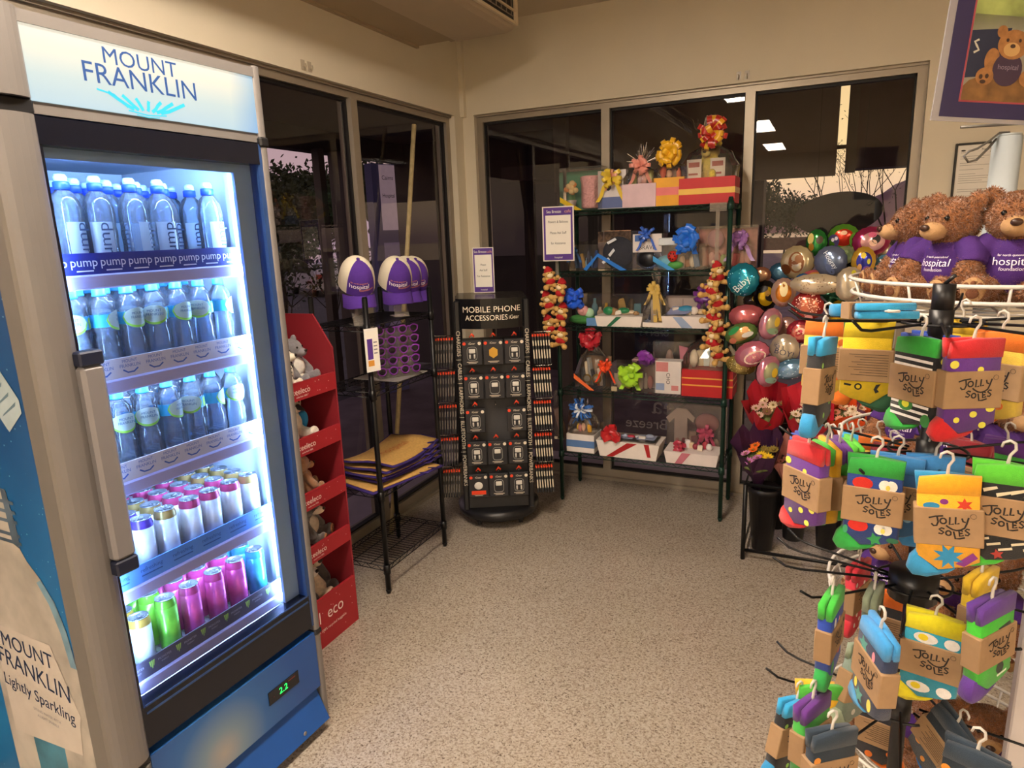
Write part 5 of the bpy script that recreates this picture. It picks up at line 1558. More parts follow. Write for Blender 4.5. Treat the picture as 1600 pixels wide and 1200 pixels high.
k = MB(); k.add([(-.10, -.083, .10), (-.10, -.083, .07), (.0, -.083, .0), (.03, -.083, .0)], [(0, 1, 2, 3)]); k.build('ribbon', satin('e8703c'), t)
t = hamper(992, 608, 1, 3.83, 'clear gift box with bright lime green bow on fourth shelf')
k = MB(); k.box((0, 0, .085), (W(66), .12, .17)); k.build('clear_box', M_cello, t); items(t, .24, .07, .005, ['e8dcd0', 'd88888', 'e0c040', '3c9848', 'b8d8c0', 'ece4dc'], 47, 8, .16)
k = MB(); k.box((-.03, -.055, .075), (.16, .004, .07)); k.build('card', colm('ece2d8'), t); bow(t, 'a4d830', FV(-.01, -.066, .11), .085, 20, tl=.09, seed=48, lw=.026)
t = hamper(1013, 560, 1, 3.95, 'purple bow topping the box behind the lime-bowed gift'); k = MB(); k.box((0, 0, .085), (.18, .08, .17)); k.build('box', colm('c8a0a0'), t); bow(t, '8a3aa8', FV(0, -.03, .185), .065, 16, tl=.03, seed=49, lw=.024)
t = hamper(1046, 608, 1, 3.84, 'white patterned gift box lettered CHO with pink top print on fourth shelf')
k = MB(); k.box((0, 0, .095), (W(38), .09, .19), 0); k.b2((-.07, -.0465, .13), (.0, -.0455, .185), 1); k.text('CHO', .03, frame((.0, -.0465, .09), (0, 0, -1), (1, 0, 0)), 2); k.b2((-.07, -.0465, .02), (-.02, -.0455, .06), 3); k.b2((.02, -.0465, .02), (.06, -.0455, .05), 1); k.build('box', [colm('dcd4d0'), colm('c88080'), M_ink, colm('8a9cc0')], t)
t = hamper(1062, 565, 1, 3.97, 'large clear pack of pink sweets standing behind the white lettered box')
k = MB(); k.box((0, 0, .14), (W(80), .05, .28)); k.build('clear_box', M_cello, t); k = MB(); k.poly([(.0, -.028, .26), (.1, -.028, .24), (.14, -.028, .05), (.02, -.028, .02)]); k.build('pink_tissue', colm('d88a98'), t); items(t, .28, .04, .005, ['d09098', 'c8a8a0', 'b89080', 'e8c0c0'], 52, 6, .22)
t = hamper(1108, 612, 1, 3.865, 'red gift box with two gold stripes full of pamper items, right on fourth shelf')
gbox(t, W(72), .19, .155, 'b81c20', [('e0a040', (.40, .45)), ('e0a040', (.66, .71))]); items(t, .24, .14, .15, ['e8dcc8', 'd8c8a8', 'c8dce0', 'e8d8c0'], 55, 6, .10); sack(t, W(72), .18, .155, .34, .16, .03, 56); bow(t, '9c1c24', FV(.03, -.03, .33), .05, 9, tl=.03, seed=57, lw=.02)
# -- bottom shelf
t = hamper(913, 702, 0, 3.81, 'white gift box with wide blue band, ducks and blue bow, left on bottom shelf')
gbox(t, W(46), .15, .115, 'e4dcd8', [('5a7cb0', (.28, .66))]); sack(t, W(44), .14, .115, .26, .14, .05, 61); items(t, .13, .10, .11, ['f0c030', 'e8a0a8', 'f0c8b0', 'e8e0d8', 'f0b828'], 62, 5, .07)
bow(t, '3468b8', FV(.0, -.03, .27), .085, 22, tl=.10, seed=63, lw=.012, c2='d8e0ec')
t = hamper(912, 695, 0, 3.97, 'large clear pack of pink baby things behind the blue-banded box')
k = MB(); k.box((0, 0, .16), (W(100), .05, .32)); k.build('clear_box', M_cello, t); items(t, .36, .04, .005, ['c8a8a0', 'd8a0a8', 'e0c8b8', 'b89080'], 64, 7, .26)
t = hamper(986, 710, 0, 3.80, 'long white tray hamper with diagonal red ribbon and red bow on bottom shelf', rz=0)
gbox(t, W(88), .17, .10, 'e8dfd8', flare=1.12); k = MB(); k.add([(-.13, -.0875, .002), (-.09, -.0875, .002), (.06, -.096, .098), (.0, -.096, .098)], [(0, 1, 2, 3)]); k.add([(.10, -.096, .10), (.13, -.096, .10), (.14, -.0875, .02), (.12, -.0875, .02)], [(3, 2, 1, 0)]); k.build('ribbon', satin('a82024'), t)
k = MB(); k.box((0, 0, .105), (W(86), .15, .01), 0); k.b2((-.14, -.05, .111), (.02, .02, .113), 1); k.b2((.04, -.04, .111), (.15, .05, .114), 1); k.build('wrapped_top', [M_cello, colm('8a90a8')], t); items(t, .30, .12, .095, ['d8d8e0', 'e8e0d8', 'a0a8c0', 'b83848'], 66, 7, .025); bow(t, 'b81c22', FV(-.09, -.05, .135), .085, 10, tl=.05, seed=67, lw=.035)
t = hamper(1083, 718, 0, 3.80, 'white tray hamper with dusky pink ribbon, right on bottom shelf')
gbox(t, W(72), .16, .072, 'e8dcd8', flare=1.1); k = MB(); k.add([(-.09, -.084, .002), (-.05, -.084, .002), (.0, -.089, .07), (-.05, -.089, .07)], [(0, 1, 2, 3)]); k.build('ribbon', satin('c07080'), t)
items(t, .24, .12, .065, ['e8dcc8', 'a83848', 'e8e0e0', 'd8c0a0', '8c3040'], 69, 8, .05); bow(t, 'b03048', FV(-.07, -.04, .10), .05, 9, tl=.06, seed=70, lw=.02)
t = hamper(1088, 700, 0, 3.96, 'large clear pack of pink and white baby clothes at the back right of bottom shelf')
k = MB(); k.box((0, 0, .15), (W(90), .05, .30), 0); k.build('clear_box', M_cello, t); k = MB(); k.prism([(-.10, .06), (-.02, .06), (-.025, .22), (.01, .19), (.02, .22), (-.03, .27), (-.09, .27), (-.15, .21), (-.13, .18), (-.10, .21)], 0, .01, 0, FV(-.03, -.01, 0)); k.build('baby_suit', colm('dccac8'), t)
k = MB(); k.ell((.06, -.01, .19), (.07, .015, .06)); k.build('pink_tissue', colm('c88c98'), t); items(t, .30, .03, .005, ['d8a8a8', 'b8707c', 'e0c4bc', 'c8909c'], 72, 7, .14); bow(t, 'b84c68', FV(.06, -.03, .14), .07, 9, tl=.10, seed=73, lw=.018)

# sign on the left end and clear hanging strips
p = at(873, 408, 1, 3.66)
shop_sign('shelf_sign', frame(p, (1, .10, 0), (0, 0, 1)), 'white and purple notice standing at the left end of the green shelving', [('Flowers & Balloons', .72), ('Please Ask Staff', .52), ('for Assistance', .33)], .185, .305)
# ---- strings of little monkeys in santa hats
M_my = mat('monkey_tan', 'd2a862', .9, var=.1, vs=80, bump=.4, bs=300); M_mr = mat('monkey_red', 'b01c22', .85); M_mw = mat('monkey_cream', 'ecd9b0', .9)
def monkey():
    t = empty('plush_monkey', cat='soft toy')
    k = MB(); k.ell((0, 0, .052), (.022, .026, .028)); k.ell((.004, 0, .088), (.022, .025, .022))
    for s_ in (-1, 1):
        k.tube([(.005, s_ * .018, .066), (.018, s_ * .034, .06), (.030, s_ * .034, .068)], .0085, 8); k.ell((.03, s_ * .035, .07), .011, seg=10, rings=7)
        k.tube([(.0, s_ * .014, .03), (.028, s_ * .028, .026), (.034, s_ * .032, .028)], .012, 8); k.ell((.034, s_ * .033, .028), .015, seg=10, rings=7); k.ell((0, s_ * .026, .09), (.006, .009, .009), seg=8, rings=6)
    remesh(k.build('body', M_my, t), .0035, 1)
    k = MB(); k.ell((.02, 0, .082), (.011, .016, .012)); k.build('muzzle', M_mw, t)
    k = MB(); k.ell((0, 0, .052), (.0245, .0285, .022)); k.build('red_vest', M_mr, t)
    for s_ in (-1, 1): k = MB(); k.ell((.0245, s_ * .008, .096), .0026, seg=7, rings=5); k.build('eye', mat('bead_eye', '0c0a0a'), t)
    k = MB(); k.lathe([(.024, .0), (.022, .012), (.008, .03)], 10, 0, M=T(-.002, 0, .098) @ RX(.2)); k.ell((0, -.018, .125), .008, 1, seg=8, rings=6); k.build('santa_hat', [M_mr, M_mw], t)
    return t
mk = monkey()
wl = ['left', 'right']
for si, (px, y0, y1, n_) in enumerate(((868, 430, 522, 6), (1118, 424, 545, 7))):
    top = at(px if si == 0 else 1121, 408 if si == 0 else 320, 1, 3.665); bot = at(px, y1, 1, 3.665)
    k = MB(); k.box((top.x, 3.690, (top.z + bot.z) / 2), (.020, .0015, top.z - bot.z)); 
    if si: k.box((top.x, 3.693, top.z - .01), (.085, .002, .045))
    tag(k.build('hanging_strip', glassy('clear_acrylic', 'f4f0ea')), 'clear plastic strip clipped to the %s front of green shelving, carrying monkeys' % wl[si], 'hanging strip')
    for i in range(n_):
        q = at(px + [(-6, 6), (7, -9)][si][i % 2], y0 + (y1 - y0) * i / (n_ - 1) + 12, 1, 3.65)
        place(mk, T(q.x, 3.648, q.z - .05) @ RZ(R(-80 + [25, -30, 10, -15, 30, -5, 20][i])) @ RX(R([8, -10, 14, -12, 10, -8, 12][i])) @ Matrix.Diagonal((1.15, 1.15, 1.15, 1)), 'tan plush monkey in red vest, %s from top of the %s hanging strip' % (ordn[i], wl[si]), 'plush monkeys on the hanging strips')

# ------------------------------------------------------------------ foil balloons on sticks
M_bk = mat('stand_black', '131314', .4, .3)
bs = empty('balloon_stand', (.10, 3.62, 0), label='black tiered metal stand holding balloons and flower buckets by the right window', cat='display stand')
k = MB()
for x, y in ((-.40, -.32), (.42, -.32), (-.40, .25), (.42, .25)):
    k.tube([(x, y, .0), (x, y, .40)], .011, 8)
for x in (-.40, .42): k.tube([(x, .25, .40), (x * .8, .25, 1.0)], .009, 8)
for z in (.05, .40): k.tube([(-.40, -.32, z), (.42, -.32, z), (.42, .25, z), (-.40, .25, z)], .009, 8, closed=True)
for z in (.90, 1.12, 1.34): k.tube([(-.30, .20, z), (.22, .20, z)], .007, 6)
k.tube([(0, .20, .40), (0, .20, 1.45)], .012, 8)
k.build('stand_frame', M_bk, bs)
k = MB()
for i in range(9):
    x = -.34 + i * .07
    k.tube([(x, .20, .9), (x * .98, .02, 1.05 + .05 * (i % 3))], .0035, 5)
k.build('balloon_stick', mat('white_stick', 'c8c4bc', .4), bs)
def foil(name, c): return mat('foil_' + name, c, .16, .55, var=.12, vs=18)
def balloon(px, py, rx, ry, y, yaw, roll, rimc, facec, lab, deco=None, thick=.5, tilt=0):
    """cushion-shaped foil balloon: outline a rounded disc, puffed faces, crimped rim"""
    q = at(px, py, 1, y); dist = (q - CAM).dot(CF); s_ = dist / FPX
    a, b = rx * s_ * 1.1, ry * s_ * 1.1; r0 = max(a, b)
    t = empty('foil_balloon', M=T(q.x, q.y, q.z) @ RZ(R(yaw)) @ RX(R(tilt)), label=lab, cat='balloon', group='foil balloons on the tiered stand')
    Mf = frame((0, 0, 0), (1, 0, 0), (0, 0, 1)) @ RZ(R(roll))
    n, rg = 30, 8; vs, fs, ms = [], [], []
    for sgn in (1, -1):
        base = len(vs)
        for j in range(rg + 1):
            f = j / rg
            for i in range(n):
                an = 2 * PI * i / n; w_ = 1 - (.04 * (i % 2)) * max(0, f - .6) / .4
                zz = sgn * r0 * thick * math.sqrt(max(0, 1 - (f * .985) ** 2)) * (1 - .07 * (i % 2) * max(0, f - .45))
                vs.append((a * f * w_ * math.cos(an) if j else 0, b * f * w_ * math.sin(an) if j else 0, zz))
        for j in range(rg):
            for i in range(n):
                q_ = [base + j * n + i, base + j * n + (i + 1) % n, base + (j + 1) * n + (i + 1) % n, base + (j + 1) * n + i]
                if j == 0: q_ = [base + i, base + n + (i + 1) % n, base + n + i][::1]; q_ = [base, base + n + (i + 1) % n, base + n + i]
                fs.append(tuple(q_ if sgn < 0 else q_[::-1])); ms.append(1 if j < 5 else 0)
    k = MB(); b0 = len(k.m); k.add(vs, fs, 0, True, Mf)
    k.m[b0:] = ms
    cols_ = []
    if deco:
        def on(x, y_):   # point on the front puff
            f2 = (x / a) ** 2 + (y_ / b) ** 2
            return Mf @ V((x, y_, r0 * thick * math.sqrt(max(0, 1 - f2 * .97)) + .0012))
        for d in deco:
            kind, col_ = d[0], d[1]
            if col_ not in cols_: cols_.append(col_)
            mi = cols_.index(col_) + 2
            if kind == 'e':
                _, _, cx_, cy_, ex, ey, ro = d; pts = []
                ca, sa = math.cos(R(ro)), math.sin(R(ro))
                cpt = on(cx_ * a, cy_ * b); ring = []
                for i in range(14):
                    u_, v_ = ex * a * math.cos(2 * PI * i / 14), ey * b * math.sin(2 * PI * i / 14)
                    ring.append(on(cx_ * a + u_ * ca - v_ * sa, cy_ * b + u_ * sa + v_ * ca))
                k.add([cpt] + ring, [(0, 1 + i, 1 + (i + 1) % 14) for i in range(14)], mi, True)
            elif kind == 't':
                _, _, tx, cx_, cy_, sz, ro = d; v_, f_ = text_mesh(tx); ca, sa = math.cos(R(ro)), math.sin(R(ro))
                k.add([on(cx_ * a + (v.x * ca - v.y * sa) * sz * a, cy_ * b + (v.x * sa + v.y * ca) * sz * a) for v in v_], f_, mi)
            elif kind == 'd':
                rr = random.Random(d[2])
                for _ in range(d[3]):
                    an, rad = rr.uniform(0, 2 * PI), .85 * math.sqrt(rr.random()); cx_, cy_ = rad * math.cos(an) * a, rad * math.sin(an) * b; e_ = d[4] * r0
                    k.add([on(cx_, cy_)] + [on(cx_ + e_ * math.cos(w2 * PI / 3), cy_ + e_ * math.sin(w2 * PI / 3)) for w2 in range(6)], [(0, 1 + w2, 1 + (w2 + 1) % 6) for w2 in range(6)], mi)
    k.build('balloon_skin', [foil(rimc, rimc), foil(facec, facec)] + [mat('print_' + c_, c_, .3, .15, var=.03) for c_ in cols_], t)
    return t
B = balloon
B(1161, 437, 23, 24, 3.50, -10, 10, '1f7f98', '2a98b0', 'teal blue foil balloon with white script, touching the shelving post', [('t', 'e8f0f0', 'Baby', .0, -.25, .62, 35), ('d', '9ad8e0', 3, 22, .03)])
B(1196, 462, 17, 22, 3.60, 10, 0, '1c1a1a', 'd4b020', 'black and yellow bee patterned foil balloon', [('e', '1c1a1a', -.3, .45, .45, .2, 20), ('e', '1c1a1a', .3, -.1, .4, .22, -20), ('e', 'a8803c', .1, .2, .18, .2, 0)])
B(1224, 457, 17, 21, 3.46, 5, 0, 'c8a090', 'c87820', 'orange and cream oval foil balloon beside the bee balloon', [('e', 'ecdca8', 0, .25, .32, .5, 0), ('t', '80303c', 'JOY', 0, -.8, .4, 0)])
B(1246, 410, 24, 24, 3.58, -20, -15, 'c8b890', 'd8c8a8', 'gold and cream balloon with brown bear print', [('e', '7a4a24', .1, .05, .45, .62, 20), ('e', '8a5a30', .2, .3, .25, .25, 0), ('e', '5a3018', -.4, -.5, .35, .3, 0)])
B(1222, 425, 18, 14, 3.70, 0, 0, '3c6888', '5a88a8', 'blue foil balloon half hidden above the orange oval one', None)
B(1276, 379, 15, 19, 3.62, -15, 0, '2c7838', '3c9848', 'green foil balloon with yellow jungle print, upper left of cluster', [('e', 'e4d080', -.4, .3, .3, .4, 0), ('e', 'a87828', -.3, -.3, .25, .3, 0), ('e', '3a2c1c', .4, .2, .3, .3, 0)])
B(1318, 371, 21, 19, 3.64, 0, 0, '5c9c34', 'c83824', 'red and green foil balloon with round mauve face', [('e', '48406c', -.6, -.25, .35, .5, 0), ('e', 'e8e0e8', -.65, -.15, .1, .14, 0), ('e', 'e8e0e8', -.45, -.05, .1, .14, 0), ('e', 'f0c8a0', .0, .35, .2, .16, 0), ('e', '6cae3c', .65, -.2, .3, .55, 0)])
B(1361, 377, 25, 21, 3.55, 10, 0, 'a02c58', 'e4b0b4', 'pink round foil balloon with magenta rim', [('e', '1c1618', .15, .15, .22, .3, -20), ('e', 'd8688c', -.05, .45, .22, .18, 0), ('e', 'e8c0a8', .0, -.1, .2, .22, 0)])
B(1298, 408, 22, 22, 3.48, -10, -30, '6c7898', '7080a0', 'slate blue crinkled foil balloon with silver script', [('t', 'dce4f0', 'Hooray', 0, .1, .42, -25), ('e', '5a6890', .3, -.4, .4, .2, -25)])
B(1321, 398, 14, 13, 3.62, 0, 0, '9cac88', '8ca878', 'pale green foil balloon between the slate and patterned ones', None)
B(1349, 408, 16, 21, 3.44, 5, 0, 'd4a83c', '34389c', 'yellow rimmed balloon with blue and purple animal print', [('e', 'e8d040', -.1, .4, .22, .2, 0), ('e', 'c89858', -.35, -.4, .18, .25, 0), ('e', 'c8c838', .35, .0, .14, .18, 0), ('e', '6a3cb0', .2, -.5, .3, .2, 0)])
B(1276, 444, 36, 15, 3.40, 0, 0, 'd4c4a8', 'd8c8b0', 'cream speckled lens-shaped balloon seen nearly edge-on', [('d', '6a5848', 4, 46, .025)], .32)
B(1327, 444, 20, 25, 3.40, 10, 0, 'cfc0a8', 'd8cbb4', 'large cream egg-shaped balloon with small dots and yellow spot', [('d', '8c7c6c', 6, 26, .022), ('e', 'c8c030', .15, .65, .16, .16, 0), ('t', 'b05848', 'WELCOME', .45, -.35, .26, 60)])
B(1276, 430, 18, 8, 3.52, 0, 0, 'c86070', 'e0a050', 'pink and orange balloon peeping over the speckled one', None)
B(1255, 438, 11, 10, 3.50, 0, 0, '2c5c9c', '4878b8', 'small blue balloon left of the speckled one', None)
B(1262, 478, 22, 21, 3.42, 0, 0, 'a03030', 'c87058', 'red glitter balloon with white speckles', [('d', 'f0c8b0', 8, 70, .04), ('e', 'e8a0a0', .1, -.75, .25, .2, 0)])
B(1300, 466, 20, 16, 3.60, 0, 0, '1f4c40', '245c48', 'dark green balloon in the shade behind the speckled one', None)
B(1167, 494, 25, 17, 3.50, 5, 0, 'c0626a', 'd0747a', 'plain salmon pink balloon on the left of the cluster', None)
B(1203, 506, 18, 23, 3.42, 35, -15, 'c8889c', 'b8b08c', 'pink rimmed round balloon with yellow duck, upper of the two', [('e', 'dcb838', .2, .2, .25, .3, 0), ('e', '88a888', .1, -.4, .5, .2, 0)])
B(1158, 521, 23, 15, 3.44, 0, 20, '6c8a4c', 'b89058', 'balloon with green leaves and little brown animals, left edge of cluster', [('e', '2c8a4c', -.3, .5, .4, .25, 20), ('e', 'd8a060', .35, .3, .22, .3, 0), ('e', 'c07058', -.55, -.4, .22, .3, 0), ('e', 'd8d4cc', .4, -.2, .35, .25, 0)])
B(1230, 512, 15, 16, 3.55, 0, 0, 'c89c94', 'd0a8a0', 'dusty pink balloon behind the red rose-print balloon', None)
B(1251, 518, 19, 17, 3.44, 0, 0, 'a03040', 'd87868', 'rose-print balloon in red and cream with frilled edge', [('d', '98202c', 12, 24, .09), ('e', 'f0c8b0', .0, .1, .35, .3, 0), ('e', 'd84c68', .0, .1, .15, .14, 0)])
B(1226, 545, 20, 22, 3.42, 0, 0, 'bcae9c', 'c8baa4', "cream balloon lettered IT'S A BOY in navy", [('t', '30344c', "it's a", -.35, .25, .4, -15), ('t', '30344c', 'BOY!', .0, -.2, .6, -15)])
B(1175, 553, 25, 18, 3.38, -5, 25, 'cc7088', 'd890a0', 'pink rimmed BABY GIRL balloon with cream oval centre', [('e', 'e4ccb8', .15, -.3, .62, .5, 0), ('t', 'b85868', 'BABY', .1, -.2, .34, 10), ('t', 'b85868', 'GIRL', .15, -.48, .34, 10)])
B(1158, 570, 21, 14, 3.48, 0, -10, '9c8848', 'a89458', 'gold glitter balloon below the baby girl one', [('d', 'e0cc88', 14, 40, .03)])
B(1200, 580, 19, 23, 3.36, 35, -10, 'c88098', 'a8ac88', 'pink rimmed round balloon with yellow duck, lower of the two', [('e', 'd8b430', .2, .0, .25, .3, 0), ('e', '88b0a0', .1, -.5, .5, .2, 0)])
B(1236, 577, 24, 15, 3.38, 0, 18, '5c88a8', '88a8c8', 'pale blue foil balloon with embossed lettering at lower right of cluster', [('t', '4c7494', 'BABY BOY', 0, .0, .3, 8), ('d', 'c8dcec', 5, 18, .03)])
B(1190, 430, 13, 12, 3.66, 0, 0, '90604c', 'b08868', 'brown and pink animal print balloon behind the bee balloon', None)
B(1262, 575, 13, 16, 3.50, 0, 0, '8c8878', '98948c', 'grey-green balloon behind the blue sock pack', None)
B(1387, 415, 18, 17, 3.50, 0, 0, '5c9cc0', 'c8c8b0', 'pale blue and white balloon beside the bears', [('d', 'e8e4d8', 9, 14, .08)])
B(1383, 395, 10, 14, 3.62, 0, 0, 'c8b8a0', 'd8d0b8', 'cream balloon peeping above the pale blue one by the bears', None)
B(1310, 490, 13, 19, 3.50, 0, 0, 'c8a41c', 'd4b020', 'yellow spotted balloon with stalk under the cream egg balloon', [('d', '5a4818', 15, 18, .04)])
B(1177, 470, 14, 13, 3.62, 0, 0, '3a3430', '4a4038', 'dark patterned balloon behind the bee and salmon ones', [('e', 'c8b020', .2, .3, .3, .3, 0)])

# ------------------------------------------------------------------ bouquets in black buckets
def bouquet(px, py, r, y, wrapc, flowers, lab, seed=1, hgt=.24, lean=0, wrap2=None):
    rr = random.Random(seed); q = at(px, py, 1, y)
    t = empty('bouquet', M=T(q.x, q.y, q.z) @ RX(R(28)) @ RY(R(lean)), label=lab, cat='bouquet')
    k = MB(); n = 18; vs = []
    L = [(.16, -hgt), (.35, -hgt * .6), (.8, -hgt * .15), (1.12, .05)]
    for li, (f, z) in enumerate(L):
        for i in range(n):
            a = 2 * PI * i / n; q_ = r * f * (1 + (.05 * (li + 1)) * rr.uniform(-1, 1)); vs.append((q_ * math.cos(a), q_ * math.sin(a), z + (rr.uniform(-.02, .05) + (.035 if i % 5 == 0 else 0) + (.07 if math.sin(a) > .3 else 0) if li == 3 else 0)))
    fs = [(l * n + i, l * n + (i + 1) % n, (l + 1) * n + (i + 1) % n, (l + 1) * n + i) for l in range(3) for i in range(n)]
    k.add(vs, fs, 0, False); k.build('wrapping', mat('wrap_' + wrapc, wrapc, .6, var=.08, bump=.15, bs=20), t)
    k = MB(); k.ell((0, 0, -.01), (r * .85, r * .85, .03)); k.build('foliage', mat('foliage', '5a6434', .8, var=.5, vs=60), t)
    for i in range(9):
        c = flowers[i % len(flowers)]; a = i * 2.4; rad = r * .78 * math.sqrt((i + .4) / 9); cx_, cy_ = rad * math.cos(a), rad * math.sin(a)
        k = MB(); fr_ = r * .30
        for ring, (npet, lf, el) in enumerate(((12, 1.0, .35), (9, .7, .8))):
            for p_ in range(npet):
                an = 2 * PI * p_ / npet + ring * .3; d = V((math.cos(an) * math.cos(el), math.sin(an) * math.cos(el), math.sin(el))); s2 = V((-math.sin(an), math.cos(an), 0)); L_ = fr_ * lf
                k.add([d * L_ * .1 + s2 * .001, d * L_ * .6 + s2 * L_ * .2, d * L_, d * L_ * .6 - s2 * L_ * .2], [(0, 1, 2, 3)], 0)
        k.ell((0, 0, fr_ * .2), fr_ * .22, 1, seg=8, rings=6)
        o = k.build('flower', [mat('petal_' + c, c, .8, var=.1), mat('flower_eye', '8a7030', .8)], t); o.matrix_basis = T(cx_, cy_, .02 + .01 * (i % 3)) @ RX(rr.uniform(-.4, .4)) @ RY(rr.uniform(-.4, .4))
    k = MB()
    for i in range(5): k.tube([(.01 * math.cos(i * 1.3), .01 * math.sin(i * 1.3), -hgt - .04), (r * .3 * math.cos(i * 1.3), r * .3 * math.sin(i * 1.3), -.01)], .003, 5)
    k.build('stem', mat('stem_green', '4a6a34', .7), t)
    return t
bouquet(1198, 645, .092, 3.42, 'b81c30', ['ecd8b0', 'd8b0a0', '8a6048'], 'bouquet of cream flowers in scarlet paper, highest on the left of the flower stand', 1)
bouquet(1262, 655, .10, 3.36, 'c02438', ['f0e0bc', 'ecd8c0', 'f4e8cc'], 'bouquet of large cream chrysanthemums in red paper, centre of the stand', 2)
bouquet(1322, 652, .085, 3.36, 'e05018', ['f0e0c0', 'e8a080', 'ecd8c0'], 'bouquet in bright orange paper, to the right of the cream chrysanthemums', 3)
bouquet(1368, 648, .085, 3.42, '6c3060', ['f0c890', 'e8a878', 'f4dcb8'], 'bouquet of apricot chrysanthemums in plum tissue, right end of flower stand', 4)
bouquet(1184, 716, .10, 3.36, '3c1c40', ['e8c020', 'e8701c', 'c878b8', '8c7830', 'd890c0'], 'bouquet of yellow, orange and pink daisies in dark purple paper', 5, .22)
bouquet(1232, 728, .065, 3.42, 'c08078', ['d8788c', 'e0a090', 'c05878'], 'small pink bouquet in pale pink net beside the dark purple one', 6, .2)
for i, (px, py, y, zt) in enumerate(((1195, 750, 3.44, .40), (1245, 735, 3.50, .52), (1300, 735, 3.46, .52), (1350, 735, 3.5, .52), (1218, 690, 3.62, .66))):
    q = at(px, py, 1, y)
    t = empty('flower_bucket', (q.x, y, .01 if i == 0 else .06), 0, ['tapered black flower bucket nearest the green shelving', 'black bucket under the cream chrysanthemum bouquet', 'black bucket under the orange bouquet', 'black bucket under the apricot bouquet', 'tall black bucket behind the scarlet bouquet'][i], 'bucket', 'black flower buckets')
    k = MB(); h = zt - .06; k.lathe([(.045, 0), (.05, .004), (.078, h - .03), (.084, h - .03), (.086, h), (.078, h), (.046, .01)], 24, caps=False); k.disc((0, 0, .006), .045, .045); k.build('pail', mat('bucket_black', '17161a', .35), t)

# ------------------------------------------------------------------ tiered white stand of hospital bears
BX, BY = .355, 1.935
st = empty('bear_stand', (BX, BY, 0), label='white tiered wire stand with central pole, loaded with brown teddy bears', cat='display stand')
M_ww = mat('white_coated_wire', 'dcd8d2', .35, var=.02)
k = MB(); k.cyl((0, 0, 0), (0, 0, 1.825), .029, seg=20); k.cyl((0, 0, 1.825), (0, 0, 1.83), .026, seg=20); k.build('pole', mat('white_pole', 'b4bcc0', .3, var=.03), st)
for zi, z in enumerate((1.445, 1.035, .625, .215)):
    k = MB(); ri = .30
    for zz, rr_ in ((z + .065, ri), (z + .03, ri - .006), (z, ri - .02)):
        k.tube([(rr_ * math.cos(2 * PI * i / 40), rr_ * math.sin(2 * PI * i / 40), zz) for i in range(40)], .0045 if zz > z else .0032, 8, closed=True)
    for i in range(10):
        a = 2 * PI * i / 10 + .25; k.tube([(ri * math.cos(a), ri * math.sin(a), z + .065), ((ri - .02) * math.cos(a), (ri - .02) * math.sin(a), z), (.03 * math.cos(a), .03 * math.sin(a), z)], .003, 6)
    for rr_ in (.08, .15, .22): k.tube([(rr_ * math.cos(2 * PI * i / 28), rr_ * math.sin(2 * PI * i / 28), z) for i in range(28)], .0022, 5, closed=True)
    k.build('wire_basket', M_ww, st)
k = MB(); k.tube([(.0, -.01, 1.832), (-.02, -.02, 1.832), (-.04, -.03, 1.815), (-.062, -.04, 1.80), (-.078, -.045, 1.795), (-.088, -.05, 1.785), (-.078, -.045, 1.772), (-.062, -.04, 1.775), (-.04, -.03, 1.80), (-.025, -.02, 1.82)], .0028, 6)
k.tube([(-.10, -.05, 1.848), (.12, .02, 1.85)], .003, 6); k.tube([(.02, -.005, 1.848), (.018, -.005, 1.87)], .002, 5); k.tube([(.04, 0, 1.848), (.055, .004, 1.868)], .002, 5)
k.build('wire_hook', mat('galvanised_wire', '7c7a76', .4, .6), st)
# rods of the base
k = MB()
for i in range(4): a = i * PI / 2 + .4; k.tube([(0, 0, .03), (.24 * math.cos(a), .24 * math.sin(a), .012)], .012, 8); 
k.build('foot', M_ww, st)
M_fur = mat('bear_fur', '8c5830', .95, var=.22, vs=55, bump=.5, bs=260, sheen=.5)
br = plush('teddy_bear', 'teddy bear', 'a5693a', belly=None, muzzle='b08a60', pad='b08a60', shirt='44206e', scale=1.0, vox=.0055, furn=15000, furl=.0075, furmat=M_fur, lettering=[('far north queensland', .0075, .118), ('hospital', .026, .103), ('foundation', .012, .086)], nose='3a241a', snout=1.15)
def bear(px, py, dist, yaw, sc_, lab, dz=0, tilt=0):
    q = atd(px, py, dist); dq = V((q.x - BX, q.y - BY)); dq = dq * min(1, .155 / dq.length); q = V((BX + dq.x, BY + dq.y, 0))
    return place(br, T(q.x, q.y, dz) @ RZ(R(yaw)) @ RY(R(tilt)) @ Matrix.Diagonal((sc_, sc_, sc_, 1)), lab, 'brown teddy bears in purple shirts on the white stand')
z = 1.467
bear(1424, 478, 1.97, -172, .84, 'brown teddy in purple shirt turned away to the left, first on top tier', z, 2)
bear(1484, 478, 1.84, -138, .86, 'brown teddy in purple shirt looking left, in the middle of the top tier', z, 4)
bear(1580, 478, 1.80, -104, .88, 'brown teddy in purple shirt facing forward, right end of the top tier', z, 2)
z = 1.057
bear(1418, 720, 1.92, -130, .82, 'brown teddy on second tier behind the apple socks', z)
bear(1500, 720, 1.82, -110, .82, 'brown teddy on second tier behind the red and purple dotted socks', z)
bear(1588, 720, 1.82, -85, .82, 'brown teddy on second tier at the right picture edge', z)
z = 0.647
bear(1392, 960, 1.92, -140, .80, 'brown teddy on third tier behind the sage green socks', z)
bear(1480, 970, 1.84, -112, .80, 'brown teddy on third tier behind the egg socks', z, 6)
bear(1568, 985, 1.74, -108, .92, 'large faced brown teddy on third tier beside the green and purple socks', z, 4)
z = 0.237
bear(1378, 1150, 1.92, -130, .82, 'brown teddy on bottom tier behind the orange socks', z)
bear(1462, 1150, 1.84, -108, .82, 'brown teddy on bottom tier under the egg socks', z)
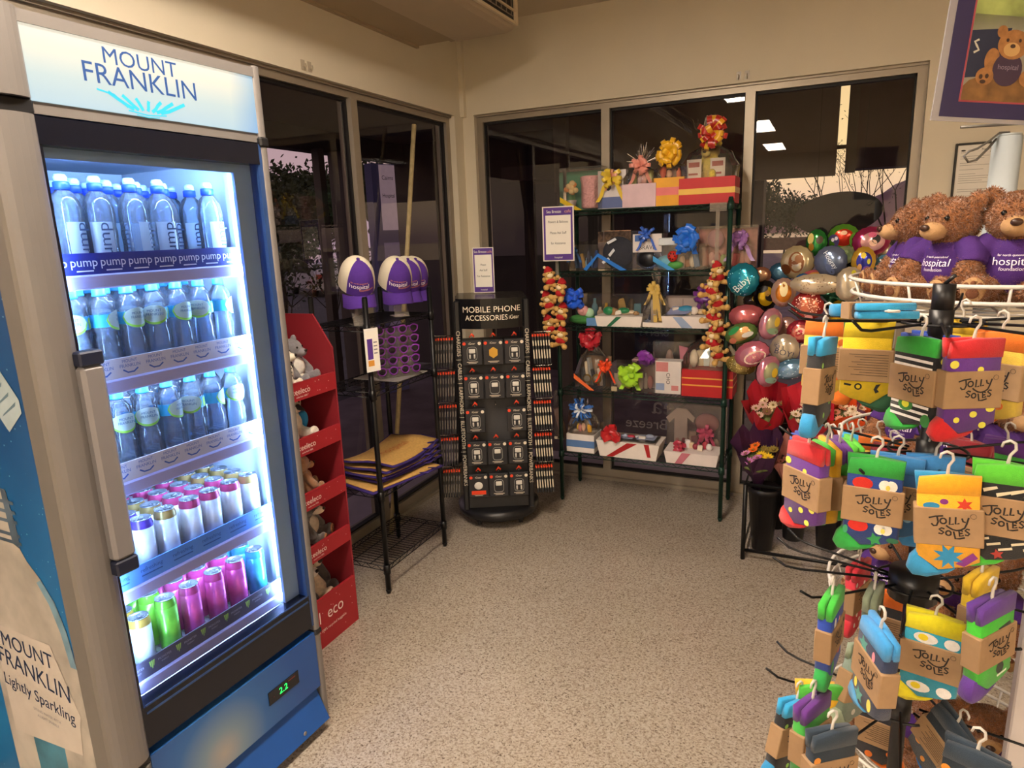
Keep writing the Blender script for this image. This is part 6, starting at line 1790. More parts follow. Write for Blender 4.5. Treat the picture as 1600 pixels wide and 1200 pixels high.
bear(1552, 1150, 1.84, -95, .82, 'brown teddy on bottom tier next to the white panel', z)

# ------------------------------------------------------------------ revolving sock stand
SX, SY = .175, 1.288
TZ = [1.484, 1.262, 1.016, .765]
ss = empty('sock_stand', (SX, SY, 0), label='black revolving wire stand with long prongs carrying packs of novelty socks', cat='display stand')
k = MB(); k.cyl((0, 0, .02), (0, 0, 1.53), .0125, seg=14); k.cyl((0, 0, 1.50), (0, 0, 1.545), .0165, seg=14); k.tube([(0, 0, 1.545), (.012, -.01, 1.56)], .003, 6); k.build('pole', M_black, ss)
k = MB(); k.lathe([(.03, .05), (.05, .035), (.155, .012), (.165, .0)], 24); k.build('base', M_black, ss)
def pole_r(i): return None
WIRES = {0: [-165, -125, -95, -60, -25, 20, 75, 140, 172], 1: [-178, -150, -118, -88, -50, -15, 30, 90, 150], 2: [-170, -140, -100, -62, -20, 30, 100, 168, 155], 3: [-175, -150, -122, -95, -50, -15, 40, 100, 160]}
for i, z in enumerate(TZ):
    k = MB(); rh = .040 if i == 2 else .018; k.cyl((0, 0, z - .03), (0, 0, z + .02), rh, seg=16); k.tube([(.06 * math.cos(a), .06 * math.sin(a), z) for a in [2 * PI * j / 20 for j in range(20)]], .0025, 6, closed=True); k.build('hub', M_black, ss)
    for a in WIRES[i]:
        a = R(a); d = V((math.cos(a), math.sin(a), 0)); k = MB()
        k.tube([d * .03 + V((0, 0, z)), d * .19 + V((0, 0, z + .004)), d * .215 + V((0, 0, z + .008)), d * .238 + V((0, 0, z + .024))], .0024, 7); k.build('prong', M_blackmetal, ss)
# stroke lettering of the logo (hand drawn letters with a smile under them)
LOGO = [[(-1.72, .95), (-1.2, 1.12), (-.62, 1.2)], [(-1.08, 1.1), (-1.0, .6), (-1.12, .25), (-1.35, .22), (-1.52, .42)],
        [(-.62 + .24 * math.cos(a), .72 + .26 * math.sin(a)) for a in [2 * PI * i / 10 for i in range(11)]],
        [(-.12, 1.12), (-.14, .42), (.18, .5)], [(.32, 1.16), (.3, .5), (.6, .58)], [(.78, 1.08), (.86, .78), (1.06, .72)], [(1.28, 1.18), (1.12, .55), (.98, .18), (.7, -.02), (.4, -.1), (.1, -.04), (-.25, .18), (-.4, .32)],
        [(-.52, -.02), (-.75, .05), (-.92, -.08), (-.75, -.22), (-.58, -.34), (-.72, -.52), (-.98, -.46)], [(-.22 + .2 * math.cos(a), -.4 + .22 * math.sin(a)) for a in [2 * PI * i / 10 for i in range(11)]],
        [(.16, -.2), (.3, -.88), (.62, -.86), (1.0, -.72)], [(.86, -.12), (.56, -.1), (.62, -.62), (.92, -.52)], [(.58, -.36), (.84, -.32)], [(1.36, .06), (1.14, .1), (1.02, -.06), (1.2, -.2), (1.34, -.32), (1.22, -.5), (1.0, -.46)]]
M_band2 = mat('kraft_band', '9a7c5c', .85, var=.06, vs=50)
OUT = [(-.045, 0), (.045, 0), (.046, -.10), (.046, -.148), (.030, -.158), (.0, -.170), (-.030, -.180), (-.052, -.178), (-.060, -.166), (-.056, -.150), (-.049, -.135), (-.046, -.10)]
def knit(c): return mat('knit_' + c, c, .9, var=.07, vs=120, bump=.35, bs=900, sheen=.2)
def sock_pack(cuff, bodyc, toe, pats, cuff2=None, cards=True):
    """folded pair of socks in a cardboard sleeve on a plastic hook; front faces local +z, top at y=0"""
    t = empty('sock_pack', cat='socks')
    th = .026
    k = MB(); k.pillow([(-.044, -.028), (.044, -.028), (.045, -.10), (.045, -.146), (.024, -.157), (-.014, -.166), (-.046, -.142), (-.045, -.10)], th, inset=.004)
    groups_ = {}
    for p_ in pats: groups_.setdefault(p_[1], []).append(p_)
    cols = []
    if groups_:
        cols = list(groups_)
        for mi, c_ in enumerate(cols, 1):
            for p_ in groups_[c_]:
                for fz in (1, -1):
                    zz = (th / 2 + .0006 + .0003 * (p_[2] if len(p_) > 2 and isinstance(p_[2], int) else 0)) * fz
                    Mf = T(0, 0, 0)
                    if p_[0] == 'e':
                        _, _, ly, x, y, rx, ry = p_; k.disc((x, y, zz), rx, ry, mi, seg=14)
                    elif p_[0] == 'p':
                        k.poly([(x, y, zz) for x, y in p_[3]], mi)
    k.build('sock_leg', [knit(bodyc)] + [knit(c_) for c_ in cols], t)
    for s_, cc_ in ((1, cuff), (-1, cuff2 or cuff)):
        k = MB(); k.pillow([(-.044 + .003 * s_, .0 - .003 * s_), (.0, .003), (.044 + .002 * s_, .0 + .002 * s_), (.0445, -.031), (-.0445, -.031)], .0125, inset=.002, M=T(0, 0, s_ * .0068)); k.build('cuff', knit(cc_), t)
    k = MB(); k.pillow([(-.014, -.1645), (.012, -.1595), (.0, -.171), (-.030, -.182), (-.052, -.180), (-.061, -.167), (-.056, -.148), (-.044, -.134)], th * .9, inset=.004); k.build('toe', knit(toe), t)
    if cards:
        k = MB(); k.box((0, -.086, 0), (.098, .066, th + .005), 0, bev=.0015)
        lz = th / 2 + .0031
        for pts in LOGO: k.strip([(x * .0185 + .004, y * .0185 - .088) for x, y in pts], .0026, 1, z=lz)
        k.tube([(.034 + .0042 * math.cos(a), -.064 + .0042 * math.sin(a), lz) for a in [2 * PI * i / 12 for i in range(12)]], .0003, 4, 1, True)
        for i in range(9): k.b2((-.04, -.064 - i * .0052, -lz), (.03 - (i * 7 % 5) * .005, -.0632 - i * .0052, -lz + .0004), 1)
        k.build('card_sleeve', [M_band2, M_ink], t)
    k = MB(); k.tube([(0, -.03, 0), (.0, .004, 0), (.0015, .016, 0), (.008, .026, 0), (.0065, .036, 0), (-.001, .040, 0), (-.009, .036, 0), (-.011, .028, 0)], [.0042, .0028, .0024, .0024, .0024, .0024, .0022, .0018], 7); k.build('hanger', mat('frosted_hanger', 'd4cfc8', .35, var=.02, alpha=.85), t)
    return t
rp_ = random.Random(11)
def dots(c, n, r=.006, seed=1, ly=0):
    g_ = random.Random(seed); out = []
    for i in range(n):
        y = -.036 - .118 * (i + .5) / n; x = ((i * .6180339) % 1 - .5) * .072; out.append(('e', c, ly, x, y, r * g_.uniform(.8, 1.2), r * g_.uniform(.8, 1.1)))
    return out
def stripes(c, n=10):
    return [('p', c, 0, [(-.0405, -.036 - i * .0118), (.0405, -.038 - i * .0118), (.0405, -.043 - i * .0118), (-.0405, -.041 - i * .0118)]) for i in range(n) if -.036 - i * .0118 > -.150]
def blob(c, cx_, cy_, r, n=9, seed=1, ly=0, spiky=.35):
    g_ = random.Random(seed); return ('p', c, ly, [(cx_ + r * (1 + spiky * (1 if i % 2 else -1)) * math.cos(2 * PI * i / (2 * n)), cy_ + r * (1 + spiky * (1 if i % 2 else -1)) * math.sin(2 * PI * i / (2 * n))) for i in range(2 * n)])
eggs = []
for x, y in ((-.010, -.042), (.030, -.042), (-.014, -.142), (.026, -.140)): eggs += [('e', 'ece8e4', 0, x, y, .019 if x < 0 else .012, .0105), ('e', 'e8d020', 1, x - .004, y + .001, .008 if x < 0 else .0, .0065 if x < 0 else .0)]
eggs = [e for e in eggs if e[5] > 0]
apples = []
for x, y in ((-.018, -.045), (.022, -.045), (-.020, -.126), (.020, -.127)):
    apples += ([('e', 'c8281c', 0, x, y, .0165, .0115)] if x < 0 else [('e', 'ece8e0', 0, x - .005, y, .0095, .0105), ('e', 'ece8e0', 0, x + .005, y, .0095, .0105), ('e', 'e0d060', 1, x, y - .003, .0035, .005)])
apples += [blob('2c8a4c', .008, -.148, .010, 5, 2), ('e', '2c6a4c', 0, .036, -.145, .01, .005), ('e', '3c9c6c', 0, -.04, -.137, .004, .008)]
P = {}
P['witch'] = sock_pack('2fa63c', '15151a', '2fa63c', stripes('ece8e6') + [('e', '2c7a34', 1, -.008, -.124, .016, .012), ('e', 'd8d830', 2, -.008, -.123, .008, .007), ('e', '2c7a34', 1, .036, -.146, .010, .012)], '24409c')
P['dotred'] = sock_pack('c4242c', '5a2a80', 'c81e24', dots('e4dc50', 12, .0065, 2))
P['apple'] = sock_pack('2a9c3c', '1c3a80', '2a9c40', apples)
P['egg'] = sock_pack('e4d81c', '2f9cba', 'e0d020', eggs)
P['burger'] = sock_pack('e8a41c', 'e8a824', '2a86b8', [blob('2a86b8', .0, -.138, .017, 8, 3), ('p', '7c2c80', 0, [(.010, -.150), (.034, -.128), (.041, -.137), (.022, -.154)]), blob('c83a24', .022, -.046, .009, 6, 4), ('e', '7c2c80', 0, -.006, -.042, .006, .005), ('e', '2a86b8', 0, -.024, -.05, .012, .006)], '2a86b8')
P['graffiti'] = sock_pack('58c034', '18181a', '4cc03c', [('p', 'dcd0b4', 0, [(-.03 + i * .018, -.040 - (i % 2) * .006), (-.012 + i * .018, -.034 - (i % 2) * .006), (-.010 + i * .018, -.038 - (i % 2) * .006), (-.028 + i * .018, -.046 - (i % 2) * .006)]) for i in range(4)] + [('p', 'dcd0b4', 0, [(-.032 + i * .016, -.128 - (i % 3) * .006), (-.014 + i * .016, -.122 - (i % 3) * .006), (-.013 + i * .016, -.126 - (i % 3) * .006), (-.031 + i * .016, -.132 - (i % 3) * .006)]) for i in range(5)] + [blob('a83c34', .0, -.15, .007, 5, 5)])
P['orange'] = sock_pack('d8701c', 'd8b848', 'd8701c', dots('c8641c', 8, .008, 6))
P['smile'] = sock_pack('1c5c34', 'e0c020', '1c4c30', [('p', '1c1c1a', 0, [(-.03, -.122), (-.022, -.124), (-.018, -.134), (-.022, -.142), (-.028, -.138), (-.024, -.133)]), ('e', '1c1c1a', 0, .01, -.13, .007, .007), ('e', 'e0c020', 1, .01, -.13, .004, .004), ('p', '1c1c1a', 0, [(.022, -.126), (.036, -.124), (.036, -.128), (.024, -.130)])], 'd8c020')
P['black'] = sock_pack('2c9cd4', '18181c', '2c8cc4', dots('8cc850', 5, .006, 7), '2c9cd4')
P['monster'] = sock_pack('2c4cb4', '2a44a8', '2c4cb4', dots('e8e8f0', 5, .007, 8))
P['hulk'] = sock_pack('58308a', '3cb02c', '58308a', [('p', '1a2c16', 0, [(.0, -.05), (.03, -.045), (.034, -.052), (.01, -.060)]), ('e', '1a2c16', 0, .012, -.130, .010, .012), ('p', 'd8ecd0', 1, [(.004, -.142), (.03, -.138), (.03, -.142), (.006, -.146)])])
P['dino'] = sock_pack('3cb43c', '22409c', '2a9c48', [('e', 'e8e8e8', 0, -.02, -.045, .008, .012), ('e', 'c83c34', 0, .02, -.125, .008, .005), ('e', '2a8c4c', 0, -.02, -.14, .010, .014), blob('e890a0', .01, -.05, .006, 5, 9)])
P['leaf'] = sock_pack('3a94d8', '26304c', '3a8cc0', [blob('2c8c80', -.02, -.045, .012, 5, 10), ('e', 'e07c90', 0, .015, -.045, .005, .010), ('e', 'e4d02c', 0, .02, -.138, .007, .012), blob('2c8c80', -.015, -.145, .012, 5, 12), ('e', 'e4d02c', 0, -.03, -.130, .005, .010)])
P['spooky'] = sock_pack('d86a18', '24242a', 'd86a18', dots('d87020', 7, .009, 13))
P['maroon'] = sock_pack('8a1c28', '701824', '8a1c28', [])
P['sage'] = sock_pack('9cab94', '7c8c80', '9cab94', dots('d8d4c8', 5, .006, 15))
P['purple'] = sock_pack('5c2a80', '3c9c3c', '2c2c34', dots('e4e8d8', 5, .007, 16))
P['navy'] = sock_pack('243444', '1c2834', '2c6cb0', dots('d88c2c', 5, .007, 17))
P['redwhite'] = sock_pack('c02838', 'c83444', 'c02838', dots('f0e4e0', 14, .006, 18))
P['yellow'] = sock_pack('e4bc28', 'd8b428', '58308a', dots('58308a', 6, .006, 19))
P['limeyellow'] = sock_pack('4cb43c', 'e4b024', '4cb43c', dots('4cb43c', 6, .008, 20), 'e8b028')
P['sky'] = sock_pack('3c88cc', '2c5c94', '3c88cc', dots('8cb8dc', 5, .006, 21))
usedS = {}
def sock(key, px, py, dist, yaw, lab, tilt=0, roll=0, sc_=.85, wire=None):
    q = atd(px, py, dist)
    face = math.atan2(-q.y, -q.x) + R(yaw)                     # direction the front looks, yaw to the right positive
    zx = V((math.cos(face), math.sin(face), 0)); xd = V((-math.sin(face), math.cos(face), 0))
    M = frame(q, xd, (0, 0, 1)) @ RZ(R(roll)) @ RX(R(tilt)) @ Matrix.Diagonal((sc_, sc_, sc_, 1))
    o = place2(P, key, M, lab, 'novelty sock packs on the revolving stand')
    o.name = 'sock_pack'
    return o
# tier A
sock('witch', 1440, 527, 1.19, -42, 'striped black and white socks with green cuff and toe, upper centre of stand')
sock('dotred', 1522, 530, 1.17, 33, 'purple socks with yellow dots, red cuff and toe, at upper right')
sock('orange', 1566, 520, 1.27, -28, 'orange cuffed socks directly behind the red and purple dotted pair')
sock('black', 1287, 528, 1.14, 74, 'sky blue and black socks seen edge-on, far left of the upper tier', roll=-6)
sock('orange', 1293, 502, 1.36, 165, 'orange socks with their back turned, behind the edge-on sky blue pair')
sock('smile', 1358, 503, 1.28, 178, 'green and yellow socks seen from the back of their card sleeve')
sock('black', 1388, 486, 1.07, 14, 'sky blue cuffed socks lying tipped back across the upper prongs', tilt=84)
sock('yellow', 1506, 498, 1.42, 150, 'mustard yellow socks hanging in the shade behind the red dotted pair')
sock('monster', 1462, 522, 1.30, -25, 'royal blue socks directly behind the striped witch pair')
# tier B
sock('dotred', 1264, 693, 1.12, -48, 'purple yellow-dotted socks with red toe at the left edge of the second tier')
sock('limeyellow', 1292, 693, 1.17, -68, 'lime green socks turned edge-on just behind the left dotted pair')
sock('purple', 1312, 692, 1.22, -72, 'second lime and purple pair edge-on, left of the apple socks')
sock('graffiti', 1330, 690, 1.28, -70, 'third green cuffed pair edge-on, half hidden by the apple socks')
sock('apple', 1370, 716, 1.10, -3, 'navy socks with red and white apples and green cuff')
sock('sky', 1403, 713, 1.19, -3, 'blue cuffed socks directly behind the apple pair')
sock('sky', 1462, 713, 1.20, 6, 'blue cuffed socks behind the yellow and blue patterned pair', roll=4)
sock('burger', 1481, 742, 1.07, 6, 'yellow and blue burger patterned socks, lowest of the middle pair', roll=5)
sock('graffiti', 1575, 726, 1.09, 6, 'black and cream graffiti socks with lime cuff and toe at the right edge')
sock('maroon', 1518, 690, 1.45, 150, 'dark red socks hanging in shade between the burger and graffiti pairs')
sock('purple', 1575, 688, 1.48, 160, 'dark purple socks in shade behind the graffiti pair')
sock('monster', 1256, 682, 1.46, 120, 'royal blue monster socks at the back left of the second tier')
sock('maroon', 1300, 688, 1.44, 130, 'red socks at the back of the second tier, second from left')
sock('black', 1345, 680, 1.46, 160, 'sky blue socks at the back of the second tier, third from left')
sock('orange', 1375, 684, 1.44, 170, 'orange red socks at back of second tier, right of the sky blue ones')
sock('maroon', 1395, 700, 1.36, 150, 'dark red socks close behind the blue pair near the pole')
# tier C
sock('dino', 1300, 930, 1.10, 78, 'green and navy dinosaur socks seen edge-on at the left of the third tier', roll=2)
sock('sage', 1366, 922, 1.22, 82, 'sage green socks seen edge-on near the black pole')
sock('leaf', 1376, 982, .98, -62, 'sky blue and dark leaf patterned socks, nearest pair left of the egg pair', roll=-4)
sock('egg', 1462, 962, 1.11, -4, 'turquoise socks with fried eggs and yellow cuff')
sock('hulk', 1550, 935, 1.08, 62, 'purple and green socks turned edge-on to the right of the egg pair', roll=5)
sock('yellow', 1534, 895, 1.18, 72, 'yellow cuffed socks above the purple and green pair')
sock('redwhite', 1342, 880, 1.46, 70, 'red and white dotted socks at the back left of the third tier')
sock('spooky', 1395, 928, 1.36, 170, 'orange socks with brown card sleeve, back turned, beside the pole')
sock('sage', 1352, 1008, 1.24, 60, 'brown sleeved grey socks slanting behind the leaf patterned pair', roll=-18)
# tier D
sock('purple', 1270, 1092, 1.05, 62, 'purple and green socks at the lower left of the stand')
sock('limeyellow', 1280, 1068, 1.18, 20, 'lime and yellow socks half hidden behind the lower left purple pair')
sock('black', 1245, 1092, 1.16, 55, 'blue toed socks slanting out at the far lower left', roll=-14)
sock('navy', 1300, 1140, 1.00, 40, 'near black socks at the bottom left corner of the stand')
sock('spooky', 1378, 1092, 1.34, 172, 'orange spider socks with brown sleeve, back turned, low by the pole')
sock('navy', 1496, 1128, 1.22, 140, 'blue and orange socks slanting low beneath the egg pair', roll=24)
sock('navy', 1528, 1172, .98, -10, 'dark navy socks at the bottom edge under the purple and green pair')
for key in P:
    if not usedp.get(id(P[key])):
        for ch in list(P[key].children_recursive): bpy.data.objects.remove(ch)
        bpy.data.objects.remove(P[key])

# ------------------------------------------------------------------ right hand panel, certificates, hanging poster
q = atd(1569, 1199, 1.45)
t = empty('display_panel', (q.x, q.y, 0), R(0), 'plain white upright panel at the lower right picture edge', 'panel')
k = MB(); k.b2((0, 0, .03), (.30, .03, 1.05), 0, bev=.003); k.build('sheet', mat('white_panel', 'cdc6c6', .5, var=.02), t); k = MB(); k.b2((.02, -.05, 0), (.06, .08, .03)); k.b2((.24, -.05, 0), (.28, .08, .03)); k.build('foot', M_white, t)
def cert(px, py, w_, h, lab, title=True):
    q = at(px, py, 1, YB)
    t = empty('framed_certificate', M=frame((q.x, YB - .012, q.z), (1, 0, 0), (0, 0, 1)), label=lab, cat='framed certificate')
    k = MB(); f = .010
    for a, b in (((0, -h), (f, 0)), ((w_ - f, -h), (w_, 0)), ((f, -f), (w_ - f, 0)), ((f, -h), (w_ - f, -h + f))): k.b2((a[0], a[1], -.011), (b[0], b[1], .008), bev=.002)
    k.build('picture_frame', mat('black_frame', '141210', .35), t)
    k = MB(); k.b2((f, -h + f, -.010), (w_ - f, -f, .0), 0)
    if title:
        k.text('Food Licence', .015, frame((w_ * .72, -.034, .0005), (1, 0, 0), (0, 1, 0)), 1); k.text('NOTICE', .009, frame((w_ * .77, -.048, .0005), (1, 0, 0), (0, 1, 0)), 1)
        k.ell((.035, -.036, .0), (.010, .004, .001), 1); k.text('council', .007, frame((.035, -.045, .0005), (1, 0, 0), (0, 1, 0)), 1)
    for i in range(22):
        y = -.065 - i * .0105
        if i in (2, 5, 7, 13, 14, 17): continue
        k.b2((.025, y, 0), (.025 + [.12, .10, .14, .07, .15][i % 5], y + .0018, .0005), 2)
    k.build('certificate_sheet', [M_paper, M_ink, mat('grey_text', '9a948c', .7, var=0)], t)
    return t
cert(1493, 225, .21, .30, 'black framed food licence certificate on the wall left of the white pole')
cert(1482, 338, .21, .30, 'second black framed certificate just below the food licence', False)
p0 = atd(1462, 185, 1.60); p1 = atd(1600, 192, 1.70); xd = (p1 - p0).normalized(); nn = xd.cross(V((0, 0, 1))).normalized(); yd = nn.cross(xd) * 1
if yd.z < 0: yd = -yd
t = empty('hanging_poster', M=frame(p0, xd, yd), label='hanging poster of a teddy in a dark shirt with navy border, top right', cat='poster')
PW, PH = .30, .42
k = MB(); k.b2((-.010, -.004, -.0015), (PW + .010, PH + .01, .0015)); k.build('plastic_sleeve', glassy('poster_sleeve', 'f4f4f8', 1.45, .05, .45, 'e8e6ee'), t)
k = MB(); k.b2((.004, .004, .0016), (PW - .004, PH - .004, .0022), 0); k.b2((.037, .032, .0022), (PW - .037, PH - .032, .0025), 1); k.b2((.040, .035, .0025), (PW - .040, PH - .035, .0028), 2)
z_ = .0029
def pz(pts, mi, dz=0): k.poly([(x, y if y > .3 else .035 + (y - .035) * .72, z_ + dz) for x, y in pts], mi)
pz([(.04, .035), (.26, .035), (.26, .10), (.10, .11), (.05, .085), (.04, .07)], 3); pz([(.04, .20), (.26, .19), (.26, .385), (.04, .385)], 4); pz([(.04, .205), (.26, .20), (.26, .24), (.04, .245)], 5); pz([(.04, .09), (.10, .10), (.115, .215), (.04, .205)], 6, .0002)
k.strip([(.056, .142), (.048, .138), (.053, .131), (.058, .124), (.049, .119)], .004, 7, z=z_ + .0006)
for (x, y, rx, ry, mi, dz) in ((.150, .115, .040, .042, 8, .001), (.155, .175, .042, .036, 9, .0012), (.092, .095, .024, .022, 9, .0014), (.21, .095, .024, .022, 9, .0014), (.105, .135, .020, .030, 9, .0008), (.215, .135, .020, .030, 9, .0008), (.120, .205, .014, .015, 9, .0009), (.19, .203, .014, .015, 9, .0009), (.152, .163, .022, .017, 10, .0016), (.153, .171, .007, .005, 11, .002), (.137, .185, .004, .0045, 11, .0018), (.170, .185, .004, .0045, 11, .0018), (.082, .094, .005, .006, 11, .0018), (.098, .096, .005, .006, 11, .0018), (.089, .082, .008, .005, 11, .0018)):
    k.disc((.04 + (x - .04) * .72, .035 + (y - .035) * .72, z_ + dz), rx * .72, ry * .72, mi, seg=22)
k.text('hospital', .013, frame((.120, .096, z_ + .0014), (1, 0, 0), (0, 1, 0)), 12)
k.build('poster_print', [mat('poster_navy', '2a2250', .4), mat('poster_red', 'a0404c', .4), mat('poster_grey', '8a8478', .4, var=.2), mat('poster_wood', '7c5830', .4, var=.35, vs=30), mat('poster_green', '9aa860', .4, var=.4, vs=20), mat('poster_path', 'a8a494', .4), mat('poster_board', '1c2440', .4), mat('poster_chalk', 'c8c4b4', .4, var=0), mat('poster_shirt', '3a2840', .4), mat('poster_bear', '9a6a3c', .4, var=.2, vs=90), mat('poster_muzzle', 'c09860', .4), mat('poster_dark', '3a241a', .4), mat('poster_shirt_print', '8a7c90', .4, var=0)], t)
k = MB(); k.tube([(.03, PH, 0), (.03, PH + .6, 0)], .0008, 4); k.tube([(.27, PH, 0), (.27, PH + .6, 0)], .0008, 4); k.build('hanging_cord', mat('nylon', 'b0a898', .4), t)

# ------------------------------------------------------------------ beyond the glass
M_leafd = mat('dusk_foliage', '28301f', .9, var=.4, vs=1); M_bark = mat('dusk_bark', '2e2622', .9, var=.3, vs=3)
def tree(x, y, z0, H, cr, nleaf, lab, seed=1, leaf=.16, bare=False, spread=1.0, name='street_tree'):
    rr = random.Random(seed); t = empty(name, (x, y, z0), label=lab, cat='tree')
    k = MB(); tips = []
    def br_(p, d, L, r, lev):
        q = p + d * L; mid = p + d * L * .5 + V((rr.uniform(-1, 1), rr.uniform(-1, 1), 0)) * L * .06
        k.tube([p, mid, q], [r, r * .85, r * .65], 6 if lev < 2 else 4)
        if lev >= 4 or (lev >= 3 and not bare): tips.append(q); return
        for _ in range((2 if bare else 3) if lev else 4):
            nd = (d + V((rr.uniform(-1, 1), rr.uniform(-1, 1), rr.uniform(-.35, .6))) * (.75 * spread)).normalized(); br_(q, nd, L * rr.uniform(.55, .8), r * .6, lev + 1)
        if lev: tips.append(q)
    br_(V((0, 0, 0)), V((rr.uniform(-.08, .08), rr.uniform(-.08, .08), 1)).normalized(), H * .36, H * (.008 if bare else .018), 0)
    k.build('trunk', M_bark, t)
    if nleaf:
        k = MB()
        for i in range(nleaf):
            c = rr.choice(tips) + V((rr.gauss(0, 1), rr.gauss(0, 1), rr.gauss(0, .8))) * cr
            a = V((rr.uniform(-1, 1), rr.uniform(-1, 1), rr.uniform(-1, 1))).normalized() * leaf; b = a.orthogonal().normalized() * leaf * .45
            k.add([c - a, c + b, c + a, c - b], [(0, 1, 2, 3)])
        k.build('foliage', M_leafd, t)
    return t
def ground(px, py, ax, v): return at(px, py, ax, v)
for i, (px, X, H, nl, lab) in enumerate(((430, -14, 3.9, 5000, 'dark bushy tree outside, nearest the fridge in the left window'), (478, -27, 5.8, 5000, 'broad dark tree outside in the middle of the left window'), (528, -30, 6.6, 4500, 'dark tree outside beside the left window mullion'), (590, -38, 8.6, 4500, 'dark tree outside behind the tall hospital sign'), (650, -46, 10, 4500, 'dark tree outside at the right of the left window'))):
    q = at(px, 380, 0, X); tree(X, q.y, -.75, H, .024 * -X, nl, lab, 20 + i, .007 * -X)
for i, (px, X) in enumerate(((445, -11), (520, -8.6), (640, -12))):
    q = at(px, 400, 0, X); tree(X, q.y, -.75, 2.6, .2, 260, ['leafless shrub outside at the left, by the parked car', 'leafless shrub outside behind the parked car', 'leafless shrub outside right of the hospital sign'][i], 40 + i, .06, True, 1.3, 'shrub')
for i, (px, Y, H, nl, sp, lab, cr) in enumerate(((1188, 24, 3.0, 2600, 1.0, 'leafy dark tree outside, left side of the right-hand pane', .33), (1228, 30, 2.7, 2400, 1.0, 'smaller leafy tree outside, left of the black oval', .3), (1120, 22, 3.4, 2400, 1.0, 'dark tree outside behind the green shelving', .3))):
    q = at(px, 380, 1, Y); tree(q.x, Y, -.02, H, cr, nl, lab, 50 + i, .09)
for i, (px, Y, H, lab) in enumerate(((1400, 13, 3.4, 'thin bare tree outside against the mountain at the right'), (1292, 17, 4.0, 'thin sparse tree outside above the black oval'), (1345, 15, 3.6, 'sparse twiggy tree outside between the oval and the mountain'))):
    q = at(px, 380, 1, Y); tree(q.x, Y, -.02, H, .10, 260, lab, 60 + i, .022, True, .8)
# mountain and bay
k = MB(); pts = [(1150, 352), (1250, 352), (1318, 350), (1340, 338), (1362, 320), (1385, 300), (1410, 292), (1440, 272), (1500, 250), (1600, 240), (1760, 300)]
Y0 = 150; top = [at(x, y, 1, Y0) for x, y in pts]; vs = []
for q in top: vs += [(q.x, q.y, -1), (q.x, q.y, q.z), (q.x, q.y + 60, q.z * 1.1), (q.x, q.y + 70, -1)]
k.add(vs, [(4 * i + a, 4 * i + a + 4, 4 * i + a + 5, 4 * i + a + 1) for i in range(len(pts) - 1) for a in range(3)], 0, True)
tag(k.build('mountain', mat('haze_tinted_mountain', '8a7078', .95, var=.25, vs=.05)), kind='structure')  # distance haze is put into the base colour as grey mauve
k = MB(); k.poly([(-60, 42, -.0), (90, 42, -.0), (90, 139, -.0), (-60, 139, -.0)]); tag(k.build('bay_water', mat('bay_water', '8a7078', .12, .4, var=.05, vs=.3)), kind='structure')
q0, q1 = at(1150, 402, 1, 20), at(1260, 402, 1, 20)
k = MB(); k.b2((q0.x - 2, 19.9, .95), (q1.x + 6, 20.1, 1.28)); k.b2((q0.x - 2, 19.95, -.02), (q0.x - 1.8, 20.05, .95)); 
for x in (-5, -2, 1, 4): k.b2((x, 19.95, -.02), (x + .15, 20.05, .95))
tag(k.build('timber_rail', mat('dusk_timber', '6a5048', .8, var=.2)), 'broad brown timber rail outside beyond the right-hand pane', 'railing')
q = at(1190, 340, 1, 10)
t = empty('lamp_post', (q.x, 10, -.02), label='slim bollard lamp with greenish head outside the right-hand pane', cat='lamp'); k = MB(); k.cyl((0, 0, 0), (0, 0, q.z), .02, seg=8); k.build('post', M_black, t); k = MB(); k.b2((-.03, -.03, q.z), (.03, .03, q.z + .16)); k.build('lamp_head', mat('lamp_greenish', '9aa860', .5), t)
# black oval sign hung outside the right-hand pane
c = at(1309, 334, 1, 4.62); a = (at(1378, 330, 1, 4.62) - at(1240, 338, 1, 4.62)).length / 2; b_ = (at(1308, 301, 1, 4.62) - at(1310, 368, 1, 4.62)).length / 2
t = empty('oval_sign', M=frame(c, (1, 0, 0), (0, 0, 1)), label='large plain black oval sign seen from behind through the right-hand pane', cat='sign')
k = MB(); k.prism([(a * math.cos(w2) * math.cos(R(5)) - b_ * math.sin(w2) * math.sin(R(5)), a * math.cos(w2) * math.sin(R(5)) + b_ * math.sin(w2) * math.cos(R(5))) for w2 in [2 * PI * i / 48 for i in range(48)]], -.012, .0); k.build('board', mat('oval_black', '1a1718', .7, var=.05), t)
k = MB()
for s_ in (-.12, .12): k.tube([(s_, b_ * .8, -.006), (s_ * 1.1, 1.25, -.006)], .0015, 4)
k.build('hanging_wire', M_black, t)
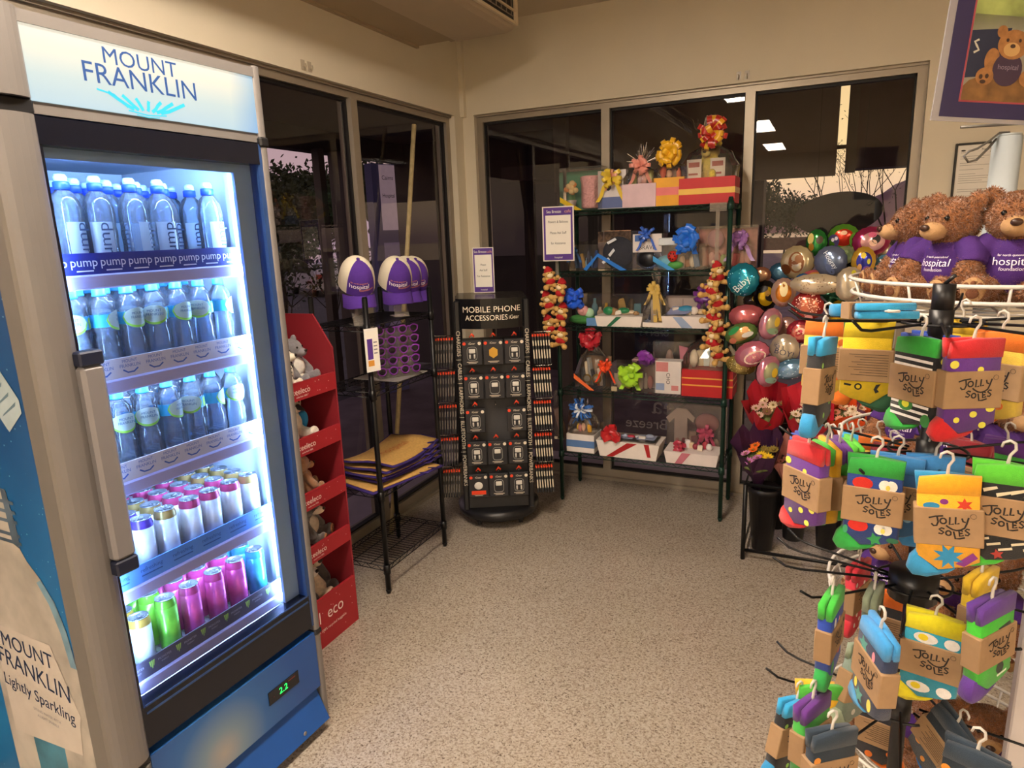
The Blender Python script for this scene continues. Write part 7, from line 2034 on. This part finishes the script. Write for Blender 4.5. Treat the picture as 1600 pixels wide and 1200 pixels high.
# hospital pylon sign outside the left window
qa, qb = at(573, 253, 0, -4.3), at(610, 262, 0, -4.3)
t = empty('pylon_sign', (-4.3, (qa.y + qb.y) / 2, -.02), R(-18), 'tall lilac and white Cairns Hospital pylon sign outside the left window', 'sign')
hh = 2.42; w2 = .145
k = MB(); k.b2((-.06, -w2, 0), (.06, w2, hh), 0); k.b2((.061, -w2 + .09, 1.75), (.066, w2, hh - .01), 1); k.b2((.061, -w2 + .09, .3), (.064, w2, 1.62), 2); k.build('pylon', [mat('pylon_purple', '46406a', .5, emis='46406a', es=.12), mat('pylon_white', 'c8b4bc', .5, emis='c8a8b4', es=.30), mat('pylon_lilac', '7a6888', .5, emis='7a6888', es=.25)], t)
k = MB(); TP = lambda z: frame((.068, .045, z), (0, 1, 0), (0, 0, 1)); k.text('Cairns', .062, TP(2.28), 0, .9); k.text('Hospital', .056, TP(2.10), 0, .85); k.text('Entrance', .034, TP(1.48), 1); k.text('Reception', .03, TP(1.30), 1); k.text('Theatre', .03, TP(1.16), 1); k.text('Wards', .03, TP(1.02), 1); k.build('pylon_lettering', [M_ink, mat('pylon_print', 'c8b8cc', .5, var=0)], t)
# white hatchback parked across the road
q = at(497, 476, 2, -.75); CX, CY = q.x * .62, None
q = at(500, 474, 0, -20)
car = empty('parked_car', (-21.0, at(500, 440, 0, -21).y, -.75), R(-30), 'white hatchback parked across the road, seen through the left window', 'car')
Lc, Wc = 4.0, 1.7
prof = [(-2.0, .35), (-2.0, .75), (-1.95, .95), (-1.2, 1.02), (-.55, 1.42), (.9, 1.46), (1.55, 1.30), (1.9, .95), (2.0, .80), (2.0, .32)]
k = MB(); Mc = frame((0, Wc / 2, 0), (1, 0, 0), (0, 0, 1)); k.prism(prof, 0, Wc, M=Mc); k.build('body', mat('car_white', 'b4b0ba', .3, .1, coat=.5), car)
k = MB(); k.prism([(1.30, 1.385), (1.56, 1.27), (1.80, 1.0), (1.55, .98)], 0, Wc - .24, M=frame((.03, Wc / 2 - .12, 0), (1, 0, 0), (0, 0, 1)))
k.prism([(-1.1, 1.02), (-.52, 1.36), (.9, 1.39), (1.3, 1.22), (1.3, 1.0)], 0, Wc + .02, M=frame((0, Wc / 2 + .01, 0), (1, 0, 0), (0, 0, 1))); k.build('window_glass', mat('car_glass', '14141a', .1), car)
for x in (-1.3, 1.3):
    for y in (-Wc / 2 + .1, Wc / 2 - .1):
        k = MB(); k.cyl((x, y - .1, .32), (x, y + .1, .32), .32, seg=20); k.cyl((x, y - .11, .32), (x, y + .11, .32), .18, seg=12, mi=1); k.build('wheel', [M_rubber, M_silver], car)
for y in (-.7, .7):
    k = MB(); k.box((1.98, y, .88), (.08, .26, .2)); k.build('tail_light', mat('tail_red', '8a2c30', .3), car)
k = MB(); k.b2((2.0, -.25, .55), (2.02, .25, .68)); k.build('number_plate', M_paper, car)
# lettering on the outside of the back window, seen reversed, and the opening hours board
def wtext(tx, px, py, sz, nm, m_):
    q = at(px, py, 1, YB + .078); return MB().text(tx, sz, frame((q.x, YB + .078, q.z), (-1, 0, 0), (0, 0, 1)), 0).build(nm, m_)
t = empty('window_lettering', (0, YB + .078, 0), label='white café name lettering on the outside of the middle pane, reading backwards', cat='lettering')
for nm, tx, px, py, sz in (('word', 'Sea', 1046, 636, .17), ('word', 'Breeze', 1010, 662, .10)):
    o = wtext(tx, px, py, sz, nm, mat('window_white', 'b8b0b4', .6, var=0)); o.parent = t; o.location = (0, -(YB + .078), 0)
q = at(1022, 530, 1, YB + .085)
t = empty('opening_hours_board', M=frame((q.x, YB + .085, q.z), (-1, 0, 0), (0, 0, 1)), label='small navy opening hours board on outside of middle pane behind the shelving', cat='sign')
k = MB(); k.b2((-.125, -.08, -.004), (.125, .08, .0), 0); k.text('OPEN 9-5', .045, frame((0, .035, -.0048), (1, 0, 0), (0, 1, 0)), 1); k.text('7 DAYS', .03, frame((0, -.03, -.0048), (1, 0, 0), (0, 1, 0)), 1); k.build('board', [mat('board_navy', '1c2244', .5), mat('board_grey', '7a7c90', .5, var=0)], t)
